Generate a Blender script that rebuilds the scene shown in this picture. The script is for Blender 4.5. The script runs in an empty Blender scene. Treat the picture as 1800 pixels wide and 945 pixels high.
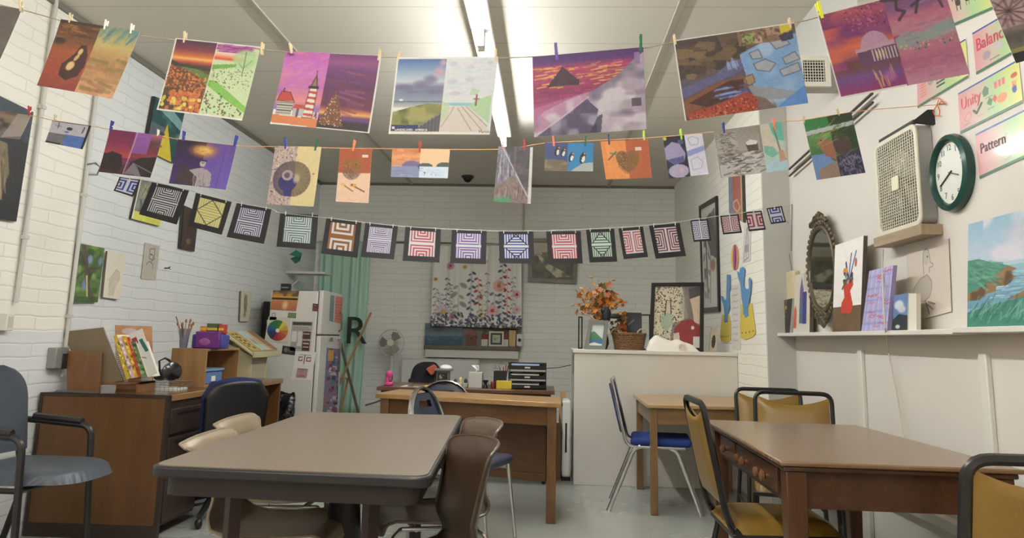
import bpy, math, random
import numpy as np
from mathutils import Vector, Matrix
PI = math.pi
SC = bpy.context.scene
COL = SC.collection
def V(*a): return Vector(a)
# ------------------------------------------------------------------ camera
FPX, YAW, PIT, ROL, CX, CY, EYE = 1350.0, .0500, .1741, .0222, 900.0, 355.7, 1.15
_f = V(-math.sin(YAW)*math.cos(PIT), math.cos(YAW)*math.cos(PIT), math.sin(PIT))
_r = V(math.cos(YAW), math.sin(YAW), 0); _u = _r.cross(_f)
_R = math.cos(ROL)*_r + math.sin(ROL)*_u; _U = -math.sin(ROL)*_r + math.cos(ROL)*_u
CAMLOC = V(0, 0, EYE)
cam = bpy.data.objects.new('camera', bpy.data.cameras.new('camera')); COL.objects.link(cam)
cam.matrix_world = Matrix(((_R.x, _U.x, -_f.x, 0), (_R.y, _U.y, -_f.y, 0), (_R.z, _U.z, -_f.z, EYE), (0, 0, 0, 1)))
cam.data.sensor_fit = 'HORIZONTAL'; cam.data.sensor_width = 36; cam.data.lens = FPX/1800*36
cam.data.shift_y = -(472.5-CY)/1800; cam.data.clip_start = .02
SC.camera = cam
# measuring helpers: where the sight line of a photo point meets a real plane of the room
def ray(x, y): return _f + _R*((x-CX)/FPX) + _U*((CY-y)/FPX)
def onX(x, y, X): d = ray(x, y); return CAMLOC + d*(X/d.x)
def onY(x, y, Y): d = ray(x, y); return CAMLOC + d*(Y/d.y)
def onZ(x, y, Z): d = ray(x, y); return CAMLOC + d*((Z-EYE)/d.z)
def onP(x, y, A, B):   # vertical plane through plan points A and B
    n = V(-(B[1]-A[1]), B[0]-A[0], 0); d = ray(x, y); return CAMLOC + d*(n.dot(V(A[0], A[1], 0)-V(0, 0, 0))/n.dot(d))
# room sizes
XL, XB, XW, YB, YN, ZC = -2.93, 1.55, 1.75, 9.5, -2.2, 3.05
YR = 5.62      # where the brick of the right wall stops
# ------------------------------------------------------------------ materials
def lin(c):
    o = []
    for x in c[:3]:
        x = x/255.0
        o.append(x/12.92 if x <= .04045 else ((x+.055)/1.055)**2.4)
    return tuple(o)+(1.0,)
MATS = {}
def newmat(name):
    m = bpy.data.materials.new(name); m.use_nodes = True
    nt = m.node_tree; b = nt.nodes['Principled BSDF']
    return m, nt, b
def M(name, c=None, rough=.5, metal=0, noise=0, scale=20, bump=0, bscale=60, coat=0, spec=None, alpha=1, trans=0, emit=0):
    if name in MATS: return MATS[name]
    m, nt, b = newmat(name); N, L = nt.nodes, nt.links
    b.inputs['Base Color'].default_value = lin(c); b.inputs['Roughness'].default_value = rough; b.inputs['Metallic'].default_value = metal
    if coat: b.inputs['Coat Weight'].default_value = coat; b.inputs['Coat Roughness'].default_value = .15
    if spec is not None: b.inputs['Specular IOR Level'].default_value = spec
    if trans: b.inputs['Transmission Weight'].default_value = trans
    if alpha < 1: b.inputs['Alpha'].default_value = alpha
    if emit: b.inputs['Emission Color'].default_value = lin(c); b.inputs['Emission Strength'].default_value = emit
    tc = N.new('ShaderNodeTexCoord')
    n = N.new('ShaderNodeTexNoise'); n.inputs['Scale'].default_value = scale; n.inputs['Detail'].default_value = 5
    L.new(tc.outputs['Object'], n.inputs['Vector'])
    r = N.new('ShaderNodeMapRange'); r.inputs['To Min'].default_value = 1-max(noise, .02); r.inputs['To Max'].default_value = 1+max(noise, .02)
    L.new(n.outputs['Fac'], r.inputs['Value'])
    h = N.new('ShaderNodeHueSaturation'); h.inputs['Color'].default_value = lin(c); L.new(r.outputs[0], h.inputs['Value']); L.new(h.outputs[0], b.inputs['Base Color'])
    if bump:
        n2 = N.new('ShaderNodeTexNoise'); n2.inputs['Scale'].default_value = bscale; L.new(tc.outputs['Object'], n2.inputs['Vector'])
        bp = N.new('ShaderNodeBump'); bp.inputs['Strength'].default_value = bump; bp.inputs['Distance'].default_value = .005
        L.new(n2.outputs['Fac'], bp.inputs['Height']); L.new(bp.outputs[0], b.inputs['Normal'])
    MATS[name] = m; return m
def WOOD(name, c1, c2, axis='X', scale=6, rough=.4, coat=.15, stretch=.12):
    if name in MATS: return MATS[name]
    m, nt, b = newmat(name); N, L = nt.nodes, nt.links
    tc = N.new('ShaderNodeTexCoord'); mp = N.new('ShaderNodeMapping')
    s = [1, 1, 1]; s['XYZ'.index(axis)] = stretch; mp.inputs['Scale'].default_value = s
    L.new(tc.outputs['Object'], mp.inputs['Vector'])
    n = N.new('ShaderNodeTexNoise'); n.inputs['Scale'].default_value = scale*4; n.inputs['Detail'].default_value = 8; n.inputs['Distortion'].default_value = .6
    w = N.new('ShaderNodeTexNoise'); w.inputs['Scale'].default_value = scale*14; w.inputs['Detail'].default_value = 4
    L.new(mp.outputs[0], n.inputs['Vector']); L.new(mp.outputs[0], w.inputs['Vector'])
    mx = N.new('ShaderNodeMix'); mx.data_type = 'FLOAT'; mx.inputs[0].default_value = .35
    L.new(n.outputs['Fac'], mx.inputs[2]); L.new(w.outputs['Fac'], mx.inputs[3])
    cr = N.new('ShaderNodeValToRGB'); cr.color_ramp.elements[0].position = .33; cr.color_ramp.elements[1].position = .68
    cr.color_ramp.elements[0].color = lin(c1); cr.color_ramp.elements[1].color = lin(c2)
    L.new(mx.outputs[0], cr.inputs[0]); L.new(cr.outputs[0], b.inputs['Base Color'])
    b.inputs['Roughness'].default_value = rough; b.inputs['Coat Weight'].default_value = coat; b.inputs['Coat Roughness'].default_value = .2
    MATS[name] = m; return m
def BRICK(name, axis, c, c2, region=None):
    """painted brick; region=(Y of the edge, Z of the edge, colour): the part nearer than Y and above Z is painted another white"""
    m, nt, b = newmat(name); N, L = nt.nodes, nt.links
    tc = N.new('ShaderNodeTexCoord'); sx = N.new('ShaderNodeSeparateXYZ'); cb = N.new('ShaderNodeCombineXYZ')
    L.new(tc.outputs['Object'], sx.inputs[0])
    wob = N.new('ShaderNodeTexNoise'); wob.inputs['Scale'].default_value = 5; wob.inputs['Detail'].default_value = 3; L.new(tc.outputs['Object'], wob.inputs['Vector'])
    wm = N.new('ShaderNodeMath'); wm.operation = 'MULTIPLY_ADD'; wm.inputs[1].default_value = .026; L.new(wob.outputs['Fac'], wm.inputs[0]); L.new(sx.outputs['Z'], wm.inputs[2])
    L.new(sx.outputs[axis], cb.inputs['X']); L.new(wm.outputs[0], cb.inputs['Y'])
    def bt(ms, smooth):
        t = N.new('ShaderNodeTexBrick'); t.inputs['Scale'].default_value = 1; t.inputs['Brick Width'].default_value = .66; t.inputs['Row Height'].default_value = .0765
        t.inputs['Mortar Size'].default_value = ms; t.inputs['Mortar Smooth'].default_value = smooth
        L.new(cb.outputs[0], t.inputs['Vector']); return t
    t = bt(.0045, .6); t.inputs['Color1'].default_value = lin(c); t.inputs['Color2'].default_value = lin([x*.985 for x in c]); t.inputs['Mortar'].default_value = lin(c2)
    n = N.new('ShaderNodeTexNoise'); n.inputs['Scale'].default_value = 1.6; n.inputs['Detail'].default_value = 8; L.new(tc.outputs['Object'], n.inputs['Vector'])
    r = N.new('ShaderNodeMapRange'); r.inputs['To Min'].default_value = .94; r.inputs['To Max'].default_value = 1.05; L.new(n.outputs['Fac'], r.inputs[0])
    h = N.new('ShaderNodeHueSaturation'); L.new(t.outputs['Color'], h.inputs['Color']); L.new(r.outputs[0], h.inputs['Value'])
    out = h.outputs[0]
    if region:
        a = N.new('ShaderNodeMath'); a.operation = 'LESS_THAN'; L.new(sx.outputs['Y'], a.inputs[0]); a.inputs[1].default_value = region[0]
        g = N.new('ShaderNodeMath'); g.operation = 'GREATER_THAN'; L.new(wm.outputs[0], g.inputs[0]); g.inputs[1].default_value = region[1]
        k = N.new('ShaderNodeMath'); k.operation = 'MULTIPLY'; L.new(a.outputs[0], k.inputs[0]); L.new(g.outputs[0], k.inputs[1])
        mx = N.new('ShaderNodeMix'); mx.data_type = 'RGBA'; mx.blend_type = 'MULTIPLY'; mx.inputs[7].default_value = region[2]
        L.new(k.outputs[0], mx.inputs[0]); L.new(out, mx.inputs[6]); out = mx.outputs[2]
    L.new(out, b.inputs['Base Color'])
    f = N.new('ShaderNodeMath'); f.operation = 'SUBTRACT'; f.inputs[0].default_value = 1; t2 = bt(.009, 1.0); L.new(t2.outputs['Fac'], f.inputs[1])
    n3 = N.new('ShaderNodeTexNoise'); n3.inputs['Scale'].default_value = 18; n3.inputs['Detail'].default_value = 6; L.new(tc.outputs['Object'], n3.inputs['Vector'])
    ad = N.new('ShaderNodeMath'); ad.operation = 'MULTIPLY_ADD'; ad.inputs[1].default_value = .5; L.new(n3.outputs['Fac'], ad.inputs[0]); L.new(f.outputs[0], ad.inputs[2])
    bp = N.new('ShaderNodeBump'); bp.inputs['Strength'].default_value = .36; bp.inputs['Distance'].default_value = .005
    L.new(ad.outputs[0], bp.inputs['Height']); L.new(bp.outputs[0], b.inputs['Normal']); b.inputs['Roughness'].default_value = .55
    return m
def ARTMAT(name, rough=.55, coat=0, metal=0):
    if name in MATS: return MATS[name]
    m, nt, b = newmat(name); N, L = nt.nodes, nt.links
    a = N.new('ShaderNodeAttribute'); a.attribute_name = 'Col'; L.new(a.outputs['Color'], b.inputs['Base Color'])
    b.inputs['Roughness'].default_value = rough; b.inputs['Coat Weight'].default_value = coat; b.inputs['Coat Roughness'].default_value = .08
    MATS[name] = m; return m
# ------------------------------------------------------------------ mesh builder
class MB:
    def __init__(s): s.v = []; s.f = []; s.T = None
    def add(s, vs, fs):
        o = len(s.v)
        if s.T is not None: vs = [s.T @ Vector(p) for p in vs]
        s.v += [tuple(p) for p in vs]; s.f += [tuple(i+o for i in f) for f in fs]; return s
    def box(s, x0, x1, y0, y1, z0, z1):
        return s.add([(x, y, z) for z in (z0, z1) for y in (y0, y1) for x in (x0, x1)], [(0, 2, 3, 1), (4, 5, 7, 6), (0, 1, 5, 4), (2, 6, 7, 3), (0, 4, 6, 2), (1, 3, 7, 5)])
    def bar(s, p, q, w, h=None, up=(0, 0, 1)):
        p, q = Vector(p), Vector(q); h = h or w; d = (q-p).normalized(); u = Vector(up)
        if abs(d.dot(u)) > .98: u = Vector((0, 1, 0))
        a = d.cross(u).normalized()*w/2; b = a.cross(d).normalized()*h/2
        vs = [p-a-b, p+a-b, p-a+b, p+a+b, q-a-b, q+a-b, q-a+b, q+a+b]
        return s.add(vs, [(0, 2, 3, 1), (4, 5, 7, 6), (0, 1, 5, 4), (2, 6, 7, 3), (0, 4, 6, 2), (1, 3, 7, 5)])
    def tube(s, pts, r, seg=8, closed=False, caps=True, flat=1.0, up=(0, 0, 1)):
        P = [Vector(p) for p in pts]; n = len(P); rs = r if isinstance(r, (list, tuple)) else [r]*n
        rings = []; u0 = None
        for i in range(n):
            if closed: d = P[(i+1) % n]-P[i-1]
            else: d = P[min(i+1, n-1)]-P[max(i-1, 0)]
            d = d.normalized() if d.length > 1e-9 else Vector((0, 0, 1))
            if u0 is None:
                u0 = Vector(up)
                if abs(u0.dot(d)) > .95: u0 = Vector((1, 0, 0)) if abs(d.x) < .9 else Vector((0, 1, 0))
            u0 = (u0-d*u0.dot(d)).normalized(); w = d.cross(u0)
            rings.append([P[i]+(u0*math.cos(2*PI*k/seg)*flat+w*math.sin(2*PI*k/seg))*rs[i] for k in range(seg)])
        vs = [p for rg in rings for p in rg]; fs = []
        for i in range(n if closed else n-1):
            a, b = i*seg, ((i+1) % n)*seg
            for k in range(seg): fs.append((a+k, b+k, b+(k+1) % seg, a+(k+1) % seg))
        if caps and not closed: fs.append(tuple(range(seg))); fs.append(tuple(range((n-1)*seg, n*seg))[::-1])
        return s.add(vs, fs)
    def cyl(s, p, q, r, r2=None, seg=16): return s.tube([p, q], [r, r if r2 is None else r2], seg)
    def lathe(s, prof, c=(0, 0, 0), seg=24, ax=(0, 0, 1), sx=1, sy=1, caps=True):
        ax = Vector(ax).normalized(); a = ax.orthogonal().normalized() if abs(ax.z) < .99 else Vector((1, 0, 0)); b = ax.cross(a); c = Vector(c)
        vs = [c+ax*z+(a*math.cos(2*PI*k/seg)*sx+b*math.sin(2*PI*k/seg)*sy)*max(r, 1e-4) for r, z in prof for k in range(seg)]; fs = []
        for i in range(len(prof)-1):
            for k in range(seg): fs.append((i*seg+k, i*seg+(k+1) % seg, (i+1)*seg+(k+1) % seg, (i+1)*seg+k))
        if caps: fs.append(tuple(range(seg))[::-1]); fs.append(tuple(range((len(prof)-1)*seg, len(prof)*seg)))
        return s.add(vs, fs)
    def ball(s, c, r, seg=12, rings=8):
        r = (r, r, r) if not isinstance(r, (tuple, list)) else r; c = Vector(c)
        vs = [(c.x+r[0]*math.sin(PI*i/rings)*math.cos(2*PI*k/seg), c.y+r[1]*math.sin(PI*i/rings)*math.sin(2*PI*k/seg), c.z-r[2]*math.cos(PI*i/rings)) for i in range(rings+1) for k in range(seg)]
        fs = [(i*seg+k, i*seg+(k+1) % seg, (i+1)*seg+(k+1) % seg, (i+1)*seg+k) for i in range(rings) for k in range(seg)]
        return s.add(vs, fs)
    def prism(s, poly, vec):
        n = len(poly); vec = Vector(vec); P = [Vector(p) for p in poly]; vs = P+[p+vec for p in P]
        fs = [tuple(range(n))[::-1], tuple(range(n, 2*n))]+[(k, (k+1) % n, n+(k+1) % n, n+k) for k in range(n)]
        return s.add(vs, fs)
    def frame(s, outer, inner, vec):   # ring between two loops of equal length, given thickness
        n = len(outer); vec = Vector(vec); O = [Vector(p) for p in outer]; I = [Vector(p) for p in inner]
        vs = O+I+[p+vec for p in O]+[p+vec for p in I]; fs = []
        for k in range(n):
            j = (k+1) % n
            fs += [(k, n+k, n+j, j), (2*n+k, 2*n+j, 3*n+j, 3*n+k), (k, j, 2*n+j, 2*n+k), (n+k, 3*n+k, 3*n+j, n+j)]
        return s.add(vs, fs)
    def grid(s, fn, nu, nv):
        vs = [fn(i/nu, j/nv) for j in range(nv+1) for i in range(nu+1)]
        fs = [(j*(nu+1)+i, j*(nu+1)+i+1, (j+1)*(nu+1)+i+1, (j+1)*(nu+1)+i) for j in range(nv) for i in range(nu)]
        return s.add(vs, fs)
    def build(s, name, mat, parent=None, bevel=0, smooth=True, solid=0, sub=0, seg=2, angle=40):
        me = bpy.data.meshes.new(name)
        co = np.array(s.v, dtype=float)
        if parent is None:
            org = Vector(((co[:, 0].min()+co[:, 0].max())/2, (co[:, 1].min()+co[:, 1].max())/2, co[:, 2].min())); co = co-np.array(org)
        else: org = None
        me.from_pydata([tuple(p) for p in co], [], s.f); me.materials.append(mat)
        import bmesh
        bm = bmesh.new(); bm.from_mesh(me)
        bmesh.ops.remove_doubles(bm, verts=bm.verts, dist=1e-6)
        if not solid: bmesh.ops.recalc_face_normals(bm, faces=bm.faces)
        bm.to_mesh(me); bm.free()
        if smooth:
            me.polygons.foreach_set('use_smooth', [True]*len(me.polygons)); me.set_sharp_from_angle(angle=math.radians(angle))
        o = bpy.data.objects.new(name, me); COL.objects.link(o)
        if org is not None: o.location = org
        else:
            o.parent = parent
            if not root(parent).get('_local'): o.matrix_parent_inverse = wm(parent).inverted()
        if solid:
            k = o.modifiers.new('solid', 'SOLIDIFY'); k.thickness = solid; k.offset = 0
        if bevel:
            k = o.modifiers.new('bevel', 'BEVEL'); k.width = bevel; k.segments = seg; k.limit_method = 'ANGLE'; k.angle_limit = math.radians(35); k.harden_normals = False
        if sub:
            k = o.modifiers.new('sub', 'SUBSURF'); k.levels = sub; k.render_levels = sub
        return o
def wm(o):
    m = Matrix.Translation(o.location) @ o.rotation_euler.to_matrix().to_4x4()
    return wm(o.parent) @ o.matrix_parent_inverse @ m if o.parent else m
LOCALS = set()
def root(o):
    while o.parent: o = o.parent
    return o
def tag(o, label, cat, group=None, kind=None):
    o['label'] = label; o['category'] = cat
    if group: o['group'] = group
    if kind: o['kind'] = kind
    return o
def thing(name, label, cat, loc=(0, 0, 0), rz=0, group=None, local=True):
    o = bpy.data.objects.new(name, None); COL.objects.link(o); o.empty_display_size = .05
    o.location = loc; o.rotation_euler = (0, 0, rz)
    if local: o['_local'] = 1; LOCALS.add(o)
    return tag(o, label, cat, group)
def struct(name, mb, mat, **k):
    o = mb.build(name, mat, **k); o['kind'] = 'structure'; return o
def rename_clean():
    for o in bpy.data.objects:
        if '_local' in o: del o['_local']
# text as flat lettering
def lettering(s, org, right, up, size, mat, parent, name='lettering', extrude=.0004, align='LEFT'):
    cu = bpy.data.curves.new('tmp', 'FONT'); cu.body = s; cu.size = size; cu.extrude = extrude; cu.align_x = align; cu.resolution_u = 3
    ob = bpy.data.objects.new('tmp', cu); COL.objects.link(ob)
    bpy.context.view_layer.update()
    me = bpy.data.meshes.new_from_object(ob.evaluated_get(bpy.context.evaluated_depsgraph_get()))
    bpy.data.objects.remove(ob); bpy.data.curves.remove(cu)
    r = Vector(right).normalized(); u = Vector(up); n = r.cross(u).normalized(); u = u.normalized()
    T = Matrix(((r.x, u.x, n.x, org[0]), (r.y, u.y, n.y, org[1]), (r.z, u.z, n.z, org[2]), (0, 0, 0, 1)))
    me.transform(T); me.materials.clear(); me.materials.append(mat); me.name = name
    o = bpy.data.objects.new(name, me); COL.objects.link(o); o.parent = parent
    if not root(parent).get('_local'): o.matrix_parent_inverse = wm(parent).inverted()
    return o
# ------------------------------------------------------------------ picture surfaces
class Cv:
    def __init__(s, w, h, c=(255, 255, 255), seed=1):
        s.w, s.h = w, h; s.a = np.empty((h, w, 3)); s.a[:] = c
        s.U, s.V = np.meshgrid((np.arange(w)+.5)/w, (np.arange(h)+.5)/h); s.asp = w/h; s.rng = np.random.RandomState(seed)
    def put(s, m, c, a=1.0):
        m = np.clip(np.asarray(m, float)*a, 0, 1)[..., None]; s.a = s.a*(1-m)+np.array(c, float)*m; return s
    def rect(s, u0, v0, u1, v1, c, a=1): return s.put((s.U >= u0) & (s.U < u1) & (s.V >= v0) & (s.V < v1), c, a)
    def grad(s, u0, v0, u1, v1, st, horiz=False):
        m = (s.U >= u0) & (s.U < u1) & (s.V >= v0) & (s.V < v1)
        t = ((s.U-u0)/(u1-u0)) if horiz else ((s.V-v0)/(v1-v0)); t = np.clip(t, 0, 1); xs = [q[0] for q in st]
        g = np.stack([np.interp(t, xs, [q[1][k] for q in st]) for k in range(3)], -1); s.a[m] = g[m]; return s
    def ell(s, u, v, ru, rv, c, a=1, soft=0, rot=0):
        x, y = (s.U-u)*s.asp, s.V-v; cs, sn = math.cos(rot), math.sin(rot); X, Y = x*cs+y*sn, -x*sn+y*cs
        d = np.sqrt((X/(ru*s.asp))**2+(Y/rv)**2)
        return s.put(np.clip((1-d)/soft, 0, 1) if soft else d < 1, c, a)
    def poly(s, P, c, a=1): return s.put(s.inp(P), c, a)
    def inp(s, P):
        m = np.zeros(s.U.shape, bool); n = len(P)
        for i in range(n):
            (x0, y0), (x1, y1) = P[i], P[(i+1) % n]
            if y0 == y1: continue
            k = ((s.V >= min(y0, y1)) & (s.V < max(y0, y1))) & (s.U < x0+(s.V-y0)*(x1-x0)/(y1-y0)); m ^= k
        return m
    def line(s, P, w, c, a=1, closed=False):
        if closed: P = list(P)+[P[0]]
        d = np.full(s.U.shape, 9.)
        for (x0, y0), (x1, y1) in zip(P[:-1], P[1:]):
            ax, ay, bx, by = x0*s.asp, y0, x1*s.asp, y1; L = (bx-ax)**2+(by-ay)**2+1e-12
            t = np.clip(((s.U*s.asp-ax)*(bx-ax)+(s.V-ay)*(by-ay))/L, 0, 1)
            d = np.minimum(d, np.hypot(s.U*s.asp-ax-t*(bx-ax), s.V-ay-t*(by-ay)))
        px = 1.0/s.h; return s.put(np.clip((w/2-d)/px+.5, 0, 1), c, a)
    def nz(s, sx, sy, seed=0):
        r = np.random.RandomState(seed); nx, ny = max(2, int(sx)+2), max(2, int(sy)+2); g = r.rand(ny, nx)
        x = s.U*(nx-1.001); y = s.V*(ny-1.001); i, j = x.astype(int), y.astype(int); fx, fy = x-i, y-j; fx = fx*fx*(3-2*fx); fy = fy*fy*(3-2*fy)
        return (g[j, i]*(1-fx)+g[j, i+1]*fx)*(1-fy)+(g[j+1, i]*(1-fx)+g[j+1, i+1]*fx)*fy
    def noise(s, amp, sx=20, sy=20, seed=0, m=None):
        n = (s.nz(sx, sy, seed)*.6+s.nz(sx*2.3, sy*2.3, seed+1)*.4-.5)*2*amp
        if m is not None: n = n*m
        s.a = np.clip(s.a+n[..., None]*255, 0, 255); return s
    def tint(s, c, amp, sx, sy, seed=0, m=None, th=.5):
        k = np.clip((s.nz(sx, sy, seed)-th)*4, 0, 1)*amp
        if m is not None: k = k*m
        return s.put(k, c)
    def dots(s, n, box, size, cols, seed=1, inside=None, asp=1.0, a=1):
        r = random.Random(seed)
        for i in range(n):
            u, v = r.uniform(box[0], box[2]), r.uniform(box[1], box[3])
            if inside and not inside(u, v): continue
            q = r.uniform(*size); s.ell(u, v, q/s.asp*asp, q, r.choice(cols), a)
        return s
    def strokes(s, n, box, ln, w, ang, cols, seed=1, a=.8, jit=.3):
        r = random.Random(seed)
        for i in range(n):
            u, v = r.uniform(box[0], box[2]), r.uniform(box[1], box[3]); t = ang+r.uniform(-jit, jit); l = r.uniform(*ln)
            s.line([(u, v), (u+l*math.cos(t)/s.asp, v+l*math.sin(t))], w, r.choice(cols), a)
        return s
def bil(C, u, v): return (C[0]*(1-u)+C[1]*u)*(1-v)+(C[3]*(1-u)+C[2]*u)*v
def picture(name, cv, C, thick=.0012, curl=None, mat=None, parent=None, edge=(235, 232, 225), back=(240, 238, 232)):
    """a sheet or board with real thickness, its painting stored as a colour per point. C = corners tl, tr, br, bl seen from the front"""
    C = [Vector(c) for c in C]; n = (C[3]-C[0]).cross(C[1]-C[0]).normalized(); h, w = cv.h, cv.w
    nu, nv = w+1, h+1
    u, v = np.meshgrid(np.linspace(0, 1, nu), np.linspace(0, 1, nv)); c = [np.array(q) for q in C]
    P = (c[0]*(1-u)[..., None]+c[1]*u[..., None])*(1-v)[..., None]+(c[3]*(1-u)[..., None]+c[2]*u[..., None])*v[..., None]
    if curl is not None: P = P+np.array(n)*curl(u, v)[..., None]
    pad = np.pad(cv.a, ((0, 1), (0, 1), (0, 0)), 'edge'); pad = np.clip(pad/255, 0, 1)
    lc = np.where(pad <= .04045, pad/12.92, ((pad+.055)/1.055)**2.4)
    K = nu*nv; B = P-np.array(n)*thick
    co = np.concatenate([P.reshape(-1, 3), B.reshape(-1, 3)])
    i, j = np.meshgrid(np.arange(w), np.arange(h)); a = (j*nu+i).ravel()
    F = np.stack([a, a+nu, a+nu+1, a+1], 1); G = np.stack([a+K, a+K+1, a+K+nu+1, a+K+nu], 1)
    top = np.arange(w); lf = np.arange(h)*nu
    S = [np.stack([top, top+1, top+1+K, top+K], 1), np.stack([top+h*nu, top+h*nu+K, top+h*nu+1+K, top+h*nu+1], 1),
         np.stack([lf, lf+K, lf+nu+K, lf+nu], 1), np.stack([lf+w, lf+w+nu, lf+w+nu+K, lf+w+K], 1)]
    E = np.concatenate(S); 
    eco = co[E.ravel()]; base = len(co); co = np.concatenate([co, eco]); E2 = (np.arange(len(E)*4)+base).reshape(-1, 4)
    FA = np.concatenate([F, G, E2]); 
    col = np.ones((len(co), 4)); col[:K, :3] = lc.reshape(-1, 3); col[K:2*K, :3] = lin(back)[:3]; col[2*K:, :3] = lin(edge)[:3]
    if parent is None: org = np.array([(co[:, 0].min()+co[:, 0].max())/2, (co[:, 1].min()+co[:, 1].max())/2, co[:, 2].min()]); co = co-org
    me = bpy.data.meshes.new(name); me.vertices.add(len(co)); me.vertices.foreach_set('co', co.ravel())
    me.loops.add(FA.size); me.polygons.add(len(FA)); me.polygons.foreach_set('loop_start', np.arange(len(FA))*4); me.loops.foreach_set('vertex_index', FA.ravel())
    me.update(calc_edges=True); me.validate()
    at = me.color_attributes.new('Col', 'FLOAT_COLOR', 'POINT'); at.data.foreach_set('color', col.ravel())
    me.polygons.foreach_set('use_smooth', [True]*len(me.polygons))
    me.materials.append(mat or ARTMAT('painted_paper'))
    o = bpy.data.objects.new(name, me); COL.objects.link(o)
    if parent is None: o.location = org
    else:
        o.parent = parent
        if not root(parent).get('_local'): o.matrix_parent_inverse = wm(parent).inverted()
    return o
# ================================================================== THE ROOM
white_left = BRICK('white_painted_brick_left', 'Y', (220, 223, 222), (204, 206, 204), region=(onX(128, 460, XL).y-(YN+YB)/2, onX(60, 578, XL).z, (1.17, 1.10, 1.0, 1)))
white_back = BRICK('white_painted_brick_back', 'X', (240, 240, 234), (222, 221, 213))
white_right = BRICK('white_painted_brick_right', 'Y', (238, 235, 224), (224, 219, 207))
board_white = M('cream_wall_board', (212, 206, 198), .5, noise=.02, scale=3)
grey_paint = M('grey_wall_paint', (186, 185, 178), .5, noise=.02, scale=3)
trim_white = M('white_trim_paint', (214, 211, 202), .45)
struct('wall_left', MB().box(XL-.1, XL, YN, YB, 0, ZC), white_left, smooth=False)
struct('wall_back', MB().box(XL-.1, XW+.1, YB, YB+.1, 0, ZC), white_back, smooth=False)
struct('wall_right', MB().box(XB, XB+.35, YR, YB, 0, ZC), white_right, smooth=False)
struct('wall_right_board', MB().box(XW, XW+.1, YN, YR+.04, 0, ZC), board_white, smooth=False)
pst = MB().prism([(XB, YR, 0), (XW, YR+.02, 0), (XW, YR-.012, 0), (XB+.004, YR-.012, 0)], (0, 0, ZC)); struct('wall_right_return', pst, grey_paint, smooth=False)
struct('wall_near', MB().box(XL-.1, XW+.1, YN-.1, YN, 0, ZC), board_white, smooth=False)
# floor: glossy grey painted concrete
m, nt, b = newmat('grey_floor_paint'); N, L = nt.nodes, nt.links
tc = N.new('ShaderNodeTexCoord'); n = N.new('ShaderNodeTexNoise'); n.inputs['Scale'].default_value = 1.3; n.inputs['Detail'].default_value = 7; L.new(tc.outputs['Object'], n.inputs['Vector'])
cr = N.new('ShaderNodeValToRGB'); cr.color_ramp.elements[0].color = lin((146, 148, 142)); cr.color_ramp.elements[1].color = lin((160, 162, 155)); cr.color_ramp.elements[0].position = .3; cr.color_ramp.elements[1].position = .7
L.new(n.outputs['Fac'], cr.inputs[0]); L.new(cr.outputs[0], b.inputs['Base Color'])
r = N.new('ShaderNodeMapRange'); r.inputs['To Min'].default_value = .16; r.inputs['To Max'].default_value = .36; L.new(n.outputs['Fac'], r.inputs[0]); L.new(r.outputs[0], b.inputs['Roughness'])
n2 = N.new('ShaderNodeTexNoise'); n2.inputs['Scale'].default_value = 9; L.new(tc.outputs['Object'], n2.inputs['Vector']); bp = N.new('ShaderNodeBump'); bp.inputs['Strength'].default_value = .08; L.new(n2.outputs['Fac'], bp.inputs['Height']); L.new(bp.outputs[0], b.inputs['Normal'])
struct('floor', MB().box(XL-.1, XW+.1, YN, YB+.1, -.1, 0), m, smooth=False)
# ceiling: flat panels with narrow seams
m, nt, b = newmat('grey_ceiling_panels'); N, L = nt.nodes, nt.links
tc = N.new('ShaderNodeTexCoord'); sx = N.new('ShaderNodeSeparateXYZ'); L.new(tc.outputs['Object'], sx.inputs[0])
a = N.new('ShaderNodeMath'); a.operation = 'MULTIPLY'; a.inputs[1].default_value = 1/.56; L.new(sx.outputs['Y'], a.inputs[0])
fr = N.new('ShaderNodeMath'); fr.operation = 'FRACT'; L.new(a.outputs[0], fr.inputs[0])
lt = N.new('ShaderNodeMath'); lt.operation = 'LESS_THAN'; lt.inputs[1].default_value = .013; L.new(fr.outputs[0], lt.inputs[0])
mx = N.new('ShaderNodeMix'); mx.data_type = 'RGBA'; mx.inputs[6].default_value = lin((222, 216, 204)); mx.inputs[7].default_value = lin((184, 177, 164))
L.new(lt.outputs[0], mx.inputs[0]); L.new(mx.outputs[2], b.inputs['Base Color']); b.inputs['Roughness'].default_value = .6
struct('ceiling', MB().box(XL-.1, XW+.1, YN-.1, YB+.1, ZC, ZC+.1), m, smooth=False)
strip = M('ceiling_strip', (178, 171, 158), .5)
for i, (p, q) in enumerate((((462, 22), (722, 322)), ((1204, 6), (1120, 190)))):
    P, Q = onZ(*p, ZC), onZ(*q, ZC); X = (P.x+Q.x)/2
    struct('trim_%d' % (i+1), MB().box(X-.02, X+.02, 1.0, YB, ZC-.012, ZC), strip, bevel=.003)
struct('trim_3', MB().box(XL, XB, YB-.015, YB, ZC-.03, ZC), M('dark_trim', (120, 116, 106), .5))
struct('trim_4', MB().box(XL, XL+.02, 1.5, YB, ZC-.035, ZC), M('dark_trim', (120, 116, 106), .5))
# battens and the grey drop box over the right wall
pipe = M('grey_conduit', (196, 195, 189), .45)
for i, (px, py) in enumerate(((1511, 640), (1727, 640), (1381, 640))):
    y = onX(px, py, XW-.02).y; struct('trim_%d' % (5+i), MB().box(XW-.022, XW, y-.028, y+.028, 0, 1.13), trim_white, bevel=.004)
P = onX(1505, 750, XW); struct('trim_8', MB().box(XW-.05, XW, 1.2, YR-.05, .38, .43), trim_white, bevel=.004)
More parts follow.
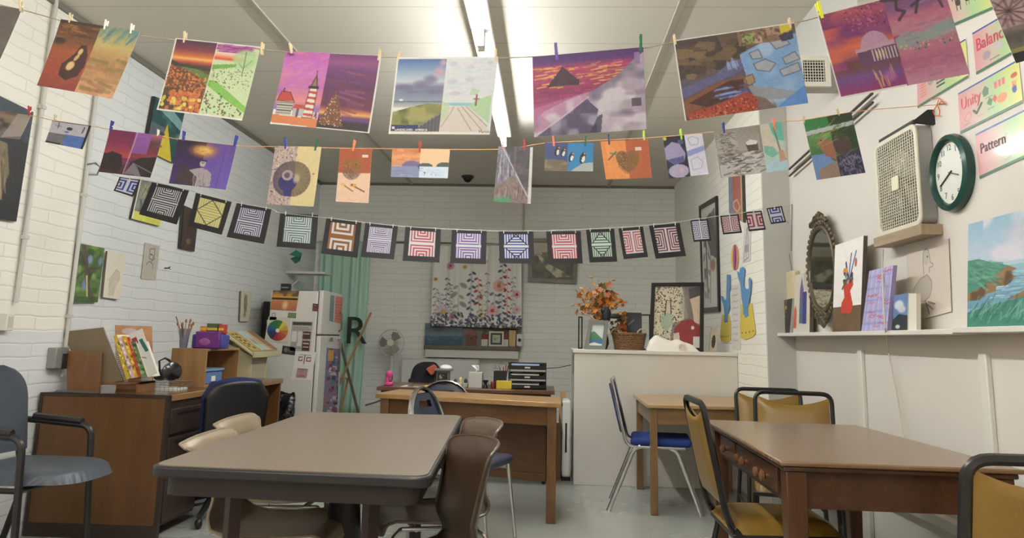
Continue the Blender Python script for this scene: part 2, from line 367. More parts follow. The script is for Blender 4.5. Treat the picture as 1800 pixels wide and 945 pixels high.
# shelf along the right wall, two boards end to end
A, B_ = onX(1365, 592, XW-.125), onX(1670, 577, XW-.125); zs = (onX(1500, 585, XW-.125).z+onX(1700, 573, XW-.125).z)/2
SH = zs
def board(name, y0, y1, z, label):
    o = MB().box(XW-.125, XW, y0, y1, z-.022, z).build(name, trim_white, bevel=.003); return tag(o, label, 'shelf')
ysp = onX(1673, 576, XW-.125).y
board('wall_shelf', ysp+.001, A.y, SH, 'long white painted shelf board holding the wall mirror and small canvases')
board('wall_shelf', 1.4, ysp-.001, SH+.006, 'white painted shelf board under the big seaside canvas at the right edge')
# conduits
for i, (x, y, z0, z1, lab, pts) in enumerate((
    (XL+.02, onX(128, 460, XL).y, .86, ZC, 'grey metal conduit running down the left wall into a switch box', None),
    (XL+.02, onX(60, 250, XL).y, 1.28, ZC, 'thin grey conduit ending at a small outlet box near the left edge', None),
    (onY(919, 460, YB-.03).x, YB-.03, onY(918, 600, YB-.03).z, ZC-.03, 'grey conduit running down the back wall beside the flowered curtain', None))):
    t = thing('conduit', lab, 'conduit', (x, y, z0), local=False)
    MB().cyl((x, y, z0), (x, y, z1), .0125, seg=10).build('pipe', pipe, t)
    for zz in (z0+.35, z0+1.1):
        MB().box(x-.016, x+.016, y-.016, y+.016, zz, zz+.02).build('clamp', pipe, t)
P = onX(102, 630, XL+.03); t = thing('switch_box', 'grey metal switch box on the left wall behind the bookstand', 'switch', P, local=False)
MB().box(XL, XL+.055, P.y-.06, P.y+.06, P.z-.055, P.z+.065).build('box', M('switch_grey', (150, 150, 146), .4, metal=.4), t, bevel=.004)
MB().box(XL+.055, XL+.062, P.y+.0, P.y+.05, P.z-.06, P.z+.03).build('toggle_plate', M('dark_plate', (40, 40, 40), .4), t, bevel=.002)
P = onX(15, 566, XL+.03); t = thing('outlet_box', 'small white outlet box at the end of the thin conduit', 'outlet', P, local=False)
MB().box(XL, XL+.04, P.y-.03, P.y+.03, P.z-.045, P.z+.045).build('box', M('outlet_white', (215, 212, 204), .4), t, bevel=.004)
MB().box(XL+.04, XL+.043, P.y-.018, P.y+.018, P.z-.03, P.z+.03).build('face_plate', M('outlet_plate', (196, 192, 184), .4), t)
Yc = YB-.03; a0, b0 = onY(640, 424, Yc), onY(922, 430, Yc)
tag(MB().cyl(a0, b0, .012, seg=10).build('horizontal_conduit', M('dark_conduit', (105, 103, 96), .5)), 'dark horizontal conduit across the back wall above the flowered curtain', 'conduit')
P = onX(1388, 309, XW-.03); Q = onX(1534, 180, XW-.03)
for k, dz in ((0, 0), (1, .05)):
    tag(MB().tube([P+V(0, 0, dz), Q+V(0, 0, dz)], .008, 8).build('wall_cable', M('dark_cable', (70, 64, 56), .5)), ('lower' if k == 0 else 'upper')+' of two dark cables along the top of the right wall', 'cable')
# ceiling drop box + vent on the right
P = onX(1497, 205, XW); g = onY(1407, 97, 4.6); h = onY(1452, 152, 4.6)
tag(MB().box(g.x-.05, XW, 3.6, 4.62, g.z-.22-.02, ZC).build('duct_box', grey_paint, bevel=.003), 'boxed-in grey duct below the ceiling at the right wall', 'duct')
t = thing('air_vent', 'square white air vent with a wire grid at the top of the right wall', 'vent', (g.x, 3.6, g.z), local=False)
x0, z1 = onY(1402, 97, 3.58).x, onY(1402, 97, 3.58).z; x1, z0 = onY(1462, 152, 3.58).x, onY(1462, 152, 3.58).z
r4 = lambda a, b, c, d, y: [(a, y, c), (b, y, c), (b, y, d), (a, y, d)]
MB().frame(r4(x0, x1, z0, z1, 3.6), r4(x0+.025, x1-.025, z0+.025, z1-.025, 3.6), (0, -.02, 0)).build('frame', trim_white, t, bevel=.002)
MB().box(x0+.02, x1-.02, 3.595, 3.6, z0+.02, z1-.02).build('duct_opening', M('vent_dark', (30, 28, 26), .8), t)
g_ = MB()
for k in range(1, 9): xx = x0+.02+(x1-x0-.04)*k/9; g_.box(xx-.0015, xx+.0015, 3.583, 3.587, z0+.02, z1-.02)
for k in range(1, 8): zz = z0+.02+(z1-z0-.04)*k/8; g_.box(x0+.02, x1-.02, 3.583, 3.587, zz-.0015, zz+.0015)
g_.build('grid', trim_white, t)
# smoke dome and small alarm
P = onY(822, 319, YB-.5); P.z = ZC
t = thing('dome_camera', 'black dome camera on the ceiling close to the back wall', 'camera', (P.x, P.y, ZC), local=False)
MB().lathe([(.075, ZC), (.075, ZC-.02), (.06, ZC-.03)], (P.x, P.y, 0), 24).build('base', M('dark_grey_plastic', (50, 50, 54), .4), t)
MB().ball((P.x, P.y, ZC-.03), (.055, .055, .05)).build('dome', M('black_gloss', (18, 18, 24), .1), t)
P = onX(1364, 200, XW-.04)
t = thing('wall_alarm', 'cream wall alarm bell high on the right wall behind the creek picture', 'alarm', P, local=False)
MB().box(XW-.05, XW, P.y-.1, P.y+.1, P.z-.06, P.z+.09).build('housing', M('cream_plastic', (205, 190, 140), .4), t, bevel=.02, seg=4)
MB().lathe([(.06, 0), (.06, .012), (.045, .03), (0, .035)], (XW-.05, P.y, P.z+.01), 20, ax=(-1, 0, 0)).build('bell', M('yellow_cream', (214, 196, 110), .35), t)
# ------------------------------------------------------------------ tube lights
lightbody = M('white_enamel', (232, 232, 230), .35)
def tubemat(name, colr, s):
    m = bpy.data.materials.new(name); m.use_nodes = True; nt = m.node_tree; nt.nodes.clear()
    e = nt.nodes.new('ShaderNodeEmission'); e.inputs[0].default_value = colr; oo = nt.nodes.new('ShaderNodeOutputMaterial'); nt.links.new(e.outputs[0], oo.inputs[0])
    # upward emission turned down, an added effect that keeps the ceiling less bright
    g = nt.nodes.new('ShaderNodeNewGeometry'); x = nt.nodes.new('ShaderNodeSeparateXYZ'); r = nt.nodes.new('ShaderNodeMapRange'); nt.links.new(g.outputs['Normal'], x.inputs[0]); nt.links.new(x.outputs['Z'], r.inputs['Value'])
    for i, v in enumerate((-.1, .25, s, s*.22)): r.inputs[i+1].default_value = v
    nt.links.new(r.outputs[0], e.inputs[1]); return m
tubeM = tubemat('lit_tube', (.98, 1, .98, 1), 84); tubeW = tubemat('lit_tube_warm', (1, .95, .88, 1), 74)
ZT = ZC-.22
XT = (onZ(831, 2, ZT).x+onZ(884, 255, ZT).x)/2; yend = onZ(885, 258, ZT).y
ys = [yend-2.44*k for k in range(4)]
for k, (XT, y1) in enumerate([(XT, y) for y in ys]+[(-1.95, .7)]):  # last entry is an added, unseen lamp that brightens the near room
    y0 = y1-2.40
    t = thing('tube_light', ('farthest bright strip light, beyond the top row of papers', 'bright strip light running overhead into the top edge of the photo', 'strip light overhead just out of the photo', 'strip light behind the viewpoint', 'added unseen side strip light brightening the near room, nearer the left wall')[k], 'ceiling light', (XT, (y0+y1)/2, ZC), local=False, group='row of strip lights')
    MB().box(XT-.062, XT+.062, y0, y1, ZT+.088, ZT+.128).build('channel', lightbody, t, bevel=.006)
    MB().cyl((XT, y0+.03, ZT), (XT, y1-.03, ZT), .016, seg=16).build('tube', tubeM if k < 2 else tubeW, t)
    for yy in (y0, y1-.03): MB().box(XT-.02, XT+.02, yy, yy+.03, ZT-.022, ZT+.092).build('lamp_holder', trim_white, t, bevel=.003)
    for yy in (y0+.4, y1-.4): MB().cyl((XT, yy, ZT+.124), (XT, yy, ZC), .006, seg=8).build('hanger', pipe, t)
# ================================================================== FURNITURE
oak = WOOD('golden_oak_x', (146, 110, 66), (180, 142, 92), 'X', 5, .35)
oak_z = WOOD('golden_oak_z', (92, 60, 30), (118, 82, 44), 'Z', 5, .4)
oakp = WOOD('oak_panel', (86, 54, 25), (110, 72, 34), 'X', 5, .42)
darkleg = M('dark_brown_metal', (52, 32, 26), .45)
def rounded(C, r, n=5):
    """round the corners of a polygon of Vectors"""
    out = []; k = len(C)
    for i in range(k):
        p, a, b2 = C[i], C[i-1], C[(i+1) % k]; d1, d2 = (a-p).normalized(), (b2-p).normalized(); s, e_ = p+d1*r, p+d2*r
        for j in range(n+1): t = j/n; out.append(s*(1-t)**2+p*2*t*(1-t)+e_*t*t)
    return out
def slab(C, z0, z1, r=0): 
    P = [V(c[0], c[1], z0) for c in C]; P = rounded(P, r) if r else P
    return MB().prism(P, (0, 0, z1-z0))
def inset(C, d):
    c = sum((V(q[0], q[1], 0) for q in C), V(0, 0, 0))/len(C); out = []; k = len(C)
    for i in range(k):
        p = V(C[i][0], C[i][1], 0); a = V(C[i-1][0], C[i-1][1], 0); b2 = V(C[(i+1) % k][0], C[(i+1) % k][1], 0)
        out.append(p+(a-p).normalized()*d+(b2-p).normalized()*d)
    return out
# --- left work table (laminate top, dark rim)
zt = .76
C = [onZ(258, 817, zt), onZ(757, 838, zt), onZ(815, 729, zt), onZ(536, 723, zt)]
t = thing('work_table', 'long brown laminate work table with a thick dark rim and rounded corners', 'table', ((C[0]+C[2])/2).to_tuple()[:2]+(0,), local=False)
lam = M('brown_laminate', (119, 106, 92), .32, noise=.06, scale=60)
slab(inset(C, .012), zt-.004, zt, .055).build('tabletop', lam, t)
slab(C, zt-.034, zt-.003, .06).build('rim', M('dark_rim', (32, 30, 31), .4), t, bevel=.006)
I = inset(C, .035); J = inset(C, .055)
MB().frame(rounded([V(p.x, p.y, zt-.088) for p in I], .06), rounded([V(p.x, p.y, zt-.088) for p in J], .045), (0, 0, .054)).build('apron', M('dark_red_brown', (34, 21, 19), .45), t)
for p in inset(C, .2):
    MB().tube([(p.x, p.y, 0), (p.x, p.y, zt-.035)], .027, 4).build('leg', darkleg, t)
cc = sum(C, V(0, 0, 0))/4
MB().lathe([(.05, .12), (.05, .2), (.075, .3), (.06, .5), (.085, .62), (.09, zt-.035)], (cc.x, cc.y, 0), 20).build('column', M('near_black', (30, 26, 24), .45), t)
for q in C: d = (V(q.x, q.y, 0)-V(cc.x, cc.y, 0))*.55; MB().tube([(cc.x, cc.y, .2), (cc.x+d.x*.5, cc.y+d.y*.5, .13), (cc.x+d.x, cc.y+d.y, .02)], [.035, .028, .02], 8).build('foot', M('near_black', (30, 26, 24), .45), t)
TL = C
# --- back oak table
zt = .745
C = [onZ(660, 691, zt), onZ(986, 708, zt), onZ(984, 692, zt), onZ(703, 683, zt)]
C[3].y = C[0].y+.5; C[2].y = C[1].y+.5
t = thing('oak_table', 'long golden oak table with a panelled front, in front of the dark office desk', 'table', (((C[0]+C[2])/2).x, ((C[0]+C[2])/2).y, 0), local=False)
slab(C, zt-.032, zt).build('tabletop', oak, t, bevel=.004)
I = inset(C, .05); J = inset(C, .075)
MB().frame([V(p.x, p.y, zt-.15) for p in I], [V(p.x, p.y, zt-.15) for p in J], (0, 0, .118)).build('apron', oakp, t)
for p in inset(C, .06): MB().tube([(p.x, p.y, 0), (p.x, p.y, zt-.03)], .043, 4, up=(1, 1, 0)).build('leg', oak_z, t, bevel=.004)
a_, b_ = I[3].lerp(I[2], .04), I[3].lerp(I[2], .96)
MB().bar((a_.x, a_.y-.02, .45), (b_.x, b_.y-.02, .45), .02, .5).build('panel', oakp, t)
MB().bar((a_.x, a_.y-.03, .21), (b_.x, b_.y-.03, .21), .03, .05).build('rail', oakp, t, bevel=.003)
OT = C
# --- small oak table on the right
zt = .72
C = [onZ(1138, 711, zt), onZ(1328, 717, zt), onZ(1292, 695, zt), onZ(1113, 687, zt)]
C[3].y = 6.44; C[3].x = onY(1113, 690, 6.44).x; C[1].y = C[0].y+.02; C[2].x = 1.48; C[2].y = C[3].y
C[1].x = onZ(1326, 714, zt).x
t = thing('small_oak_table', 'small light oak table pushed against the white counter', 'table', (((C[0]+C[2])/2).x, ((C[0]+C[2])/2).y, 0), local=False)
slab(C, zt-.022, zt).build('tabletop', WOOD('light_oak', (158, 126, 88), (186, 152, 110), 'X', 5, .3), t, bevel=.003)
I = inset(C, .03); J = inset(C, .055)
lo = WOOD('light_oak_dull', (118, 88, 56), (142, 110, 72), 'X', 5, .4)
MB().frame([V(p.x, p.y, zt-.13) for p in I], [V(p.x, p.y, zt-.13) for p in J], (0, 0, .108)).build('apron', lo, t)
for p in inset(C, .045): MB().tube([(p.x, p.y, 0), (p.x, p.y, zt-.02)], .034, 4, up=(1, 1, 0)).build('leg', WOOD('light_oak_leg', (112, 82, 50), (136, 104, 66), 'Z', 5, .4), t, bevel=.003)
ST = C
# --- right dining style table with drawers
zt = .77
C = [onZ(1372, 810, zt), V(1.53, 2.64, zt), V(1.50, 3.93, zt), onZ(1240, 737, zt)]
t = thing('drawer_table', 'brown wooden table with moulded edge and round drawer knobs', 'table', (1.15, 3.3, 0), local=False)
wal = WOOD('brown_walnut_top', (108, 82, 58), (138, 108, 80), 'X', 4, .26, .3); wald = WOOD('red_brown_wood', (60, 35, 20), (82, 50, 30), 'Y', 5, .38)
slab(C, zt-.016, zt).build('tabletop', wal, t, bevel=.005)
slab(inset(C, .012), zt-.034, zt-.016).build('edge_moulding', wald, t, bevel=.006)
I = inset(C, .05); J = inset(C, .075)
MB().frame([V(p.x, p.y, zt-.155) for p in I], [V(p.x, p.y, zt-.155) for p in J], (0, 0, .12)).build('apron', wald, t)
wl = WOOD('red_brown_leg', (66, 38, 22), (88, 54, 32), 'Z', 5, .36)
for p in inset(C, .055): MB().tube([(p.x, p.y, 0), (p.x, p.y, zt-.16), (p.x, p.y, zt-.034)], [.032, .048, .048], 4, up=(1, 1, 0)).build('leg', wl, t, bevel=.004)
P, Q = I[0], I[3]
for k in range(3):
    f0, f1 = .12+k*.265, .12+k*.265+.25; p, q = P.lerp(Q, f0), P.lerp(Q, f1)
    d = MB().bar((p.x-.006, p.y, zt-.092), (q.x-.006, q.y, zt-.092), .014, .085).build('drawer', wald, t, bevel=.003)
    for ff in ((.35, .65) if k < 2 else (.5,)):
        c = p.lerp(q, ff); MB().lathe([(.008, 0), (.008, .012), (.018, .02), (.017, .03), (.006, .036)], (c.x-.012, c.y, zt-.095), 14, ax=(-1, 0, 0)).build('knob', M('orange_wood_knob', (112, 74, 48), .3), d)
# --- left desk with dark end trim, drawers and kneehole
z = .765; A = onZ(62, 689, z); B2 = onZ(290, 697, z)
y0 = 4.42; x0 = XL+.02; x1 = onY(292, 697, y0).x; y1 = 6.35; z = onY(180, 692, y0).z
panel = WOOD('desk_end_panel', (92, 60, 28), (108, 72, 36), 'Z', 3, .4)
dk = M('dark_brown_laminate', (52, 38, 32), .4)
t = thing('office_desk', 'wooden desk along the left wall with plain end panel and dark drawers', 'desk', ((x0+x1)/2, (y0+y1)/2, 0), local=False)
MB().box(x0, x1, y0, y1, z-.02, z).build('desktop', WOOD('desk_top_wood', (82, 56, 34), (108, 76, 48), 'Y', 4, .22, .4), t, bevel=.004)
MB().box(x1, x1+.016, y0, y1, z-.036, z).build('top_edge', WOOD('edge_oak', (128, 94, 56), (152, 116, 72), 'Y', 5, .35), t, bevel=.004)
MB().box(x0, x1, y0, y0+.03, .075, z-.02).build('end_panel', panel, t)
MB().frame([(x0-.005, y0-.004, .0), (x1+.02, y0-.004, .0), (x1+.02, y0-.004, z), (x0-.005, y0-.004, z)], [(x0+.012, y0-.004, .075), (x1-.0, y0-.004, .075), (x1-.0, y0-.004, z-.013), (x0+.012, y0-.004, z-.013)], (0, .034, 0)).build('end_trim', dk, t)
MB().box(x1-.48, x1, y0+.035, y0+.48, .06, z-.02).build('drawer_pedestal', dk, t)
for k, (a, b2) in enumerate(((.56, .70), (.36, .54), (.08, .34))):
    d = MB().box(x1, x1+.018, y0+.05, y0+.46, a, b2).build('drawer', dk, t, bevel=.004)
    MB().box(x1+.018, x1+.026, y0+.12, y0+.4, b2-.03, b2-.015).build('handle', M('black_plastic', (22, 22, 24), .4), d, bevel=.002)
MB().box(x0, x0+.03, y0+.48, y1-.03, .1, z-.02).build('modesty_panel', dk, t)
MB().box(x0, x1, y1-.03, y1, 0, z-.02).build('end_panel', panel, t)
DX0, DX1, DY0, DY1, DZ = x0, x1, y0, y1, z
# --- dark desk in front of the back wall
zt = .77
P, Q = onZ(662, 678, zt), onZ(972, 689, zt); ym = (P.y+Q.y)/2
xa, xb = P.x, Q.x; yd0, yd1 = 6.36, 7.05; xb = onY(975, 689, yd0).x; xa = onY(662, 679, yd0).x; zt = onY(820, 683, yd0).z
t = thing('teacher_desk', 'dark brown office desk carrying letter trays and a tissue box', 'desk', ((xa+xb)/2, ym+.3, 0), local=False)
MB().box(xa, xb, yd0, yd1, zt-.03, zt).build('desktop', WOOD('dark_desk_wood', (84, 56, 38), (108, 76, 54), 'X', 4, .3), t, bevel=.004)
MB().box(xa+.03, xb-.03, yd0+.04, yd0+.06, .14, zt-.03).build('front_panel', WOOD('dark_desk_front', (70, 42, 24), (92, 60, 36), 'X', 4, .4), t)
for xx in (xa+.03, xb-.45):
    MB().box(xx, xx+.42, yd0+.06, yd1-.03, .1, zt-.03).build('drawer_pedestal', dk, t)
for xx in (xa+.06, xb-.08):
    for yy in (yd0+.1, yd1-.08):
        MB().ball((xx, yy, .035), (.02, .035, .035)).cyl((xx, yy, .06), (xx, yy, .105), .012).build('caster', M('black_plastic', (22, 22, 24), .4), t)
WX0, WX1, WY0, WY1, WZ = xa, xb, yd0, yd1, zt
# --- white counter
yc = 6.48; xa = onY(1009, 700, yc).x; xb = XB-.002; zc = onY(1130, 616, yc).z
t = thing('counter_cabinet', 'tall plain white counter cabinet standing in front of the back wall at right', 'counter', ((xa+xb)/2, yc+.33, 0), local=False)
cw = M('white_counter_board', (206, 202, 192), .45, noise=.02, scale=2)
MB().box(xa, xb, yc, yc+.68, 0, zc-.03).build('body', cw, t, bevel=.003)
MB().box(xa-.012, xb, yc-.014, yc+.7, zc-.03, zc).build('countertop', trim_white, t, bevel=.004)
MB().box(xa-.016, xa, yc+.03, yc+.06, zc-.2, zc-.05).build('side_latch', M('grey_metal', (120, 118, 112), .4, metal=.5), t, bevel=.002)
KX0, KX1, KY, KZ = xa, xb, yc, zc
# ------------------------------------------------------------------ chairs
chrome = M('chrome', (205, 205, 205), .18, metal=1)
tan = M('tan_plastic', (142, 125, 102), .35, noise=.04, scale=12); brownp = M('brown_plastic', (68, 53, 40), .3, noise=.06, scale=12)
def arcpts(P, r, n=4):
    """polyline with rounded corners"""
    P = [Vector(p) for p in P]; out = [P[0]]
    for i in range(1, len(P)-1):
        p = P[i]; a = p+(P[i-1]-p).normalized()*r; b2 = p+(P[i+1]-p).normalized()*r
        for j in range(n+1): s = j/n; out.append(a*(1-s)**2+p*2*s*(1-s)+b2*s*s)
    return out+[P[-1]]
def shell_chair(label, loc, rz, matr, h=.80, flare=0, wrap=.06, group=None, seatlip=True):
    t = thing('shell_chair', label, 'chair', loc, rz, group)
    prof = [(.235, .40, .20), (.225, .435, .21), (.19, .447, .215), (.1, .44, .22), (0, .43, .22), (-.1, .432, .215), (-.165, .45, .205), (-.2, .49, .195), (-.215, .55, .19), (-.235, .64, .19), (-.25, .72, .20), (-.265, h-.02, .21+flare*.3), (-.285, h, .20+flare*.4)]
    if flare: prof = [(y, z, w-(.05 if .5 < z < .7 else .028 if .46 < z < .74 else 0)) for y, z, w in prof]
    n = len(prof)-1
    def fn(u, v):
        x = v*n; i = min(int(x), n-1); f = x-i; y, z, w = [prof[i][k]*(1-f)+prof[i+1][k]*f for k in range(3)]
        s = (u-.5)*2; back = max(0, min(1, (z-.47)/.1)) if x > 6 else 0
        top = max(0, min(1, (z-(h-.1))/.1))*back
        zz = z+(1-back)*.018*s*s*s*s - top*.014*abs(s)**4
        return V(s*w, y+back*wrap*s*s-flare*back*top*.5*abs(s)**3, zz)
    MB().grid(fn, 14, 36).build('shell', matr, t, solid=.008, angle=80)
    def rim():
        pts = [fn(0, j/30) for j in range(31)]+[fn(i/8, 1) for i in range(1, 8)]+[fn(1, 1-j/30) for j in range(31)]+[fn(1-i/8, 0) for i in range(1, 8)]
        return pts
    MB().tube(rim(), .006, 6, closed=True).build('rim', matr, t)
    for sx in (-1, 1):
        MB().tube(arcpts([(sx*.17, .16, .425), (sx*.2, .2, .40), (sx*.225, .235, 0)], .02), .0095, 8).build('leg', chrome, t)
        MB().tube(arcpts([(sx*.17, -.13, .415), (sx*.2, -.17, .39), (sx*.225, -.25, 0)], .02), .0095, 8).build('leg', chrome, t)
        MB().tube([(sx*.17, .16, .425), (sx*.17, -.13, .415)], .009, 8).build('seat_rail', chrome, t)
    MB().tube([(-.17, .1, .42), (.17, .1, .42)], .009, 8).build('cross_bar', chrome, t)
    return t
# seats tucked under the left table: two face right, two face left
shell_chair('tan plastic shell chair on the left side of the brown laminate table, nearer the viewpoint', (-1.0, 2.98, 0), -PI/2+.02, tan, .77, .07, .03)
shell_chair('tan plastic shell chair on the left side of the brown laminate table, farther back', (-1.13, 3.56, 0), -PI/2, tan, .77, .07, .03)
shell_chair('nearest dark brown plastic shell chair on the right side of the brown laminate table', (-.44, 2.55, 0), PI/2+.42, brownp, .815, 0, .07)
shell_chair('brown plastic shell chair with chrome legs, second on the right side of the laminate table', (-.47, 3.28, 0), PI/2+.42, M('grey_brown_plastic', (98, 84, 70), .28, noise=.05), .80, 0, .07)
blackf = M('black_frame', (28, 27, 27), .35); must = M('mustard_vinyl', (134, 104, 46), .3, noise=.05, scale=9, bump=.1, bscale=150)
def vinyl_chair(label, loc, rz, h=.90, group='mustard vinyl chairs', padm=None):
    padm = padm or must
    t = thing('vinyl_chair', label, 'chair', loc, rz, group)
    W = .205
    L_ = arcpts([(-W, .2, .40), (-W, -.19, .40), (-W, -.23, .47), (-W-.0, -.315, h), (W, -.315, h), (W, -.23, .47), (W, -.19, .40), (W, .2, .40)], .055, 5)
    MB().tube(L_, .0135, 6, flat=1.0).build('back_frame', blackf, t)
    def pad(u, v, off):
        z = .52+v*(h-.022-.52); y = -.23-.085*(z-.47)/(h-.47); s = (u-.5)*2; dip = .045*(1-s*s)*(1 if v > .8 else 0)*((v-.8)/.2 if v > .8 else 0)
        e_ = (1-abs(s)**6)*(1-abs(2*v-1)**8)
        return V(s*(W-.014), y+off*(.008+.022*e_), z-dip)
    g = MB().grid(lambda u, v: pad(u, v, 1), 16, 16); g.grid(lambda u, v: pad(u, v, -.8), 16, 16)
    g.build('back_pad', padm, t, smooth=True, angle=60)
    def seat(u, v, top):
        s, q = (u-.5)*2, (v-.5)*2; e_ = (1-abs(s)**5)*(1-abs(q)**5); w = W+.005-.01*q
        return V(s*w*(1-.03*(abs(q)**6)), q*.215+.005, .415+(.055*e_**.5 if top else 0))
    g = MB().grid(lambda u, v: seat(u, v, 1), 18, 18); g.grid(lambda u, v: seat(u, v, 0), 6, 6)
    g.build('seat', padm, t, angle=60)
    MB().frame([(-W-.01, .225, .395), (W+.01, .225, .395), (W+.01, -.21, .395), (-W-.01, -.21, .395)], [(-W+.02, .19, .395), (W-.02, .19, .395), (W-.02, -.18, .395), (-W+.02, -.18, .395)], (0, 0, .02)).build('seat_frame', blackf, t, bevel=.004)
    for sx in (-1, 1):
        MB().tube([(sx*W, .19, .40), (sx*(W+.015), .225, 0)], .0125, 8).build('leg', blackf, t)
        MB().tube([(sx*W, -.17, .40), (sx*(W+.015), -.27, 0)], .0125, 8).build('leg', blackf, t)
        MB().tube([(sx*(W+.006), .205, .2), (sx*(W+.008), -.22, .2)], .008, 8).build('side_bar', blackf, t)
    return t
vinyl_chair('mustard vinyl chair with black frame, tucked under the left side of the drawer table', (.94, 3.42, 0), -PI/2, .905)
vinyl_chair('mustard vinyl chair facing the viewpoint across the far end of the drawer table', (1.31, 4.27, 0), PI-.28, .875)
vinyl_chair('mustard vinyl chair mostly hidden behind the one at the far end of the drawer table', (1.42, 4.97, 0), PI-.10, .85)
vinyl_chair('mustard vinyl chair cut off by the lower right corner of the photo', (1.13, 2.12, 0), -.01, .91)
vinyl_chair('mustard vinyl chair barely seen at the right edge, beyond the corner one', (1.545, 2.50, 0), 0, .87)
# chrome banquet chairs
navy = M('navy_vinyl', (50, 56, 76), .4, noise=.04); blue = M('blue_fabric', (28, 52, 120), .8, noise=.08, scale=80)
def arch_chair(label, loc, rz, h=.86, cush=navy):
    t = thing('arch_back_chair', label, 'chair', loc, rz, 'chairs with rounded chrome backs')
    W = .2; pts = [(-W+.02, .19, .41), (-W, -.16, .41), (-W, -.21, .47)]
    for k in range(13): a = PI-PI*k/12; pts.append((W*math.cos(a)*1.0, -.245-.06*math.sin(a), .62+(h-.62)*math.sin(a)))
    pts += [(W, -.21, .47), (W, -.16, .41), (W-.02, .19, .41)]
    MB().tube(pts, .0125, 8, flat=1.5).build('back_frame', chrome, t)
    out = []; 
    for k in range(25): a = -PI*.0+2*PI*k/24; 
    def bp_(u, v, s):
        zz = .53+v*(h-.03-.53); f = min(1, max(0, (zz-.62)/(h-.62))); w = (W-.012)*math.sqrt(max(.0004, 1-f*f)); q = (u-.5)*2
        return V(q*w, -.225-.08*(zz-.47)/(h-.47)+s*.014*(1-abs(q)**4), zz)
    g = MB(); rows = 14; hole0, hole1 = 10, 12
    for s in (1, -1):
        vs = [bp_(i/8, j/rows, s) for j in range(rows+1) for i in range(9)]
        fs = [(j*9+i, j*9+i+1, (j+1)*9+i+1, (j+1)*9+i) for j in range(rows) for i in range(8) if not (hole0 <= j < hole1 and 2 <= i < 6)]
        g.add(vs, fs)
    g.build('back_pad', cush, t, angle=60)
    MB().box(-W-.005, W+.005, -.2, .225, .42, .475).build('seat', cush, t, bevel=.025, seg=4)
    for sx in (-1, 1):
        MB().tube([(sx*W, .19, .415), (sx*(W+.01), .24, 0)], .012, 8).build('leg', chrome, t)
        MB().tube([(sx*W, -.16, .415), (sx*(W+.01), -.25, 0)], .012, 8).build('leg', chrome, t)
    return t
arch_chair('navy chair with rounded chrome back between the laminate table and the oak table', (-.47, 4.62, 0), -PI/2-.32, .84)
arch_chair('navy chair whose rounded back pokes up behind the oak table', (-.80, 5.86, 0), PI, .80)
def stack_chair(label, loc, rz):
    t = thing('stacking_chair', label, 'chair', loc, rz); W = .2
    for sx in (-1, 1):
        MB().tube(arcpts([(sx*W, -.30, .88), (sx*W, -.2, .45), (sx*W, -.15, .43), (sx*W, .2, .43)], .03), .0115, 8, flat=1.5).build('side_frame', chrome, t)
        MB().tube(arcpts([(sx*W, -.1, .435), (sx*W, -.15, .41), (sx*W, -.32, .0)], .03), .0115, 8, flat=1.4).build('leg', chrome, t)
        MB().tube(arcpts([(sx*W, .1, .43), (sx*W, .15, .41), (sx*W, .3, .0)], .03), .0115, 8, flat=1.4).build('leg', chrome, t)
    MB().tube([(-W, -.30, .875), (W, -.30, .875)], .011, 8).build('top_rail', chrome, t)
    MB().grid(lambda u, v: V((u-.5)*2*(W-.01), -.22-.075*v+.02*(1-(2*u-1)**2)*-1, .52+.32*v), 8, 6).build('backrest', blue, t, solid=.02)
    MB().box(-W-.01, W+.01, -.17, .245, .435, .49).build('seat', blue, t, bevel=.025, seg=4)
    return t
stack_chair('silver framed chair with blue seat drawn up to the small light oak table', (.77, 5.72, 0), -PI/2-.12)
# office chair (navy, black shell)
t = thing('swivel_chair', 'blue office chair with black plastic back pushed into the left desk', 'chair', (-2.1, 4.97, 0), .85)
blk = M('black_plastic', (22, 22, 24), .4); nb = M('royal_navy_fabric', (22, 36, 84), .9, noise=.1, scale=90)
def sb(u, v, off, k):
    z = .50+v*.37; s = (u-.5)*2; w = .215*(1-.35*max(0, v-.7)/.3*abs(s)**2)*(.9+.1*v); return V(s*w, -.24-.02*v+.05*s*s+off, z+.0-.05*max(0, v-.75)*4*s*s*.8)
MB().grid(lambda u, v: sb(u, v, 0, 0), 14, 14).build('back_cushion', nb, t, solid=.05)
MB().grid(lambda u, v: sb(u, v*.94+.01, -.036, 0), 14, 14).build('back_shell', blk, t, solid=.02)
MB().box(-.24, .24, -.2, .26, .43, .50).build('seat', nb, t, bevel=.03, seg=4)
MB().tube(arcpts([(0, -.27, .6), (0, -.27, .4), (0, 0, .38)], .05), .018, 8).build('back_support', blk, t)
MB().cyl((0, 0, .1), (0, 0, .43), .025).build('gas_column', blk, t)
for k in range(5):
    a = 2*PI*k/5+.3; q = V(math.cos(a)*.28, math.sin(a)*.28, .07)
    f = MB().tube([(0, 0, .11), q], [.024, .016], 8).build('base_arm', blk, t)
    MB().ball((q.x, q.y, .03), (.022, .022, .03), 10, 6).build('caster', blk, f)
for sx in (-1, 1): MB().tube(arcpts([(sx*.24, .0, .45), (sx*.29, .0, .48), (sx*.29, .0, .66), (sx*.27, -.05, .67)], .03), .013, 8).build('arm_post', blk, t)
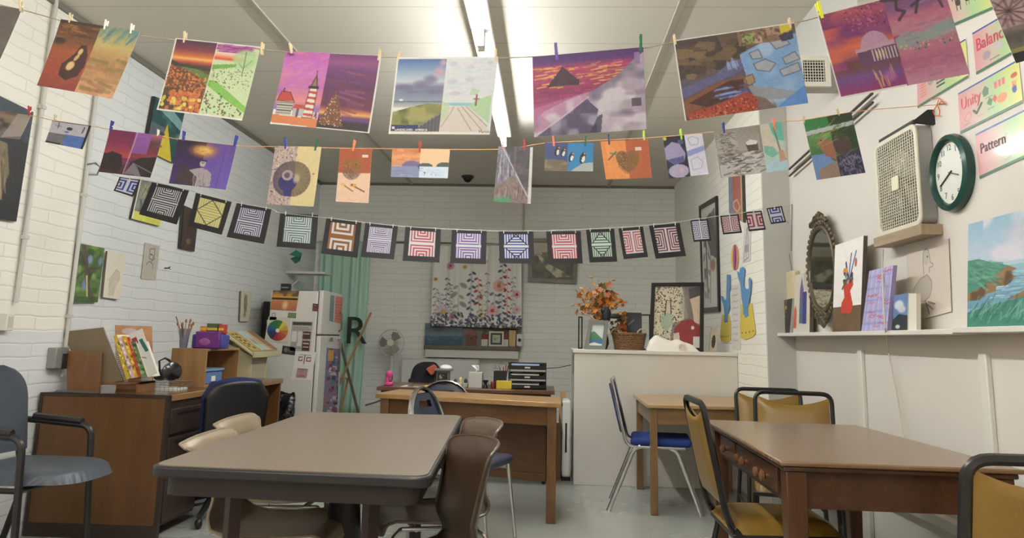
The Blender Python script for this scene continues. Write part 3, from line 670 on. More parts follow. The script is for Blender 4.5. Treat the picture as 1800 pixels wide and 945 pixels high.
# armchair at the left edge
t = thing('armchair', 'grey blue vinyl armchair with black tubular arms at the left edge', 'armchair', (-2.46, 3.74, 0), -PI/2)
gb = M('grey_blue_vinyl', (72, 79, 88), .38, noise=.07, scale=8, bump=.15, bscale=200); bf = M('black_tube', (32, 30, 30), .35)
def seat(u, v, top):
    s, q = (u-.5)*2, (v-.5)*2; r = math.sqrt(max(0, 1-(abs(s)**3.2)))
    yy = q*.33*(.55+.45*r) if q > 0 else q*.25; e_ = max(0, (1-abs(s)**6))*max(0, (1-abs(q)**6))
    return V(s*.26*(1-.12*max(0, q)**3), yy, .45+(.07*e_**.5 if top else -.0))
g = MB().grid(lambda u, v: seat(u, v, 1), 24, 24); g.grid(lambda u, v: seat(u, v, 0), 12, 12); g.build('seat', gb, t, angle=60)
def bk(u, v, f):
    s = (u-.5)*2; z = .54+v*.42; w = .26*(1-.12*(1-v))*math.sqrt(max(.02, 1-max(0, (v-.55)/.45)**2.6*.92)); e_ = (1-abs(s)**4)
    return V(s*w, -.235-.07*v+.03*s*s+f*(.012+.022*e_), z)
g = MB().grid(lambda u, v: bk(u, v, 1), 18, 18); g.grid(lambda u, v: bk(u, v, -1), 18, 18); g.build('backrest', gb, t, angle=60)
for sx in (-1, 1):
    MB().tube(arcpts([(sx*.275, .15, 0), (sx*.265, .11, .655), (sx*.265, -.25, .68)], .06, 6), .0165, 8).build('arm_frame', bf, t)
    MB().tube([(sx*.265, .06, .675), (sx*.265, -.2, .695)], .02, 8).build('arm_rest', bf, t)
    MB().tube([(sx*.25, -.19, .42), (sx*.28, -.32, 0)], .016, 8).build('leg', bf, t)
    MB().tube([(sx*.22, -.2, .40), (sx*.2, -.30, .88)], .014, 8).build('back_post', bf, t)
    MB().tube([(sx*.265, .13, .43), (sx*.26, -.21, .43)], .013, 8).build('seat_rail', bf, t)
MB().tube([(-.265, .12, .43), (.265, .12, .43)], .013, 8).build('front_rail', bf, t)
# ================================================================== WRITTEN AND PAINTED SHEETS
def quads(tl, tr, br, bl, plane): return [plane(*p) for p in (tl, tr, br, bl)]
P1 = lambda x, y: onY(x, y, 2.10)
P2 = lambda x, y: onY(x, y, 3.20)
LA, LB = (XL+.02, 4.60), (1.71, 5.18)
P3 = lambda x, y: onP(x, y, LA, LB)
cordM = M('twine', (150, 135, 110), .8); cordO = M('orange_twine', (220, 160, 110), .8); cordW = M('white_cord', (190, 190, 184), .7)
def cord(name, pts, plane, m, label, r=.0016, off=0.004):
    W = [(p if isinstance(p, Vector) else plane(*p)+V(0, off, 0)) for p in pts]; out = []
    for i in range(len(W)-1):
        for k in range(4):
            t = k/4; p0, p1, p2, p3 = W[max(i-1, 0)], W[i], W[i+1], W[min(i+2, len(W)-1)]
            out.append(.5*((2*p1)+(p2-p0)*t+(2*p0-5*p1+4*p2-p3)*t*t+(3*p1-p0-3*p2+p3)*t**3))
    out.append(W[-1]); return tag(MB().tube(out, r, 6).build(name, m), label, 'cord')
cord('hanging_string', [V(XL, 2.1, P1(-960, -125).z), (-300, -50), (0, 8), (125, 40), (250, 62), (320, 71), (500, 90), (670, 99), (870, 101), (1000, 95), (1130, 84), (1185, 73), (1400, 38), (1440, 29), (1660, -28), (1990, -95), V(XW, 2.1, P1(2060, -110).z)], P1, cordM, 'string pegged with the topmost row of large pictures')
cord('hanging_string', [(-270, 150), (-60, 188), (55, 203), (93, 211), (165, 222), (194, 227), (290, 240), (314, 244), (418, 256), (484, 257), (600, 260), (690, 261), (877, 262), (958, 251), (1056, 246), (1165, 240), (1254, 231), (1373, 214), (1410, 211), (1495, 197), (1560, 190), onX(1662, 183, XW)], P2, cordO, 'thin orange string pegged with the middle row of small pictures')
s3 = [(150, 292), (165, 288), (205, 309), (268, 319), (345, 338), (416, 356), (480, 368), (493, 374), (574, 383), (640, 391), (710, 398), (794, 403), (876, 406), (938, 406), (1030, 403), (1140, 396), (1213, 387), (1266, 379), (1309, 373), (1347, 366), onX(1392, 359, XW-.001)]
cord('hanging_string', s3, P3, cordW, 'white cord carrying the row of striped squares on black mats', .002, -.005)
# ---- pegs
PEG = {'wood': (196, 178, 140), 'white': (225, 220, 210), 'green': (30, 92, 62), 'blue': (44, 52, 140), 'yellow': (208, 214, 40), 'red': (176, 44, 40), 'orange': (224, 120, 84), 'purple': (88, 74, 140), 'navy': (60, 60, 100), 'pink': (214, 130, 120), 'lime': (172, 206, 60)}
def peg(px, py, plane, col, ln, where, tilt=0, big=1.0, down=.45):
    c = plane(px, py); t = thing('clothespin', '%s clothespin %s' % (col, where), 'clothespin', c, local=False, group='clothespins on the strings')
    m = M('peg_'+col, PEG[col], .5); d = V(math.sin(tilt), 0, math.cos(tilt)); w = ln*.16*big
    for s, nm in ((-1, 'front_jaw'), (1, 'back_jaw')):
        a, b2 = c-d*ln*down+V(0, s*.0035, 0), c+d*ln*(1-down)+V(0, s*(.0035+ln*.09), 0)
        MB().bar(a, b2, w, ln*.07, up=(0, 1, 0)).build(nm, m, t)
    MB().cyl(c-V(w*.7, 0, 0), c+V(w*.7, 0, 0), ln*.05, seg=8).build('spring', chrome, t)
def sheet(name, cv, q, plane, label, cat, group, curl=None, thick=.0008, off=-.004, mat=None, edge=(235, 232, 225), back=(240, 238, 232)):
    g_ = cv.a.mean(-1, keepdims=True); cv.a = (g_+(cv.a-g_)*.94)*(.79 if plane is P1 else .85)
    C = [p+V(0, off, 0) for p in quads(*q, plane)]
    o = picture(name, cv, C, thick, curl, mat, None, edge, back); tag(o, label, cat, group); return o
def curlf(amp, k=0, ph=0): return lambda u, v: amp*v*v+k*np.sin((u+ph)*3.1)*v*.6
W_ = (238, 236, 232)
# ---------------- top row
G1 = 'large pictures on the top string'
c = Cv(60, 60, (108, 100, 95)); c.noise(.06, 8, 8, 3)
sheet('hanging_picture', c, ((-120, -8), (40, 17), (-6, 132), (-165, 105)), P1, 'grey brown sheet cut off by the upper left corner of the photo', 'picture', G1, curlf(.01))
# butterfly wing and sky
c = Cv(140, 110, (150, 80, 40), 2); c.grad(0, 0, .56, 1, [(0, (88, 52, 28)), (.25, (120, 70, 34)), (.45, (172, 84, 42)), (.75, (170, 70, 44)), (1, (148, 58, 44))])
c.grad(.52, 0, 1, 1, [(0, (110, 134, 120)), (.28, (206, 184, 110)), (.42, (196, 150, 92)), (.6, (168, 128, 72)), (.8, (206, 150, 100)), (1, (228, 170, 120))])
c.strokes(50, (.54, 0, .95, .24), (.1, .22), .035, -1.0, [(70, 120, 150), (150, 170, 110), (90, 150, 160), (190, 190, 120)], 3, .5, .15)
c.strokes(26, (.5, .38, .95, .95), (.15, .35), .05, .15, [(150, 120, 60), (220, 160, 110), (178, 110, 70), (120, 110, 60)], 5, .45, .2)
c.rect(0, 0, .55, .05, (56, 34, 24), .7); c.ell(.08, .31, .1, .07, (50, 36, 28), .9, .5)
c.strokes(26, (0, .03, .45, .3), (.1, .25), .02, .1, [(190, 120, 50), (70, 44, 26)], 7, .5, .15)
c.poly([(.37, .33), (.43, .32), (.49, .45), (.51, .62), (.47, .78), (.34, .87), (.22, .8), (.21, .64), (.28, .54), (.33, .46)], (66, 24, 20)); c.ell(.39, .43, .032, .06, (232, 194, 130), 1, .3, .3); c.ell(.33, .65, .055, .085, (236, 200, 136), 1, .3, .6); c.ell(.37, .52, .026, .07, (220, 180, 110), 1, .3, .5)
c.noise(.04, 30, 25, 9)
sheet('hanging_picture', c, ((108.6, 34.5), (246.6, 56), (202, 177), (71, 153)), P1, 'orange picture of a dark pod with pale seeds beside streaked blue sky', 'picture', G1, curlf(.012, .01))
# flower field
c = Cv(150, 130, W_, 3); c.grad(.02, .015, .5, .36, [(0, (70, 24, 60)), (.35, (128, 44, 62)), (.62, (214, 110, 40)), (.72, (250, 190, 90)), (.85, (200, 70, 40)), (1, (60, 40, 30))])
c.rect(.02, .36, .5, .985, (104, 62, 24)); c.poly([(.1, .36), (.3, .38), (.5, .46), (.5, .62), (.38, .5)], (86, 130, 50)); c.poly([(.02, .3), (.14, .345), (.5, .37), (.5, .41), (.02, .37)], (48, 46, 28))
c.dots(420, (.02, .38, .5, .97), (.008, .016), [(196, 96, 40), (214, 120, 50), (160, 70, 34), (226, 140, 60)], 4, lambda u, v: v > .37+u*.35-.03, a=.95)
c.rect(.02, .68, .2, .97, (52, 50, 26), .75); c.dots(70, (.1, .72, .5, .97), (.018, .03), [(210, 104, 44), (226, 126, 56)], 6); c.dots(20, (.02, .8, .48, .97), (.018, .03), [(226, 196, 60), (236, 216, 90)], 7)
c.rect(.51, .015, 1, .985, (206, 226, 176)); c.rect(.51, .02, .92, .1, (170, 70, 150), .85); c.strokes(60, (.5, .02, .85, .13), (.08, .2), .012, 0, [(190, 110, 180), (150, 40, 130)], 8, .8, .06)
c.grad(.51, .13, .85, .24, [(0, (238, 220, 220)), (.4, (240, 170, 120)), (.8, (226, 70, 60)), (1, (240, 150, 110))]); c.ell(.86, .2, .16, .16, (176, 214, 150), .85, .3); c.line([(.86, .1), (.87, .42)], .012, (110, 120, 80)); c.line([(.8, .25), (.86, .32), (.95, .2)], .008, (120, 140, 90))
c.poly([(.51, .31), (.78, .27), (.78, .31), (.51, .38)], (110, 180, 70)); c.poly([(.51, .52), (.6, .53), (1, .82), (1, .9), (.75, .76), (.51, .6)], (134, 200, 80))
c.dots(170, (.52, .32, .98, .6), (.004, .008), [(150, 90, 80), (110, 140, 90), (90, 90, 60)], 9); c.dots(110, (.51, .68, .98, .97), (.008, .016), [(170, 84, 80), (90, 140, 80), (120, 80, 60), (70, 120, 70)], 10, lambda u, v: v > .55+(u-.5)*.75); c.noise(.03, 40, 40, 4)
c.rect(.5, 0, .508, 1, (230, 225, 220), .7)
sheet('hanging_picture', c, ((309.7, 67.7), (458.7, 83), (429, 214.7), (280, 195.5)), P1, 'picture of a poppy field at sunset finished in pale green crayon', 'picture', G1, curlf(.012, .006))
# lighthouse
c = Cv(160, 130, W_, 4); c.grad(0, 0, .47, .8, [(0, (196, 92, 190)), (.4, (206, 112, 190)), (.7, (186, 100, 190)), (.82, (236, 140, 130)), (.95, (150, 110, 190))])
c.tint((228, 130, 140), .6, 5, 6, 3, c.U < .47); c.strokes(24, (0, .05, .42, .5), (.08, .2), .03, -.3, [(214, 130, 200), (222, 120, 140), (180, 80, 180)], 5, .35, .3)
c.rect(0, .80, .47, 1, (62, 52, 110), .0); c.poly([(0, .87), (.475, .89), (.475, 1), (0, .98)], (226, 130, 70)); 
lh = [(.305, .88), (.33, .48), (.405, .49), (.41, .88)]; c.poly(lh, (232, 226, 216))
for k in range(5): v = .52+k*.075; c.poly([(.325-.004*k, v), (.405, v+.008), (.407, v+.042), (.322-.004*k, v+.034)], (206, 66, 44))
c.line(lh, .008, (60, 30, 30), closed=True); c.rect(.315, .455, .42, .49, (50, 30, 34)); c.poly([(.335, .455), (.35, .37), (.375, .31), (.395, .37), (.4, .455)], (150, 110, 90)); c.line([(.335, .455), (.375, .31), (.4, .455)], .01, (50, 34, 34)); c.line([(.373, .33), (.372, .25)], .01, (50, 34, 34))
c.poly([(0.02, .68), (.05, .55), (.14, .56), (.2, .68)], (206, 60, 40)); c.rect(.03, .68, .19, .87, (196, 190, 180)); 
for k in range(5): c.rect(.03, .70+k*.034, .19, .71+k*.034, (70, 60, 60))
c.line([(.02, .68), (.05, .55), (.14, .56), (.2, .69), (.02, .68)], .008, (50, 30, 30)); c.line([(.07, .55), (.07, .51)], .014, (50, 30, 30)); c.poly([(.19, .77), (.22, .71), (.31, .72), (.31, .78)], (206, 66, 44)); c.rect(.2, .77, .31, .87, (190, 184, 190)); c.line([(.25, .78), (.25, .87)], .03, (90, 80, 90)); c.line([(.43, .86), (.44, .8), (.45, .88)], .012, (50, 30, 90))
c.grad(.47, .01, .985, .99, [(0, (110, 44, 110)), (.12, (150, 70, 130)), (.2, (110, 50, 120)), (.45, (96, 34, 90)), (.7, (106, 36, 64)), (.76, (200, 110, 70)), (.8, (240, 184, 90)), (.84, (120, 50, 90)), (.87, (90, 60, 140)), (.9, (70, 30, 60)), (.93, (40, 20, 34)), (1, (50, 20, 44))])
c.strokes(26, (.48, .08, .8, .75), (.15, .35), .03, .15, [(176, 90, 130), (140, 60, 110), (80, 30, 90), (120, 40, 70)], 6, .4, .12)
c.poly([(.6, .5), (.65, .62), (.69, .82), (.72, .95), (.48, .95), (.52, .8), (.56, .62)], (116, 66, 40)); c.dots(320, (.47, .5, .72, .96), (.004, .009), [(222, 160, 100), (170, 100, 60), (90, 50, 30), (240, 200, 150)], 7, lambda u, v: abs(u-.6) < (v-.49)*.28, a=.9)
c.rect(.985, 0, 1, 1, W_); c.rect(0, 0, 1, .0, W_); c.noise(.025, 40, 40, 5)
p4 = sheet('hanging_picture', c, ((503.4, 90.7), (671, 98.3), (651, 236.3), (477.6, 219.7)), P1, 'purple picture with a red and white striped lighthouse and lit tree', 'picture', G1, curlf(.01, .004))
a, b2 = P1(503.4, 90.7), P1(671, 98.3); rt_ = (b2-a).normalized(); dn = V(0, 0, -1)
ink = M('black_ink', (40, 24, 44), .6); lettering('Ryan', a+rt_*.006+dn*.012+V(0, -.0075, 0), rt_, -dn, .011, ink, p4, 'signature')
# beach
c = Cv(160, 130, W_, 5); c.grad(.02, .03, .5, .62, [(0, (72, 110, 178)), (.3, (150, 176, 206)), (.5, (196, 206, 220)), (.62, (120, 124, 160)), (.8, (130, 140, 170)), (.93, (150, 160, 182)), (.97, (90, 120, 150)), (1, (110, 140, 160))])
c.grad(.02, .58, .5, .66, [(0, (80, 110, 140)), (.3, (150, 160, 170)), (1, (196, 196, 196))]); 
for (u, v, ru, rv) in ((.1, .40, .13, .05), (.27, .36, .1, .07), (.36, .3, .09, .08), (.44, .2, .07, .09), (.47, .08, .05, .06), (.4, .46, .12, .04), (.2, .46, .1, .03)): c.ell(u, v, ru, rv, (118, 112, 148) if v > .25 else (206, 164, 176), .8, .6)
c.rect(.5, 0, 1, 1, (222, 226, 230)); c.ell(.09, .565, .02, .014, (240, 240, 240))
c.poly([(.02, .72), (.18, .66), (.35, .61), (.5, .615), (.5, .97), (.02, .97)], (140, 140, 70)); c.tint((84, 96, 40), .8, 14, 12, 8, c.inp([(.02, .72), (.18, .66), (.35, .61), (.5, .615), (.5, .97), (.02, .97)])); c.tint((178, 172, 104), .7, 18, 9, 18, c.inp([(.02, .72), (.18, .66), (.35, .61), (.5, .615), (.5, .97), (.02, .97)]))
c.poly([(.22, .97), (.5, .72), (.5, .97)], (92, 92, 100)); c.line([(.24, .95), (.5, .735)], .014, (140, 140, 160)); 
for k in range(7): c.line([(.28+k*.035, .92-k*.03), (.285+k*.035, .97)], .008, (60, 60, 66))
c.rect(.02, .885, .29, .965, (30, 48, 104)); c.rect(.03, .91, .055, .935, (226, 226, 236)); 
for u, v, q in ((.57, .1, .05), (.75, .14, .05), (.58, .33, .07), (.75, .3, .06), (.93, .08, .04)): c.ell(u, v, q, q*.8, (186, 176, 214), .5, .6)
c.ell(.62, .48, .07, .035, (210, 166, 190), .55, .5); c.strokes(34, (.52, .03, .9, .5), (.1, .2), .03, 0, [(190, 214, 230), (206, 226, 236), (214, 210, 230)], 9, .35, .1); c.rect(.52, .6, .84, .635, (120, 196, 208), .8)
c.poly([(.5, .66), (.8, .64), (.97, .9), (.97, .97), (.5, .97)], (222, 212, 200)); c.poly([(.5, .58), (.58, .62), (.56, .78), (.5, .86)], (196, 216, 170), .8); c.poly([(.76, .64), (.88, .54), (.98, .5), (.98, .86)], (176, 216, 160), .9); c.poly([(.78, .4), (.86, .44), (.84, .5), (.76, .5)], (186, 216, 176), .8)
for P in ([(.7, .65), (.92, .95)], [(.62, .65), (.6, .72), (.52, .9)], [(.74, .645), (.97, .9)], [(.66, .67), (.82, .96)]): c.line(P, .008, (150, 140, 140))
c.line([(.835, .5), (.835, .63)], .022, (150, 84, 84)); c.line([(.81, .55), (.86, .55)], .016, (150, 84, 84)); c.rect(0, 0, 1, .022, W_); c.rect(0, 0, .018, 1, W_); c.rect(0, .975, 1, 1, W_); c.noise(.02, 40, 40, 6)
p5 = sheet('hanging_picture', c, ((698.6, 101), (875.7, 100.4), (861, 238), (684, 237)), P1, 'white bordered picture of a beach boardwalk under a blue cloudy sky', 'picture', G1, curlf(.006))
lettering('LANDSCAPES · AMERICA', P1(695, 231)+V(0, -.0095, 0), (1, 0, 0), (0, 0, 1), .0085, M('white_print', (225, 225, 235), .6), p5); lettering('Mariah', P1(842, 235)+V(0, -.0095, 0), (1, 0, 0), (0, 0, 1), .011, ink, p5, 'signature')
# mountain
c = Cv(160, 120, (150, 60, 120), 6); c.grad(0, 0, 1, 1, [(0, (74, 40, 110)), (.1, (90, 44, 120)), (.18, (190, 60, 110)), (.5, (150, 50, 100)), (.7, (190, 90, 150)), (1, (120, 60, 120))])
c.strokes(80, (0, .15, .75, .42), (.05, .14), .014, -.08, [(236, 180, 70), (226, 150, 80), (240, 190, 90)], 4, .9, .08); c.strokes(90, (0, .14, .8, .62), (.08, .2), .012, -.08, [(150, 40, 100), (200, 70, 120), (110, 40, 90)], 5, .55, .1)
c.poly([(.13, .4), (.27, .16), (.34, .25), (.42, .34), (.42, .4)], (70, 44, 66)); 
D = [(1, .06), (.88, .18), (.76, .32), (.55, .48), (.3, .58), (.1, .7), (.0, .8), (0, 1), (1, 1)]; c.poly(D, (176, 160, 178)); mD = c.inp(D); c.tint((226, 220, 230), .7, 7, 6, 5, mD); c.tint((110, 100, 126), .7, 6, 8, 9, mD, .55)
c.poly([(0, .66), (.3, .55), (.5, .5), (.45, .62), (.2, .84), (0, .98)], (196, 126, 170), .6); c.poly([(.02, 1), (.28, .78), (.48, .58), (.58, .72), (.56, 1)], (70, 56, 96), .85); c.ell(.17, .78, .08, .07, (226, 206, 226), .8, .5); c.ell(.33, .66, .05, .1, (216, 206, 220), .7, .6); c.ell(.7, .68, .13, .13, (206, 202, 210), .8, .6)
c.tint((200, 196, 214), .6, 10, 6, 15, mD & (c.V > .76)); c.poly([(.5, 1), (.58, .8), (.62, .78), (.6, 1)], (40, 40, 60), .7); c.rect(.88, .62, .97, .72, (80, 74, 84), .9); c.rect(.92, 0.06, .97, .2, (140, 120, 170), .9); c.line([(.02, 1), (.5, .56)], .008, (220, 200, 220)); c.noise(.03, 40, 30, 7)
sheet('hanging_picture', c, ((936, 100.7), (1130.5, 83.6), (1135.8, 228.2), (939, 242.2)), P1, 'magenta sunset mountain picture joined to a misty grey cliff', 'picture', G1, curlf(.004))
# creek
c = Cv(180, 120, (100, 80, 66), 7); c.grad(0, 0, 1, 1, [(0, (96, 78, 72)), (.3, (112, 90, 66)), (.6, (90, 84, 110)), (1, (120, 70, 50))])
c.poly([(0, .02), (.35, .0), (.4, .22), (.1, .3), (0, .3)], (76, 60, 62)); r = random.Random(5)
for k in range(26): u, v = r.uniform(0, .55), r.uniform(.1, .5); q = r.uniform(.04, .1); c.poly([(u-q, v), (u-q*.4, v-q*.9), (u+q, v-q*.5), (u+q*.8, v+q*.5), (u-q*.2, v+q*.6)], r.choice([(120, 98, 70), (92, 74, 58), (70, 56, 52), (136, 112, 78), (60, 48, 44)]), .85)
c.poly([(0, .62), (.3, .5), (.45, .36), (.55, .36), (.55, .48), (.25, .62), (0, .74)], (98, 100, 150), .9); c.poly([(0, .78), (.3, .6), (.55, .56), (.58, .7), (.3, .78), (0, .95)], (140, 84, 54), .9)
c.poly([(.05, .8), (.4, .6), (.52, .6), (.5, .78), (.2, .88)], (70, 38, 34), .9); c.strokes(24, (.25, .68, .5, .8), (.08, .16), .02, -.1, [(100, 140, 220), (150, 180, 230), (80, 80, 160)], 3, .7, .1)
c.strokes(12, (.4, .3, .5, .42), (.04, .08), .02, 1.4, [(150, 170, 220)], 13, .8, .1)
c.poly([(.02, .92), (.3, .86), (.52, .76), (.62, .85), (.6, 1), (.04, 1)], (172, 66, 44)); c.dots(260, (.02, .78, .62, 1), (.006, .013), [(214, 110, 70), (130, 44, 34), (190, 80, 50), (226, 150, 110), (100, 40, 30)], 6, lambda u, v: v > .95-u*.25, a=.9)
c.poly([(.52, .3), (.7, .2), (1, .14), (1, 1), (.74, 1), (.6, .72), (.55, .6)], (126, 170, 222)); c.poly([(.6, .74), (.72, .78), (.75, 1), (.6, 1)], (126, 106, 96)); mB = c.inp([(.52, .3), (.7, .2), (1, .14), (1, 1), (.74, 1), (.6, .72), (.55, .6)]); c.tint((178, 204, 236), .7, 7, 6, 7, mB)
c.poly([(.54, .68), (.7, .74), (.96, .86), (.9, .92), (.72, .9), (.58, .82)], (150, 158, 166), .9); c.poly([(.8, .95), (1, .78), (1, 1), (.76, 1)], (80, 140, 220), .8)
c.ell(.57, .62, .045, .06, (170, 140, 110)); c.line([(.53, .58), (.6, .56), (.61, .66), (.55, .7)], .01, (100, 80, 70), closed=True)
for P in ([(.62, .44), (.72, .4), (.8, .47), (.74, .56), (.64, .52)], [(.86, .42), (.97, .36), (1, .46), (.88, .5)], [(.6, .3), (.68, .27), (.7, .38), (.62, .38)], [(.78, .2), (.9, .16), (.94, .26), (.82, .3)], [(.82, .56), (.98, .5), (.99, .6), (.84, .64)]): c.poly(P, (176, 176, 176), .8); c.line(P, .01, (90, 92, 100), closed=True)
c.rect(.53, .02, .98, .2, (140, 110, 90)); c.rect(.56, .06, .66, .18, (150, 180, 90), .9); c.rect(.66, .12, .72, .19, (206, 166, 150)); c.rect(.76, .0, .95, .12, (176, 140, 120)); c.dots(60, (.54, .02, .95, .18), (.01, .02), [(110, 84, 74), (180, 150, 120), (90, 70, 60)], 8, a=.7); c.poly([(.88, 0), (.97, 0), (.97, .09), (.88, .12)], (226, 206, 60)); c.poly([(.86, .14), (.98, .1), (.98, .2), (.88, .22)], (60, 60, 84))
c.rect(0, 0, 1, .018, W_); c.rect(0, 0, .01, 1, W_); c.noise(.04, 50, 40, 8)
sheet('hanging_picture', c, ((1183.4, 72), (1395, 40), (1419.2, 182.5), (1203.6, 213.6)), P1, 'picture of a rocky creek with red leaves and blue painted water', 'picture', G1, curlf(.004))
# domed memorial
c = Cv(200, 130, (170, 70, 120), 8); c.grad(0, 0, .52, .62, [(0, (206, 104, 104)), (.3, (150, 60, 120)), (.55, (150, 70, 130)), (.75, (226, 110, 84)), (1, (170, 90, 100))])
c.tint((120, 50, 110), .6, 4, 7, 4, c.U < .52); c.tint((236, 110, 80), .7, 3, 6, 14, (c.U < .35) & (c.V > .2) & (c.V < .6)); c.dots(120, (.2, .0, .5, .28), (.006, .014), [(190, 90, 120), (120, 40, 70), (214, 130, 140)], 5, a=.8)
c.poly([(.12, .62), (.55, .58), (.55, .72), (.12, .76)], (120, 70, 70)); c.grad(0, .7, .52, 1, [(0, (120, 70, 80)), (.35, (120, 80, 150)), (.7, (140, 60, 130)), (1, (156, 50, 110))]); c.strokes(20, (.3, .72, .45, .9), (.04, .12), .01, 1.5, [(226, 180, 110)], 5, .8, .1); c.ell(.42, .86, .06, .08, (190, 110, 170), .7, .5)
mm = (c.V < .53); c.put((((c.U-.37)*c.asp/.17)**2+((c.V-.5)/.17)**2 < 1) & mm, (196, 150, 184)); c.poly([(.21, .5), (.52, .47), (.52, .53), (.21, .55)], (200, 160, 180)); c.poly([(.22, .54), (.52, .52), (.53, .68), (.23, .71)], (106, 70, 110))
for k in range(8): c.rect(.33+k*.025, .54, .341+k*.025, .67, (214, 190, 200))
for k in range(3): c.rect(.36+k*.025, .56, .372+k*.025, .65, (236, 206, 140))
c.grad(.52, 0, 1, .45, [(0, (126, 84, 130)), (.35, (140, 90, 140)), (.6, (206, 110, 140)), (.8, (196, 130, 150)), (1, (200, 124, 144))]); c.poly([(.53, .48), (.62, .42), (.75, .46), (.88, .4), (1, .38), (1, .55), (.53, .62)], (150, 164, 164)); c.grad(.53, .6, 1, 1, [(0, (200, 120, 146)), (.4, (186, 100, 136)), (1, (206, 144, 170))]); c.poly([(.53, .6), (1, .53), (1, .6), (.53, .68)], (196, 120, 140), .9); c.dots(30, (.54, .56, .98, .64), (.008, .016), [(100, 150, 140), (70, 100, 100), (226, 190, 120)], 6); c.strokes(60, (.54, .1, .95, .98), (.08, .2), .02, -.05, [(214, 150, 176), (170, 90, 130), (160, 140, 180)], 7, .35, .12)
for P in ([(.5, .02), (.62, .06), (.7, .03)], [(.62, .05), (.6, .16), (.66, .2), (.6, .28)], [(.88, .0), (.78, .12), (.74, .24)], [(.78, .12), (.72, .16)], [(.97, .02), (.93, .12), (.95, .24)]): c.line(P, .034, (66, 48, 66), .85)
c.rect(0, 0, .5, .012, W_); c.rect(0, 0, .008, 1, W_); c.rect(0, .988, .52, 1, W_); c.noise(.03, 50, 40, 9)
sheet('hanging_picture', c, ((1436, 27.5), (1656, -28), (1702, 131), (1476, 174.5)), P1, 'magenta picture of a domed building by water, right end of top row', 'picture', G1, curlf(.003))
c = Cv(90, 90, (196, 166, 166), 9); c.strokes(14, (0, .0, .7, .9), (.3, .6), .02, 1.2, [(120, 80, 80), (90, 60, 66)], 4, .5, 1.4)
for (u, v) in ((.1, .45), (.42, .5), (.3, .3)):
    for k in range(12): a = k*PI/6; c.line([(u, v), (u+.16*math.cos(a), v+.16*math.sin(a))], .012, (70, 44, 50), .8)
c.grad(0, .62, 1, .86, [(0, (150, 134, 128)), (.4, (96, 88, 84)), (1, (120, 112, 104))]); c.rect(0, .86, 1, .9, (160, 150, 80)); c.rect(0, .9, 1, 1, (34, 32, 34)); c.noise(.05, 20, 20, 5)
sheet('hanging_picture', c, ((1722, -40), (1960, -110), (2010, 45), (1783, 113)), P1, 'pinkish grey branch picture on black card, cut off by upper right corner', 'picture', G1, curlf(.004))
for px, py, col, ln, wh, tl in ((37, 12, 'wood', .036, 'on the grey sheet at the upper left corner', -.2), (124, 33, 'wood', .03, 'at the left corner of the dark pod picture', 0), (186, 45, 'white', .03, 'in the middle of the dark pod picture', .1), (232, 52, 'white', .03, 'at the right corner of the dark pod picture', .05), (325, 67, 'wood', .034, 'at the left corner of the poppy field picture', 0), (461, 87, 'wood', .036, 'at the right corner of the poppy field picture', 0), (512, 87, 'wood', .034, 'at the left corner of the lighthouse picture', -.25), (667, 98, 'wood', .034, 'at the right corner of the lighthouse picture', .1), (701, 100, 'wood', .03, 'at the left corner of the beach picture', .1), (871, 98, 'wood', .036, 'at the right corner of the beach picture', .05), (978, 93, 'purple', .05, 'on the magenta mountain picture', -.1), (1126, 78, 'green', .05, 'at the right corner of the magenta mountain picture', 0), (1186, 71, 'wood', .03, 'at the left corner of the creek picture', -.15), (1388, 42, 'wood', .03, 'at the right corner of the creek picture', -.1), (1441, 20, 'yellow', .05, 'at the left corner of the domed building picture', -.22)):
    peg(px, py, P1, col, ln, wh, tl)
# ---------------- middle row
G2 = 'small pictures on the middle string'
c = Cv(70, 40, (128, 118, 118), 11); c.ell(.55, .5, .3, .3, (70, 60, 66), 1, .6); c.ell(.5, .45, .12, .14, (150, 140, 150), 1, .6); c.ell(.5, .45, .06, .07, (40, 36, 40)); c.rect(0, 0, 1, .12, (110, 70, 50), .7); c.tint((170, 140, 110), .6, 6, 5, 4); c.poly([(.8, .0), (1, 0), (1, .9), (.7, 1)], (190, 180, 176), .7)
sheet('hanging_picture', c, ((-55, 188), (55, 203), (38, 246), (-66, 236)), P2, 'grey swirling picture hanging in front of the dark canvas at far left', 'picture', G2, curlf(.012))
c = Cv(70, 50, (196, 194, 206), 12); c.rect(0, 0, 1, .05, (50, 40, 44)); c.rect(0, .55, .45, 1, (120, 118, 124)); c.rect(.45, .52, .95, 1, (84, 120, 196)); c.rect(.95, 0, 1, 1, (30, 28, 36)); c.rect(0, .95, .4, 1, (40, 38, 44)); c.ell(.5, .27, .08, .07, (60, 56, 64)); c.line([(.2, .08), (.2, .3)], .03, (60, 56, 60)); c.line([(.86, .12), (.84, .36)], .04, (50, 46, 52)); c.line([(.12, .2), (.28, .22)], .02, (90, 86, 90)); c.ell(.45, .42, .06, .04, (90, 110, 190)); c.noise(.04, 10, 14, 4)
sheet('hanging_picture', c, ((93, 212), (161.5, 221.3), (148, 263.5), (82.3, 250.7)), P2, 'tiny picture of grey water and blue water under a pale sky', 'picture', G2, curlf(.008))
c = Cv(90, 72, (120, 40, 90), 13); c.grad(0, 0, .52, .62, [(0, (120, 30, 84)), (.6, (150, 46, 90)), (1, (200, 70, 70))]); c.poly([(0, .6), (.15, .5), (.35, .56), (.4, .76), (.4, .9), (0, .8)], (34, 20, 24)); c.grad(0, .78, .5, 1, [(0, (90, 40, 60)), (1, (64, 30, 56))]); c.poly([(0, .56), (.16, .54), (.34, .66), (.4, .8), (.36, 1), (0, .9)], (38, 24, 28), .9)
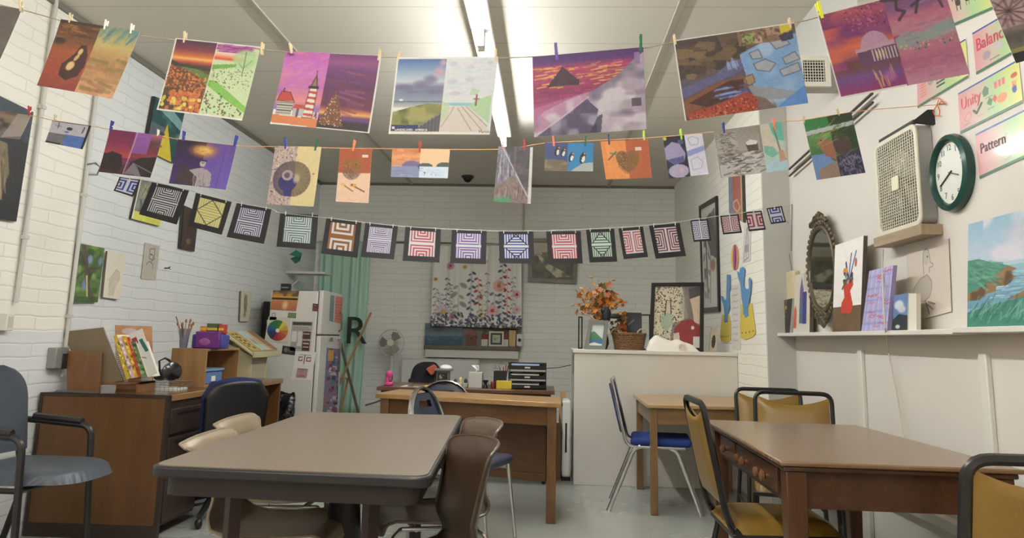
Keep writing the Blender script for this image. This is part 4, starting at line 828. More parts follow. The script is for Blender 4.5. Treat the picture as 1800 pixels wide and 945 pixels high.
c.grad(.5, 0, .8, .5, [(0, (160, 90, 180)), (1, (140, 80, 160))]); c.grad(.8, 0, 1, .5, [(0, (200, 110, 140)), (.4, (100, 60, 70)), (1, (140, 50, 70))]); c.rect(.55, .48, 1, .6, (150, 60, 70)); c.poly([(.55, .7), (.7, .58), (1, .52), (1, 1), (.5, 1)], (40, 30, 34)); c.poly([(.48, .98), (.6, .72), (.7, .8), (.82, 1)], (130, 120, 130)); c.line([(.53, .0), (.5, .5), (.47, .98)], .02, (206, 180, 190)); c.line([(.6, .72), (1, .9)], .02, (140, 130, 150)); c.noise(.03, 20, 20, 3)
sheet('hanging_picture', c, ((194, 227), (287.5, 238.7), (267, 313.3), (176.3, 303)), P2, 'crimson and violet sunset road picture with black trees', 'picture', G2, curlf(.01))
c = Cv(100, 80, (86, 60, 150), 14); c.grad(0, 0, .5, 1, [(0, (40, 22, 60)), (.5, (60, 30, 96)), (1, (70, 40, 110))]); c.grad(.5, 0, 1, 1, [(0, (104, 74, 160)), (1, (110, 84, 184))]); c.ell(.48, .2, .3, .2, (226, 150, 60), .9, .7); c.ell(.48, .19, .2, .12, (246, 200, 110), .95, .6); c.strokes(26, (.3, .1, .6, .27), (.05, .12), .012, .05, [(190, 120, 50)], 4, .6, .2)
c.poly([(.1, .98), (.14, .58), (.24, .55), (.3, .65), (.44, .62), (.52, 1)], (66, 50, 60)); c.poly([(.3, .66), (.5, .58), (.62, .62), (.7, .7), (.72, .98), (.46, 1), (.46, .8)], (176, 160, 166)); c.ell(.51, .48, .05, .075, (196, 176, 176)); c.rect(.46, .4, .57, .44, (60, 50, 60)); c.dots(5, (.48, .46, .55, .5), (.008, .012), [(50, 40, 50)], 3); c.strokes(20, (.4, .64, .66, .95), (.1, .2), .012, 1.4, [(130, 116, 126), (210, 196, 196)], 6, .6, .2); c.line([(.84, .08), (.82, .95)], .01, (70, 40, 130)); c.noise(.03, 16, 16, 5)
sheet('hanging_picture', c, ((313.8, 245), (416.6, 256.6), (398.7, 334.3), (299, 323)), P2, 'purple picture of a seated stone statue under a glowing orange light', 'picture', G2, curlf(.008, .004))
c = Cv(86, 104, (226, 206, 150), 15); c.rect(0, 0, .5, 1, (190, 168, 160)); c.dots(380, (0, 0, .5, 1), (.006, .013), [(120, 96, 110), (226, 206, 196), (90, 70, 80), (206, 180, 160)], 4); c.put((np.hypot((c.U-.42)*c.asp, c.V-.56) < .3) & (c.U < .5), (96, 76, 100)); c.ell(.5, .56, .36, .3, (110, 96, 90), .9); c.put((np.hypot((c.U-.5)*c.asp, c.V-.56) < .3) & (c.U > .5), (134, 116, 84)); c.ell(.38, .62, .2, .15, (44, 40, 110)); c.ell(.36, .5, .12, .09, (170, 150, 160)); c.ell(.35, .5, .06, .05, (90, 80, 100)); c.ell(.56, .55, .09, .1, (190, 176, 140), .9, .5); c.poly([(.3, .68), (.5, .7), (.5, .86), (.34, .84)], (44, 44, 120))
for k in range(26): a = k*2*PI/26; c.line([(.5+.36*math.cos(a)*.8, .56+.3*math.sin(a)*.8), (.5+.36*math.cos(a), .56+.3*math.sin(a))], .01, (80, 66, 66), .5)
c.rect(.88, .45, .93, .47, (90, 90, 90)); c.noise(.03, 20, 20, 6)
sheet('hanging_picture', c, ((484.4, 256.6), (565.4, 258.4), (552.8, 364), (470, 359.5)), P2, 'picture of a coiled dark shell, half on gravel and half on pale yellow', 'picture', G2, curlf(.01))
def heart(c, u, v, s, col, a=1):
    X = (c.U-u)*c.asp/s; Y = -(c.V-v)/s; return c.put((X*X+Y*Y-1)**3-X*X*Y**3 < 0, col, a)
c = Cv(64, 100, (236, 196, 166), 16); c.rect(0, 0, 1, .46, (178, 84, 44)); heart(c, .42, .4, .16, (150, 96, 44)); mH = ((c.U-.42)*c.asp/.16)**2+((c.V-.4)/.16)**2 < 1.4; c.put(mH & (c.V > .46), (140, 110, 96), .8); c.dots(200, (.1, .25, .75, .6), (.005, .009), [(110, 70, 40), (180, 130, 70), (90, 60, 50)], 3, lambda u, v: ((u-.42)*.64/.16)**2+((v-.4)/.16)**2 < 1.1)
c.rect(.72, .12, .9, .17, (226, 206, 190)); c.line([(.15, .67), (.5, .8)], .02, (170, 90, 40)); c.line([(.5, .7), (.85, .8)], .026, (150, 80, 40)); c.ell(.5, .69, .1, .035, (226, 160, 60)); c.ell(.18, .68, .07, .03, (236, 190, 90)); c.ell(.46, .68, .03, .016, (60, 50, 40)); c.noise(.03, 14, 20, 7)
sheet('hanging_picture', c, ((598, 261.4), (654, 261.4), (649, 358), (591.5, 355)), P2, 'tall narrow picture, orange above and peach below, with a brown heart', 'picture', G2, curlf(.01))
c = Cv(90, 50, (230, 180, 130), 17); c.grad(0, 0, .5, .6, [(0, (206, 116, 70)), (.5, (236, 160, 100)), (1, (206, 130, 90))]); c.strokes(20, (0, 0, .45, .4), (.1, .3), .04, .05, [(246, 190, 130), (190, 110, 70)], 3, .5, .1); c.rect(.5, 0, 1, .62, (236, 196, 150)); c.ell(.36, .62, .17, .2, (116, 104, 140)); c.rect(0, .62, .5, 1, (130, 140, 176)); c.ell(.6, .63, .13, .14, (74, 84, 80)); c.ell(.93, .63, .14, .18, (66, 76, 74)); c.rect(.5, .62, 1, 1, (206, 220, 236)); c.strokes(20, (0, .66, .5, .98), (.1, .2), .03, 0, [(110, 116, 160), (160, 160, 190)], 5, .5, .05); c.strokes(12, (.5, .66, .9, .95), (.1, .2), .02, 0, [(160, 186, 220)], 6, .6, .05); c.dots(6, (.5, .8, .9, .98), (.015, .02), [(40, 60, 90)], 3)
sheet('hanging_picture', c, ((689.6, 261.4), (791, 263), (787.4, 314), (687.5, 311.5)), P2, 'small sunset over water with low dark hills, under the beach picture', 'picture', G2, curlf(.006))
c = Cv(66, 104, (74, 70, 76), 18); c.tint((110, 90, 96), .5, 5, 8, 3); c.poly([(0, 0), (.18, 0), (.95, .92), (.95, 1), (0, 1)], (140, 134, 150)); c.strokes(70, (0, .1, .5, .6), (.1, .3), .012, 1.57, [(200, 196, 210), (90, 86, 104), (60, 56, 70)], 4, .6, .05); c.poly([(0, .75), (.5, .5), (.95, .92), (.95, 1), (0, 1)], (130, 110, 106)); c.strokes(90, (0, .7, .9, .85), (.06, .14), .014, 1.57, [(90, 70, 66), (170, 150, 140)], 5, .6, .06); c.line([(.12, 0), (.95, .92)], .014, (206, 200, 206)); c.line([(.5, .0), (.52, .5)], .04, (110, 104, 116), .6); c.poly([(0, .94), (.4, .9), (.5, 1), (0, 1)], (60, 150, 100), .8); c.rect(.93, 0, 1, 1, (206, 204, 204)); c.noise(.06, 16, 26, 8)
sheet('hanging_picture', c, ((876.5, 257.5), (937, 259), (933, 359), (867.5, 355)), P2, 'tall dark grey picture of columns split diagonally, hiding the strip light end', 'picture', G2, curlf(.008))
c = Cv(80, 50, (60, 74, 124), 19); c.rect(.48, 0, 1, 1, (36, 128, 184)); c.poly([(0, .6), (.4, .62), (.5, .75), (.48, 1), (0, 1)], (110, 98, 76)); c.tint((150, 134, 100), .6, 8, 7, 4, (c.U < .48) & (c.V > .6)); c.poly([(.55, 1), (.8, .72), (1, .7), (1, 1)], (170, 176, 176))
for u, v, s in ((.26, .32, 1), (.38, .36, .9), (.55, .52, 1), (.79, .55, 1.2)): c.ell(u, v, .05*s, .17*s, (30, 28, 34), 1, 0, .25); c.ell(u+.015, v+.03, .028*s, .1*s, (226, 224, 220), 1, 0, .25); c.ell(u+.02, v-.14*s, .03, .05, (30, 28, 34)); c.ell(u+.035, v-.13*s, .018, .03, (226, 140, 80))
sheet('hanging_picture', c, ((958, 250.8), (1043.3, 251.7), (1042.2, 301.7), (957.2, 300.8)), P2, 'small picture of black and white seabirds on rocks against blue', 'picture', G2, curlf(.004))
c = Cv(84, 70, (236, 146, 72), 20); c.rect(.52, 0, 1, 1, (186, 94, 56)); c.strokes(30, (0, 0, .45, 1), (.2, .5), .06, 1.5, [(246, 160, 84), (226, 130, 60)], 3, .3, .1); heart(c, .53, .6, .26, (140, 96, 50)); c.put((((c.U-.53)*c.asp/.26)**2+((c.V-.6)/.26)**2 < 1.0) & (c.U < .52), (130, 84, 50), .5); c.dots(200, (.3, .34, .52, .92), (.006, .01), [(90, 60, 40), (190, 140, 80)], 4, lambda u, v: ((u-.53)*1.2/.26)**2+((v-.6)/.26)**2 < 1.2); c.rect(.72, .2, .85, .29, (226, 206, 190)); c.ell(.24, .34, .07, .05, (130, 190, 130)); c.line([(.12, .5), (.3, .3)], .03, (90, 50, 60)); c.line([(.18, .32), (.28, .36)], .03, (180, 60, 60)); c.noise(.03, 16, 14, 8)
sheet('hanging_picture', c, ((1055.3, 249), (1139, 244.7), (1145.6, 313.3), (1065, 316)), P2, 'square orange picture of a brown dotted heart, lighter on its left half', 'picture', G2, curlf(.006))
c = Cv(76, 76, (36, 36, 60), 21); c.poly([(0, .28), (.22, .14), (.4, .2), (.52, .45), (.46, .62), (.2, .68), (.02, .56)], (160, 152, 190)); c.poly([(.02, .56), (.46, .5), (.46, .64), (.2, .7)], (90, 90, 150)); c.ell(.28, .85, .25, .16, (176, 164, 196)); c.ell(.36, .84, .06, .05, (206, 170, 190)); c.rect(.55, 0, 1, 1, (216, 214, 232)); c.poly([(.55, .4), (1, .3), (1, .42), (.55, .54)], (140, 150, 214), .9); c.line([(.62, .1), (.75, .05), (.88, .12), (.86, .26), (.68, .26)], .015, (150, 150, 190), closed=True); c.line([(.62, .62), (.8, .56), (.92, .7), (.85, .84), (.64, .86)], .015, (160, 160, 190), closed=True); c.ell(.05, .05, .05, .04, (196, 196, 60)); c.ell(.44, .16, .07, .06, (80, 90, 130)); c.noise(.03, 16, 16, 6)
sheet('hanging_picture', c, ((1164.4, 241.4), (1234, 235), (1245, 306.4), (1175.6, 314.7)), P2, 'small picture of lilac pebbles, right half only pale sketch', 'picture', G2, curlf(.004))
c = Cv(120, 76, (150, 142, 136), 22); c.grad(0, 0, .65, .5, [(0, (150, 144, 136)), (1, (176, 168, 160))]); c.strokes(160, (.02, .08, .28, .7), (.04, .09), .014, .2, [(80, 76, 72), (120, 114, 108), (200, 198, 196)], 4, .7, .5); c.poly([(.02, .75), (.3, .6), (.6, .5), (.68, .7), (.68, 1), (.02, 1)], (190, 186, 184)); c.strokes(70, (.05, .55, .6, .98), (.06, .2), .02, -.1, [(70, 60, 54), (110, 96, 84), (226, 224, 224)], 5, .8, .25); c.poly([(.44, .36), (.54, .28), (.62, .38), (.62, .52), (.46, .52)], (90, 76, 66)); c.poly([(.44, .34), (.52, .28), (.62, .33), (.6, .4), (.46, .4)], (226, 222, 220))
c.rect(.68, 0, 1, 1, (186, 214, 206)); c.poly([(.68, 0), (.82, 0), (.86, .4), (1, .6), (1, .75), (.8, .55), (.68, .5)], (216, 206, 190)); c.poly([(.82, 0), (1, 0), (1, .4), (.9, .36), (.84, .2)], (100, 196, 176), .9); c.poly([(.7, .45), (.84, .5), (.9, .65), (.8, .72), (.7, .62)], (110, 184, 160), .8); c.rect(.68, .78, 1, 1, (180, 214, 226)); c.line([(.88, .12), (.93, .62)], .034, (130, 120, 110)); c.poly([(.9, .6), (.97, .58), (1, .8), (.9, .82)], (196, 156, 126)); c.noise(.04, 30, 20, 6)
sheet('hanging_picture', c, ((1253.8, 231), (1373, 214), (1385, 299), (1266.6, 313.4)), P2, 'wide snowy cabin picture ending in turquoise with an oar', 'picture', G2, curlf(.003))
c = Cv(90, 100, (80, 120, 70), 23); c.rect(0, 0, .5, .2, (60, 140, 80)); c.rect(.5, 0, 1, .6, (50, 74, 40)); c.poly([(0, .2), (1, .14), (1, .21), (0, .27)], (190, 200, 206)); c.grad(0, .27, .5, .6, [(0, (110, 160, 90)), (1, (70, 120, 70))]); c.poly([(0, .6), (.3, .6), (.5, .8), (.5, 1), (0, 1)], (110, 150, 206)); c.poly([(.1, .85), (.5, .74), (.5, 1), (.08, 1)], (160, 136, 116)); c.poly([(.18, .38), (.3, .34), (.5, .42), (.52, .74), (.3, .64), (.22, .5)], (166, 110, 84)); c.ell(.68, .5, .18, .17, (86, 66, 66)); c.poly([(.5, .68), (1, .6), (1, 1), (.5, 1)], (60, 56, 84)); c.strokes(70, (.52, .66, .95, .98), (.04, .1), .02, .5, [(120, 116, 150), (40, 36, 60), (150, 150, 180)], 6, .7, 1.2); c.strokes(40, (.5, .2, .95, .5), (.08, .2), .012, -.5, [(90, 120, 60), (40, 60, 30)], 7, .6, .5); c.strokes(12, (.05, .25, .5, .5), (.2, .4), .01, -.4, [(196, 196, 120)], 8, .6, .3); c.ell(.27, .38, .015, .012, (30, 20, 20)); c.noise(.03, 20, 20, 7)
sheet('hanging_picture', c, ((1411.3, 212), (1495.6, 197.4), (1520.4, 304), (1434.8, 316.7)), P2, 'green picture of a brown animal in grass beside dark stones', 'picture', G2, curlf(.002))
for px, py, col, ln, wh, tl in ((52, 196, 'red', .045, 'on the grey swirling picture at far left', -.1), (97, 208, 'wood', .03, 'on the tiny water picture', 0), (196, 222, 'blue', .045, 'at the left corner of the crimson road picture', .1), (278, 234, 'white', .03, 'at the right corner of the crimson road picture', 0), (323, 240, 'blue', .045, 'at the left corner of the stone statue picture', 0), (414, 249, 'blue', .05, 'at the right corner of the stone statue picture', .15), (502, 253, 'blue', .05, 'on the gravel side of the shell picture', -.1), (556, 256, 'green', .05, 'on the yellow side of the shell picture', .12), (622, 257, 'orange', .048, 'on the tall narrow heart picture', .1), (738, 259, 'red', .05, 'on the small sunset picture', -.05), (884, 255, 'pink', .036, 'at the left corner of the dark columns picture', 0), (922, 255, 'red', .046, 'at the right corner of the dark columns picture', -.05), (973, 249, 'orange', .046, 'at the left corner of the seabird picture', -.1), (1029, 249, 'green', .046, 'at the right corner of the seabird picture', .05), (1070, 246, 'navy', .046, 'at the left corner of the square orange picture', -.08), (1132, 239, 'lime', .042, 'at the right corner of the square orange picture', -.05), (1197, 237, 'lime', .046, 'on the lilac pebble picture', -.08), (1272, 226, 'blue', .046, 'on the snowy cabin picture', -.05), (1361, 220, 'orange', .05, 'at the right corner of the snowy cabin picture', -.1), (1413, 211, 'wood', .03, 'at the left corner of the green animal picture', 0), (1473, 198, 'wood', .03, 'at the right corner of the green animal picture', -.2)):
    peg(px, py, P2, col, ln, wh, tl)
# ---------------- striped squares
G3 = 'striped squares on black mats along the white cord'
def quilt(col, n, rot=0, ground=(226, 226, 230), ink2=None, size=88, mrg=(.13, .1, .87, .86), twist=0, flip=False):
    c = Cv(size, size, (34, 31, 34)); x = (c.U-mrg[0])/(mrg[2]-mrg[0]); y = (c.V-mrg[1])/(mrg[3]-mrg[1]); ins = (x > 0) & (x < 1) & (y > 0) & (y < 1)
    if rot: x, y = y, x
    X = np.abs(x-.5)*2; Y = np.where(y < .5, y*2, (1-y)*2); d = np.maximum(X, Y)
    k = ((1-d)*n+.0).astype(int) % 2
    if flip: k = np.where(Y >= X, ((1-Y)*n+.35).astype(int) % 2, ((1-X)*n*1.15+1.2).astype(int) % 2)
    a = np.array(ground, float); b_ = np.array(col, float)
    g = np.where((k == 0)[..., None], a if twist == 0 else b_, b_ if twist == 0 else a); c.a[ins] = g[ins]
    if ink2: c.put(ins & (np.abs(X-Y) < .06), ink2)
    if n <= 9 and not twist: c.put(ins & (np.abs(y-.5) < .5/n*.9), ground, .9)
    return c
QS = [(((211, 311), (248, 316), (236, 347), (202, 336)), (40, 70, 180), 5, 1, 'small blue and white maze square, leftmost of the striped row'),
 (((268, 320), (333.5, 334), (312, 395), (246, 377)), (40, 38, 44), 12, 0, 'black and white striped square on a black mat'),
 (((345, 339), (408, 355), (391, 413), (332, 398)), (214, 200, 70), 10, 0, 'yellow and white striped square with thin grey diamond'),
 (((416.5, 357), (478, 367), (465.5, 429), (400, 417)), (70, 58, 110), 12, 0, 'dark purple and white striped square hanging right of the yellow one'),
 (((493, 374), (560, 378), (555.5, 439), (487, 433.6)), (72, 128, 120), 11, 0, 'teal and white striped square on a black mat'),
 (((574, 383), (636, 391), (629, 453.4), (565, 445.6)), (158, 96, 36), 6, 0, 'brown and white square with wide bands'),
 (((642.5, 391.6), (700, 397), (693, 456.4), (635, 452)), (122, 96, 156), 13, 0, 'fine striped lilac square between the brown and the red ones'),
 (((713, 398.5), (775.5, 403), (772.5, 461.5), (708, 458.5)), (206, 70, 76), 9, 0, 'coral red and white square with nested arches'),
 (((794.6, 404), (855.5, 406), (854, 464.5), (791.6, 462.4)), (124, 76, 166), 9, 0, 'violet and white striped square, in front of the flowered curtain'),
 (((876.5, 406.6), (937.5, 406.6), (939, 463.6), (878, 463)), (32, 60, 160), 9, 0, 'large royal blue and white striped square with black diagonals'),
 (((960, 407), (1020.6, 406), (1024, 463.3), (964.4, 464)), (206, 50, 60), 9, 0, 'bright red and white striped square in front of the framed landscape'),
 (((1030, 403.6), (1079.5, 401.7), (1084.5, 460), (1036, 461.4)), (50, 130, 66), 9, 0, 'green and white striped square with dark diamond'),
 (((1087, 401.7), (1130, 398), (1138, 452), (1095.6, 455.8)), (200, 84, 84), 9, 1, 'pale red square with sideways stripes, right of the green one'),
 (((1140.6, 396.7), (1194.7, 392), (1205, 450), (1151.7, 455)), (130, 30, 40), 10, 1, 'dark red and white square with sideways stripes'),
 (((1213.3, 387), (1244, 385), (1249, 423.3), (1218.6, 425.6)), (120, 104, 160), 9, 1, 'small lilac striped square overlapping the tall black frame'),
 (((1265.6, 379.4), (1298, 376.7), (1303, 409.4), (1269.4, 412.8)), (176, 60, 60), 9, 1, 'small brick red striped square right of the tall black frame'),
 (((1309.4, 373), (1338.3, 370), (1345, 404), (1315.6, 407)), (180, 40, 56), 5, 1, 'small red and white maze square, second from the right end'),
 (((1347, 366), (1374, 362), (1381, 390.6), (1354, 394.4)), (40, 70, 170), 5, 0, 'small blue and white maze square, rightmost of the striped row')]
for i, (q, col, n, rot, lab) in enumerate(QS):
    small = i in (0, 14, 15, 16, 17); 
    ink2 = {2: (110, 106, 70), 9: (24, 26, 40), 11: (26, 60, 34), 10: None}.get(i)
    cq = quilt(col, n, rot, (226, 226, 232) if i not in (2,) else (236, 232, 190), ink2, 64 if small else 120, (.08, .08, .92, .9) if small else ((.14, .1, .86, .84)), 1 if i in (5,) else 0, i in (1, 2, 3, 4, 6, 8, 9, 10, 11))
    o = sheet('striped_square', cq, q, P3, lab, 'striped art', G3, curlf(.008 if i % 3 else .014, .004, i), .0012, -.006, ARTMAT('felt_pen_art', .6), (30, 28, 30), (34, 32, 34))
    C = quads(*q, P3)
    for f in ((.15, .85) if not small else (.5,)):
        p = C[0].lerp(C[1], f); d = V(C[1].x-C[0].x, C[1].y-C[0].y, 0).normalized()
        MB().bar(p+V(0, -.007, .012), p+V(0, -.011, -.014), .006, .004, up=d).build('clip', M('clear_clip', (200, 200, 196), .3), o)
# ================================================================== THINGS ON WALLS, DESKS, COUNTER AND SHELF
def _solve(fn, z, axis=2):
    lo, hi = -400.0, 1600.0; f = lambda y: fn(y).z-z
    for _ in range(60):
        m_ = (lo+hi)/2
        if f(m_) > 0: lo = m_
        else: hi = m_
    return fn((lo+hi)/2)
def stX(px, X, z): return _solve(lambda y: onX(px, y, X), z)
def stY(px, Y, z): return _solve(lambda y: onY(px, y, Y), z)
def qX(X, *q): return [onX(px, py, X) for px, py in q]
def qY(Y, *q): return [onY(px, py, Y) for px, py in q]
def soft(cv, k=.88): g_ = cv.a.mean(-1, keepdims=True); cv.a = g_+(cv.a-g_)*k; return cv
def wallart(name, cv, C, label, cat='picture', group=None, thick=.02, edge=(60, 56, 52), mat=None, parent=None):
    o = picture(name, soft(cv), C, thick, None, mat or ARTMAT('painted_canvas', .5), parent, edge, (180, 170, 150))
    if parent is None: tag(o, label, cat, group)
    return o
def slabm(C, vec, mat, name, label, cat, group=None, bevel=.0):
    return tag(MB().prism(C, vec).build(name, mat, bevel=bevel), label, cat, group)
XA = XL+.022
# ---- left wall
c = Cv(90, 110, (40, 40, 42), 31); c.grad(0, 0, 1, .3, [(0, (60, 70, 80)), (1, (50, 60, 66))]); c.ell(.3, .25, .4, .12, (96, 116, 120), .6, .6); c.poly([(.35, .38), (.7, .36), (.78, .6), (.7, .85), (.3, .9), (.2, .6)], (120, 104, 76)); c.strokes(60, (.25, .4, .7, .85), (.1, .3), .02, 1.5, [(160, 140, 100), (84, 70, 50), (186, 170, 130), (130, 80, 60)], 4, .6, .2); c.rect(0, .85, 1, 1, (36, 38, 40), .8); c.noise(.04, 20, 20, 4)
wallart('canvas', c, qX(XA, (-75, 132), (59, 197), (29, 389), (-88, 372)), 'dark oil canvas of a pale rocky shape, hanging at the left edge')
c = Cv(70, 80, (40, 84, 84), 32); c.tint((90, 150, 150), .8, 4, 6, 3); c.poly([(.2, .2), (1, .45), (1, .3), (.4, .05)], (150, 190, 196), .8); c.poly([(0, .45), (.5, .5), (.6, 1), (0, 1)], (90, 100, 112)); c.poly([(.55, .42), (.92, 1), (.38, 1)], (222, 196, 50)); c.dots(8, (.42, .6, .5, .9), (.02, .03), [(60, 60, 60)], 4); c.rect(0, 0, .06, 1, (20, 40, 44)); c.noise(.04, 14, 14, 4)
wallart('canvas', c, qX(XA, (271, 169), (327, 187), (305, 287), (254, 262)), 'teal canvas with a yellow triangle behind the poppy field picture')
c = Cv(50, 70, (130, 134, 120), 33); c.tint((80, 90, 96), .8, 4, 4, 3); c.strokes(30, (.1, .1, .8, .7), (.1, .3), .03, 1.2, [(190, 190, 100), (70, 74, 90), (160, 160, 150)], 3, .7, .8); c.rect(0, .8, 1, 1, (214, 214, 90)); c.rect(0, 0, .04, 1, (230, 226, 216)); c.noise(.04, 14, 14, 4)
wallart('canvas', c, qX(XA, (247, 314), (300, 330), (281, 397), (231, 384)), 'swirly grey and yellow canvas behind the black and white striped square')
c = Cv(40, 90, (70, 58, 50), 34); c.ell(.55, .8, .2, .09, (130, 112, 76), .9, .5); c.rect(0, 0, .1, 1, (36, 30, 28)); c.noise(.05, 8, 14, 4)
wallart('plaque', c, qX(XA, (322, 360), (350, 372), (342, 442), (316, 436)), 'narrow dark brown plaque behind the yellow striped square', 'plaque')
c = Cv(70, 110, (92, 124, 66), 35); c.tint((140, 166, 90), .8, 6, 8, 3); c.tint((54, 76, 44), .7, 6, 8, 9); c.ell(.5, .25, .12, .1, (130, 150, 206), .9, .5); c.ell(.9, .25, .1, .1, (130, 150, 200), .8, .5); c.ell(.4, .7, .12, .12, (120, 140, 206), .9, .5)
c.line([(.2, 0), (.36, .3), (.42, .5), (.55, .75), (.72, .92)], .1, (92, 82, 72)); c.line([(.3, .3), (.1, .15)], .05, (84, 76, 66)); c.line([(.42, .44), (.9, .38)], .035, (84, 76, 66)); c.line([(.35, .45), (.05, .62)], .035, (84, 76, 66)); c.line([(.45, .55), (.55, .9)], .04, (196, 190, 130)); c.rect(0, .9, 1, 1, (60, 84, 56), .6); c.noise(.05, 20, 26, 4)
wallart('canvas', c, qX(XA, (138, 427), (184, 436), (172, 531), (126, 531)), 'green canvas of a twisting tree trunk on the left wall')
def face_sketch(w, h, bg, dark, seed, k=0):
    c = Cv(w, h, bg, seed)
    if k == 0: c.poly([(.3, .95), (.22, .6), (.45, .45), (.6, .35), (.78, .42), (.85, .6), (.7, .7), (.62, .95)], dark, .35); c.line([(.45, .5), (.6, .36), (.8, .42), (.84, .55), (.76, .6)], .012, dark); c.line([(.3, .8), (.45, .55)], .01, dark); c.line([(.55, .75), (.6, .92)], .01, dark)
    if k == 1: c.line([(.4, .15), (.7, .12), (.72, .3), (.6, .45), (.4, .42), (.38, .2)], .02, dark, closed=True); c.line([(.25, .6), (.4, .5), (.65, .55), (.7, .7)], .02, dark); c.line([(.6, .3), (.75, .4), (.55, .5)], .02, dark); c.ell(.5, .3, .06, .03, dark)
    if k == 2: c.poly([(.35, .1), (.6, .15), (.65, .5), (.55, .85), (.4, .8), (.3, .4)], dark, .7); c.strokes(20, (.3, .15, .55, .8), (.05, .15), .02, 1.3, [(60, 56, 50), (150, 140, 120)], 3, .7, .6)
    c.noise(.015, 8, 12, 3); return c
wallart('sketch', face_sketch(50, 84, (226, 216, 196), (170, 160, 146), 36, 0), qX(XA, (189, 441), (221, 448), (210, 526), (181, 522)), 'cream panel with a faint pencil figure, right of the tree canvas', 'drawing', None, .012, (120, 110, 96))
wallart('sketch', face_sketch(44, 76, (186, 180, 166), (96, 88, 80), 37, 1), qX(XL+.006, (255, 426), (281, 432), (274, 492), (248, 490)), 'small grey paper with a dark face sketch taped to the left wall', 'drawing', None, .002, (190, 184, 170))
wallart('sketch', face_sketch(30, 60, (216, 210, 184), (120, 114, 96), 38, 2), qX(XA, (424, 511), (444, 512), (437, 565), (422, 564)), 'narrow cream card with a dark scribble close to the fridge', 'drawing', None, .012, (120, 110, 96))
P = onX(289, 471, XL); tag(MB().tube([P, P+V(.03, 0, 0), P+V(.045, .0, .012)], .005, 6).tube([P+V(.03, 0, 0), P+V(.03, .04, -.005)], .003, 6).build('wall_hook', M('dark_plate', (40, 40, 40), .4)), 'small dark wall hook right of the grey face sketch', 'hook')
P = onX(157, 290, XL+.03); tag(MB().tube([P+V(0, -.02, .0), P+V(.02, .03, .02), P+V(.03, .07, 0), P+V(.02, .06, -.05), P+V(.0, .0, -.06)], .006, 8).build('cable_hook', M('grey_metal', (120, 118, 112), .4, metal=.5)), 'curly wire hook on the conduit at the left end of the striped row', 'hook')
# ---- left desk things (desk top height DZ)
def onD(px, Y): return stY(px, Y, DZ)
by = DY0+.14
wd = WOOD('bookstand_wood', (112, 74, 42), (136, 94, 58), 'Z', 5, .35)
A_, B2 = onD(118, by), onD(174, by); T1, T2 = onY(116, 616, by), onY(179, 620, by)
t = thing('bookstand', 'brown wooden bookstand holding a leaning row of books on the left desk', 'bookstand', A_, local=False)
MB().prism([A_, B2, V(T2.x, by, T2.z), V(T1.x, by, T1.z)], (0, .018, 0)).build('end_board', wd, t, bevel=.003)
R1, R2 = onY(174, 675, by+.03), onY(256, 668, by+.1)
MB().prism([V(B2.x-.02, by+.02, R1.z-.004), V(R2.x, by+.02, R2.z-.02), V(R2.x, by+.02, R2.z-.006), V(B2.x-.02, by+.02, R1.z+.01)], (0, .2, 0)).build('sloping_shelf', wd, t, bevel=.002)
MB().prism([V(R2.x-.012, by+.02, DZ), V(R2.x, by+.02, DZ), V(R2.x, by+.02, R2.z-.008), V(R2.x-.012, by+.02, R2.z-.01)], (0, .2, 0)).build('foot', wd, t)
yb = by+.03
kraft = M('kraft_board', (122, 106, 84), .7); 
bk_ = thing('sketchbook', 'large grey brown spiral sketchbook leaning at the left of the book row', 'sketchbook', onY(170, 660, yb), local=False, group=None)
C = qY(yb, (107, 583), (181, 575), (216, 668), (176, 674), (150, 662)); MB().prism(C, (0, .012, 0)).build('cover', kraft, bk_)
g = MB(); p0, p1 = onY(183, 573, yb), onY(221, 668, yb)
for k in range(30): q = p0.lerp(p1, k/29); g.tube([q+V(.012*math.cos(a), .006, .008*math.sin(a))+V(0, .006*math.sin(a), 0) for a in [2*PI*j/8 for j in range(8)]], .0016, 4, closed=True)
g.build('spiral', M('white_wire', (216, 214, 210), .4), bk_)
books = [((199, 590), (205, 588), (229, 664), (222, 667), (206, 176, 60), 'yellow paperback next to the spiral sketchbook'), ((207, 593), (213, 592), (238, 663), (231, 665), (226, 190, 190), 'pink and white paperback in the leaning book row'),
         ((214, 590), (222, 590), (244, 662), (238, 664), (222, 170, 50), 'thick yellow orange book in the leaning book row'), ((223, 592), (228, 592), (247, 661), (243, 662), (196, 74, 44), 'thin red book in the leaning book row'),
         ((230, 600), (238, 600), (259, 662), (249, 664), (110, 130, 84), 'dark green book in the leaning book row')]
for q0, q1, q2, q3, col, lab in books:
    cv = Cv(10, 60, col, 41); cv.dots(14, (0, .1, 1, .9), (.02, .05), [tuple(min(255, x+50) for x in col), tuple(x*.6 for x in col)], len(lab)); cv.noise(.05, 4, 12, 3)
    C = qY(yb-.012, q0, q1, q2, q3); t = thing('book', lab, 'book', C[3], local=False, group='books in the wooden bookstand')
    MB().prism([p+V(.0, .004, 0) for p in C], (0, .15, 0)).build('pages', M('page_white', (222, 216, 200), .8), t)
    picture('spine', cv, C, .003, None, ARTMAT('book_cover', .35), t, col, col)
cv = Cv(40, 70, (214, 210, 204), 42); cv.rect(.05, .12, .45, .26, (150, 50, 56)); cv.poly([(.55, .2), (.8, .2), (.98, .5), (.7, .5), (.6, .35)], (30, 110, 90)); cv.line([(.2, .55), (.6, .62)], .02, (90, 90, 90))
wallart('folder', cv, qY(yb+.0, (226, 588), (249, 577), (276, 655), (258, 664)), 'white folder with red and green shapes at the right of the book row', 'folder', None, .006, (200, 196, 190))
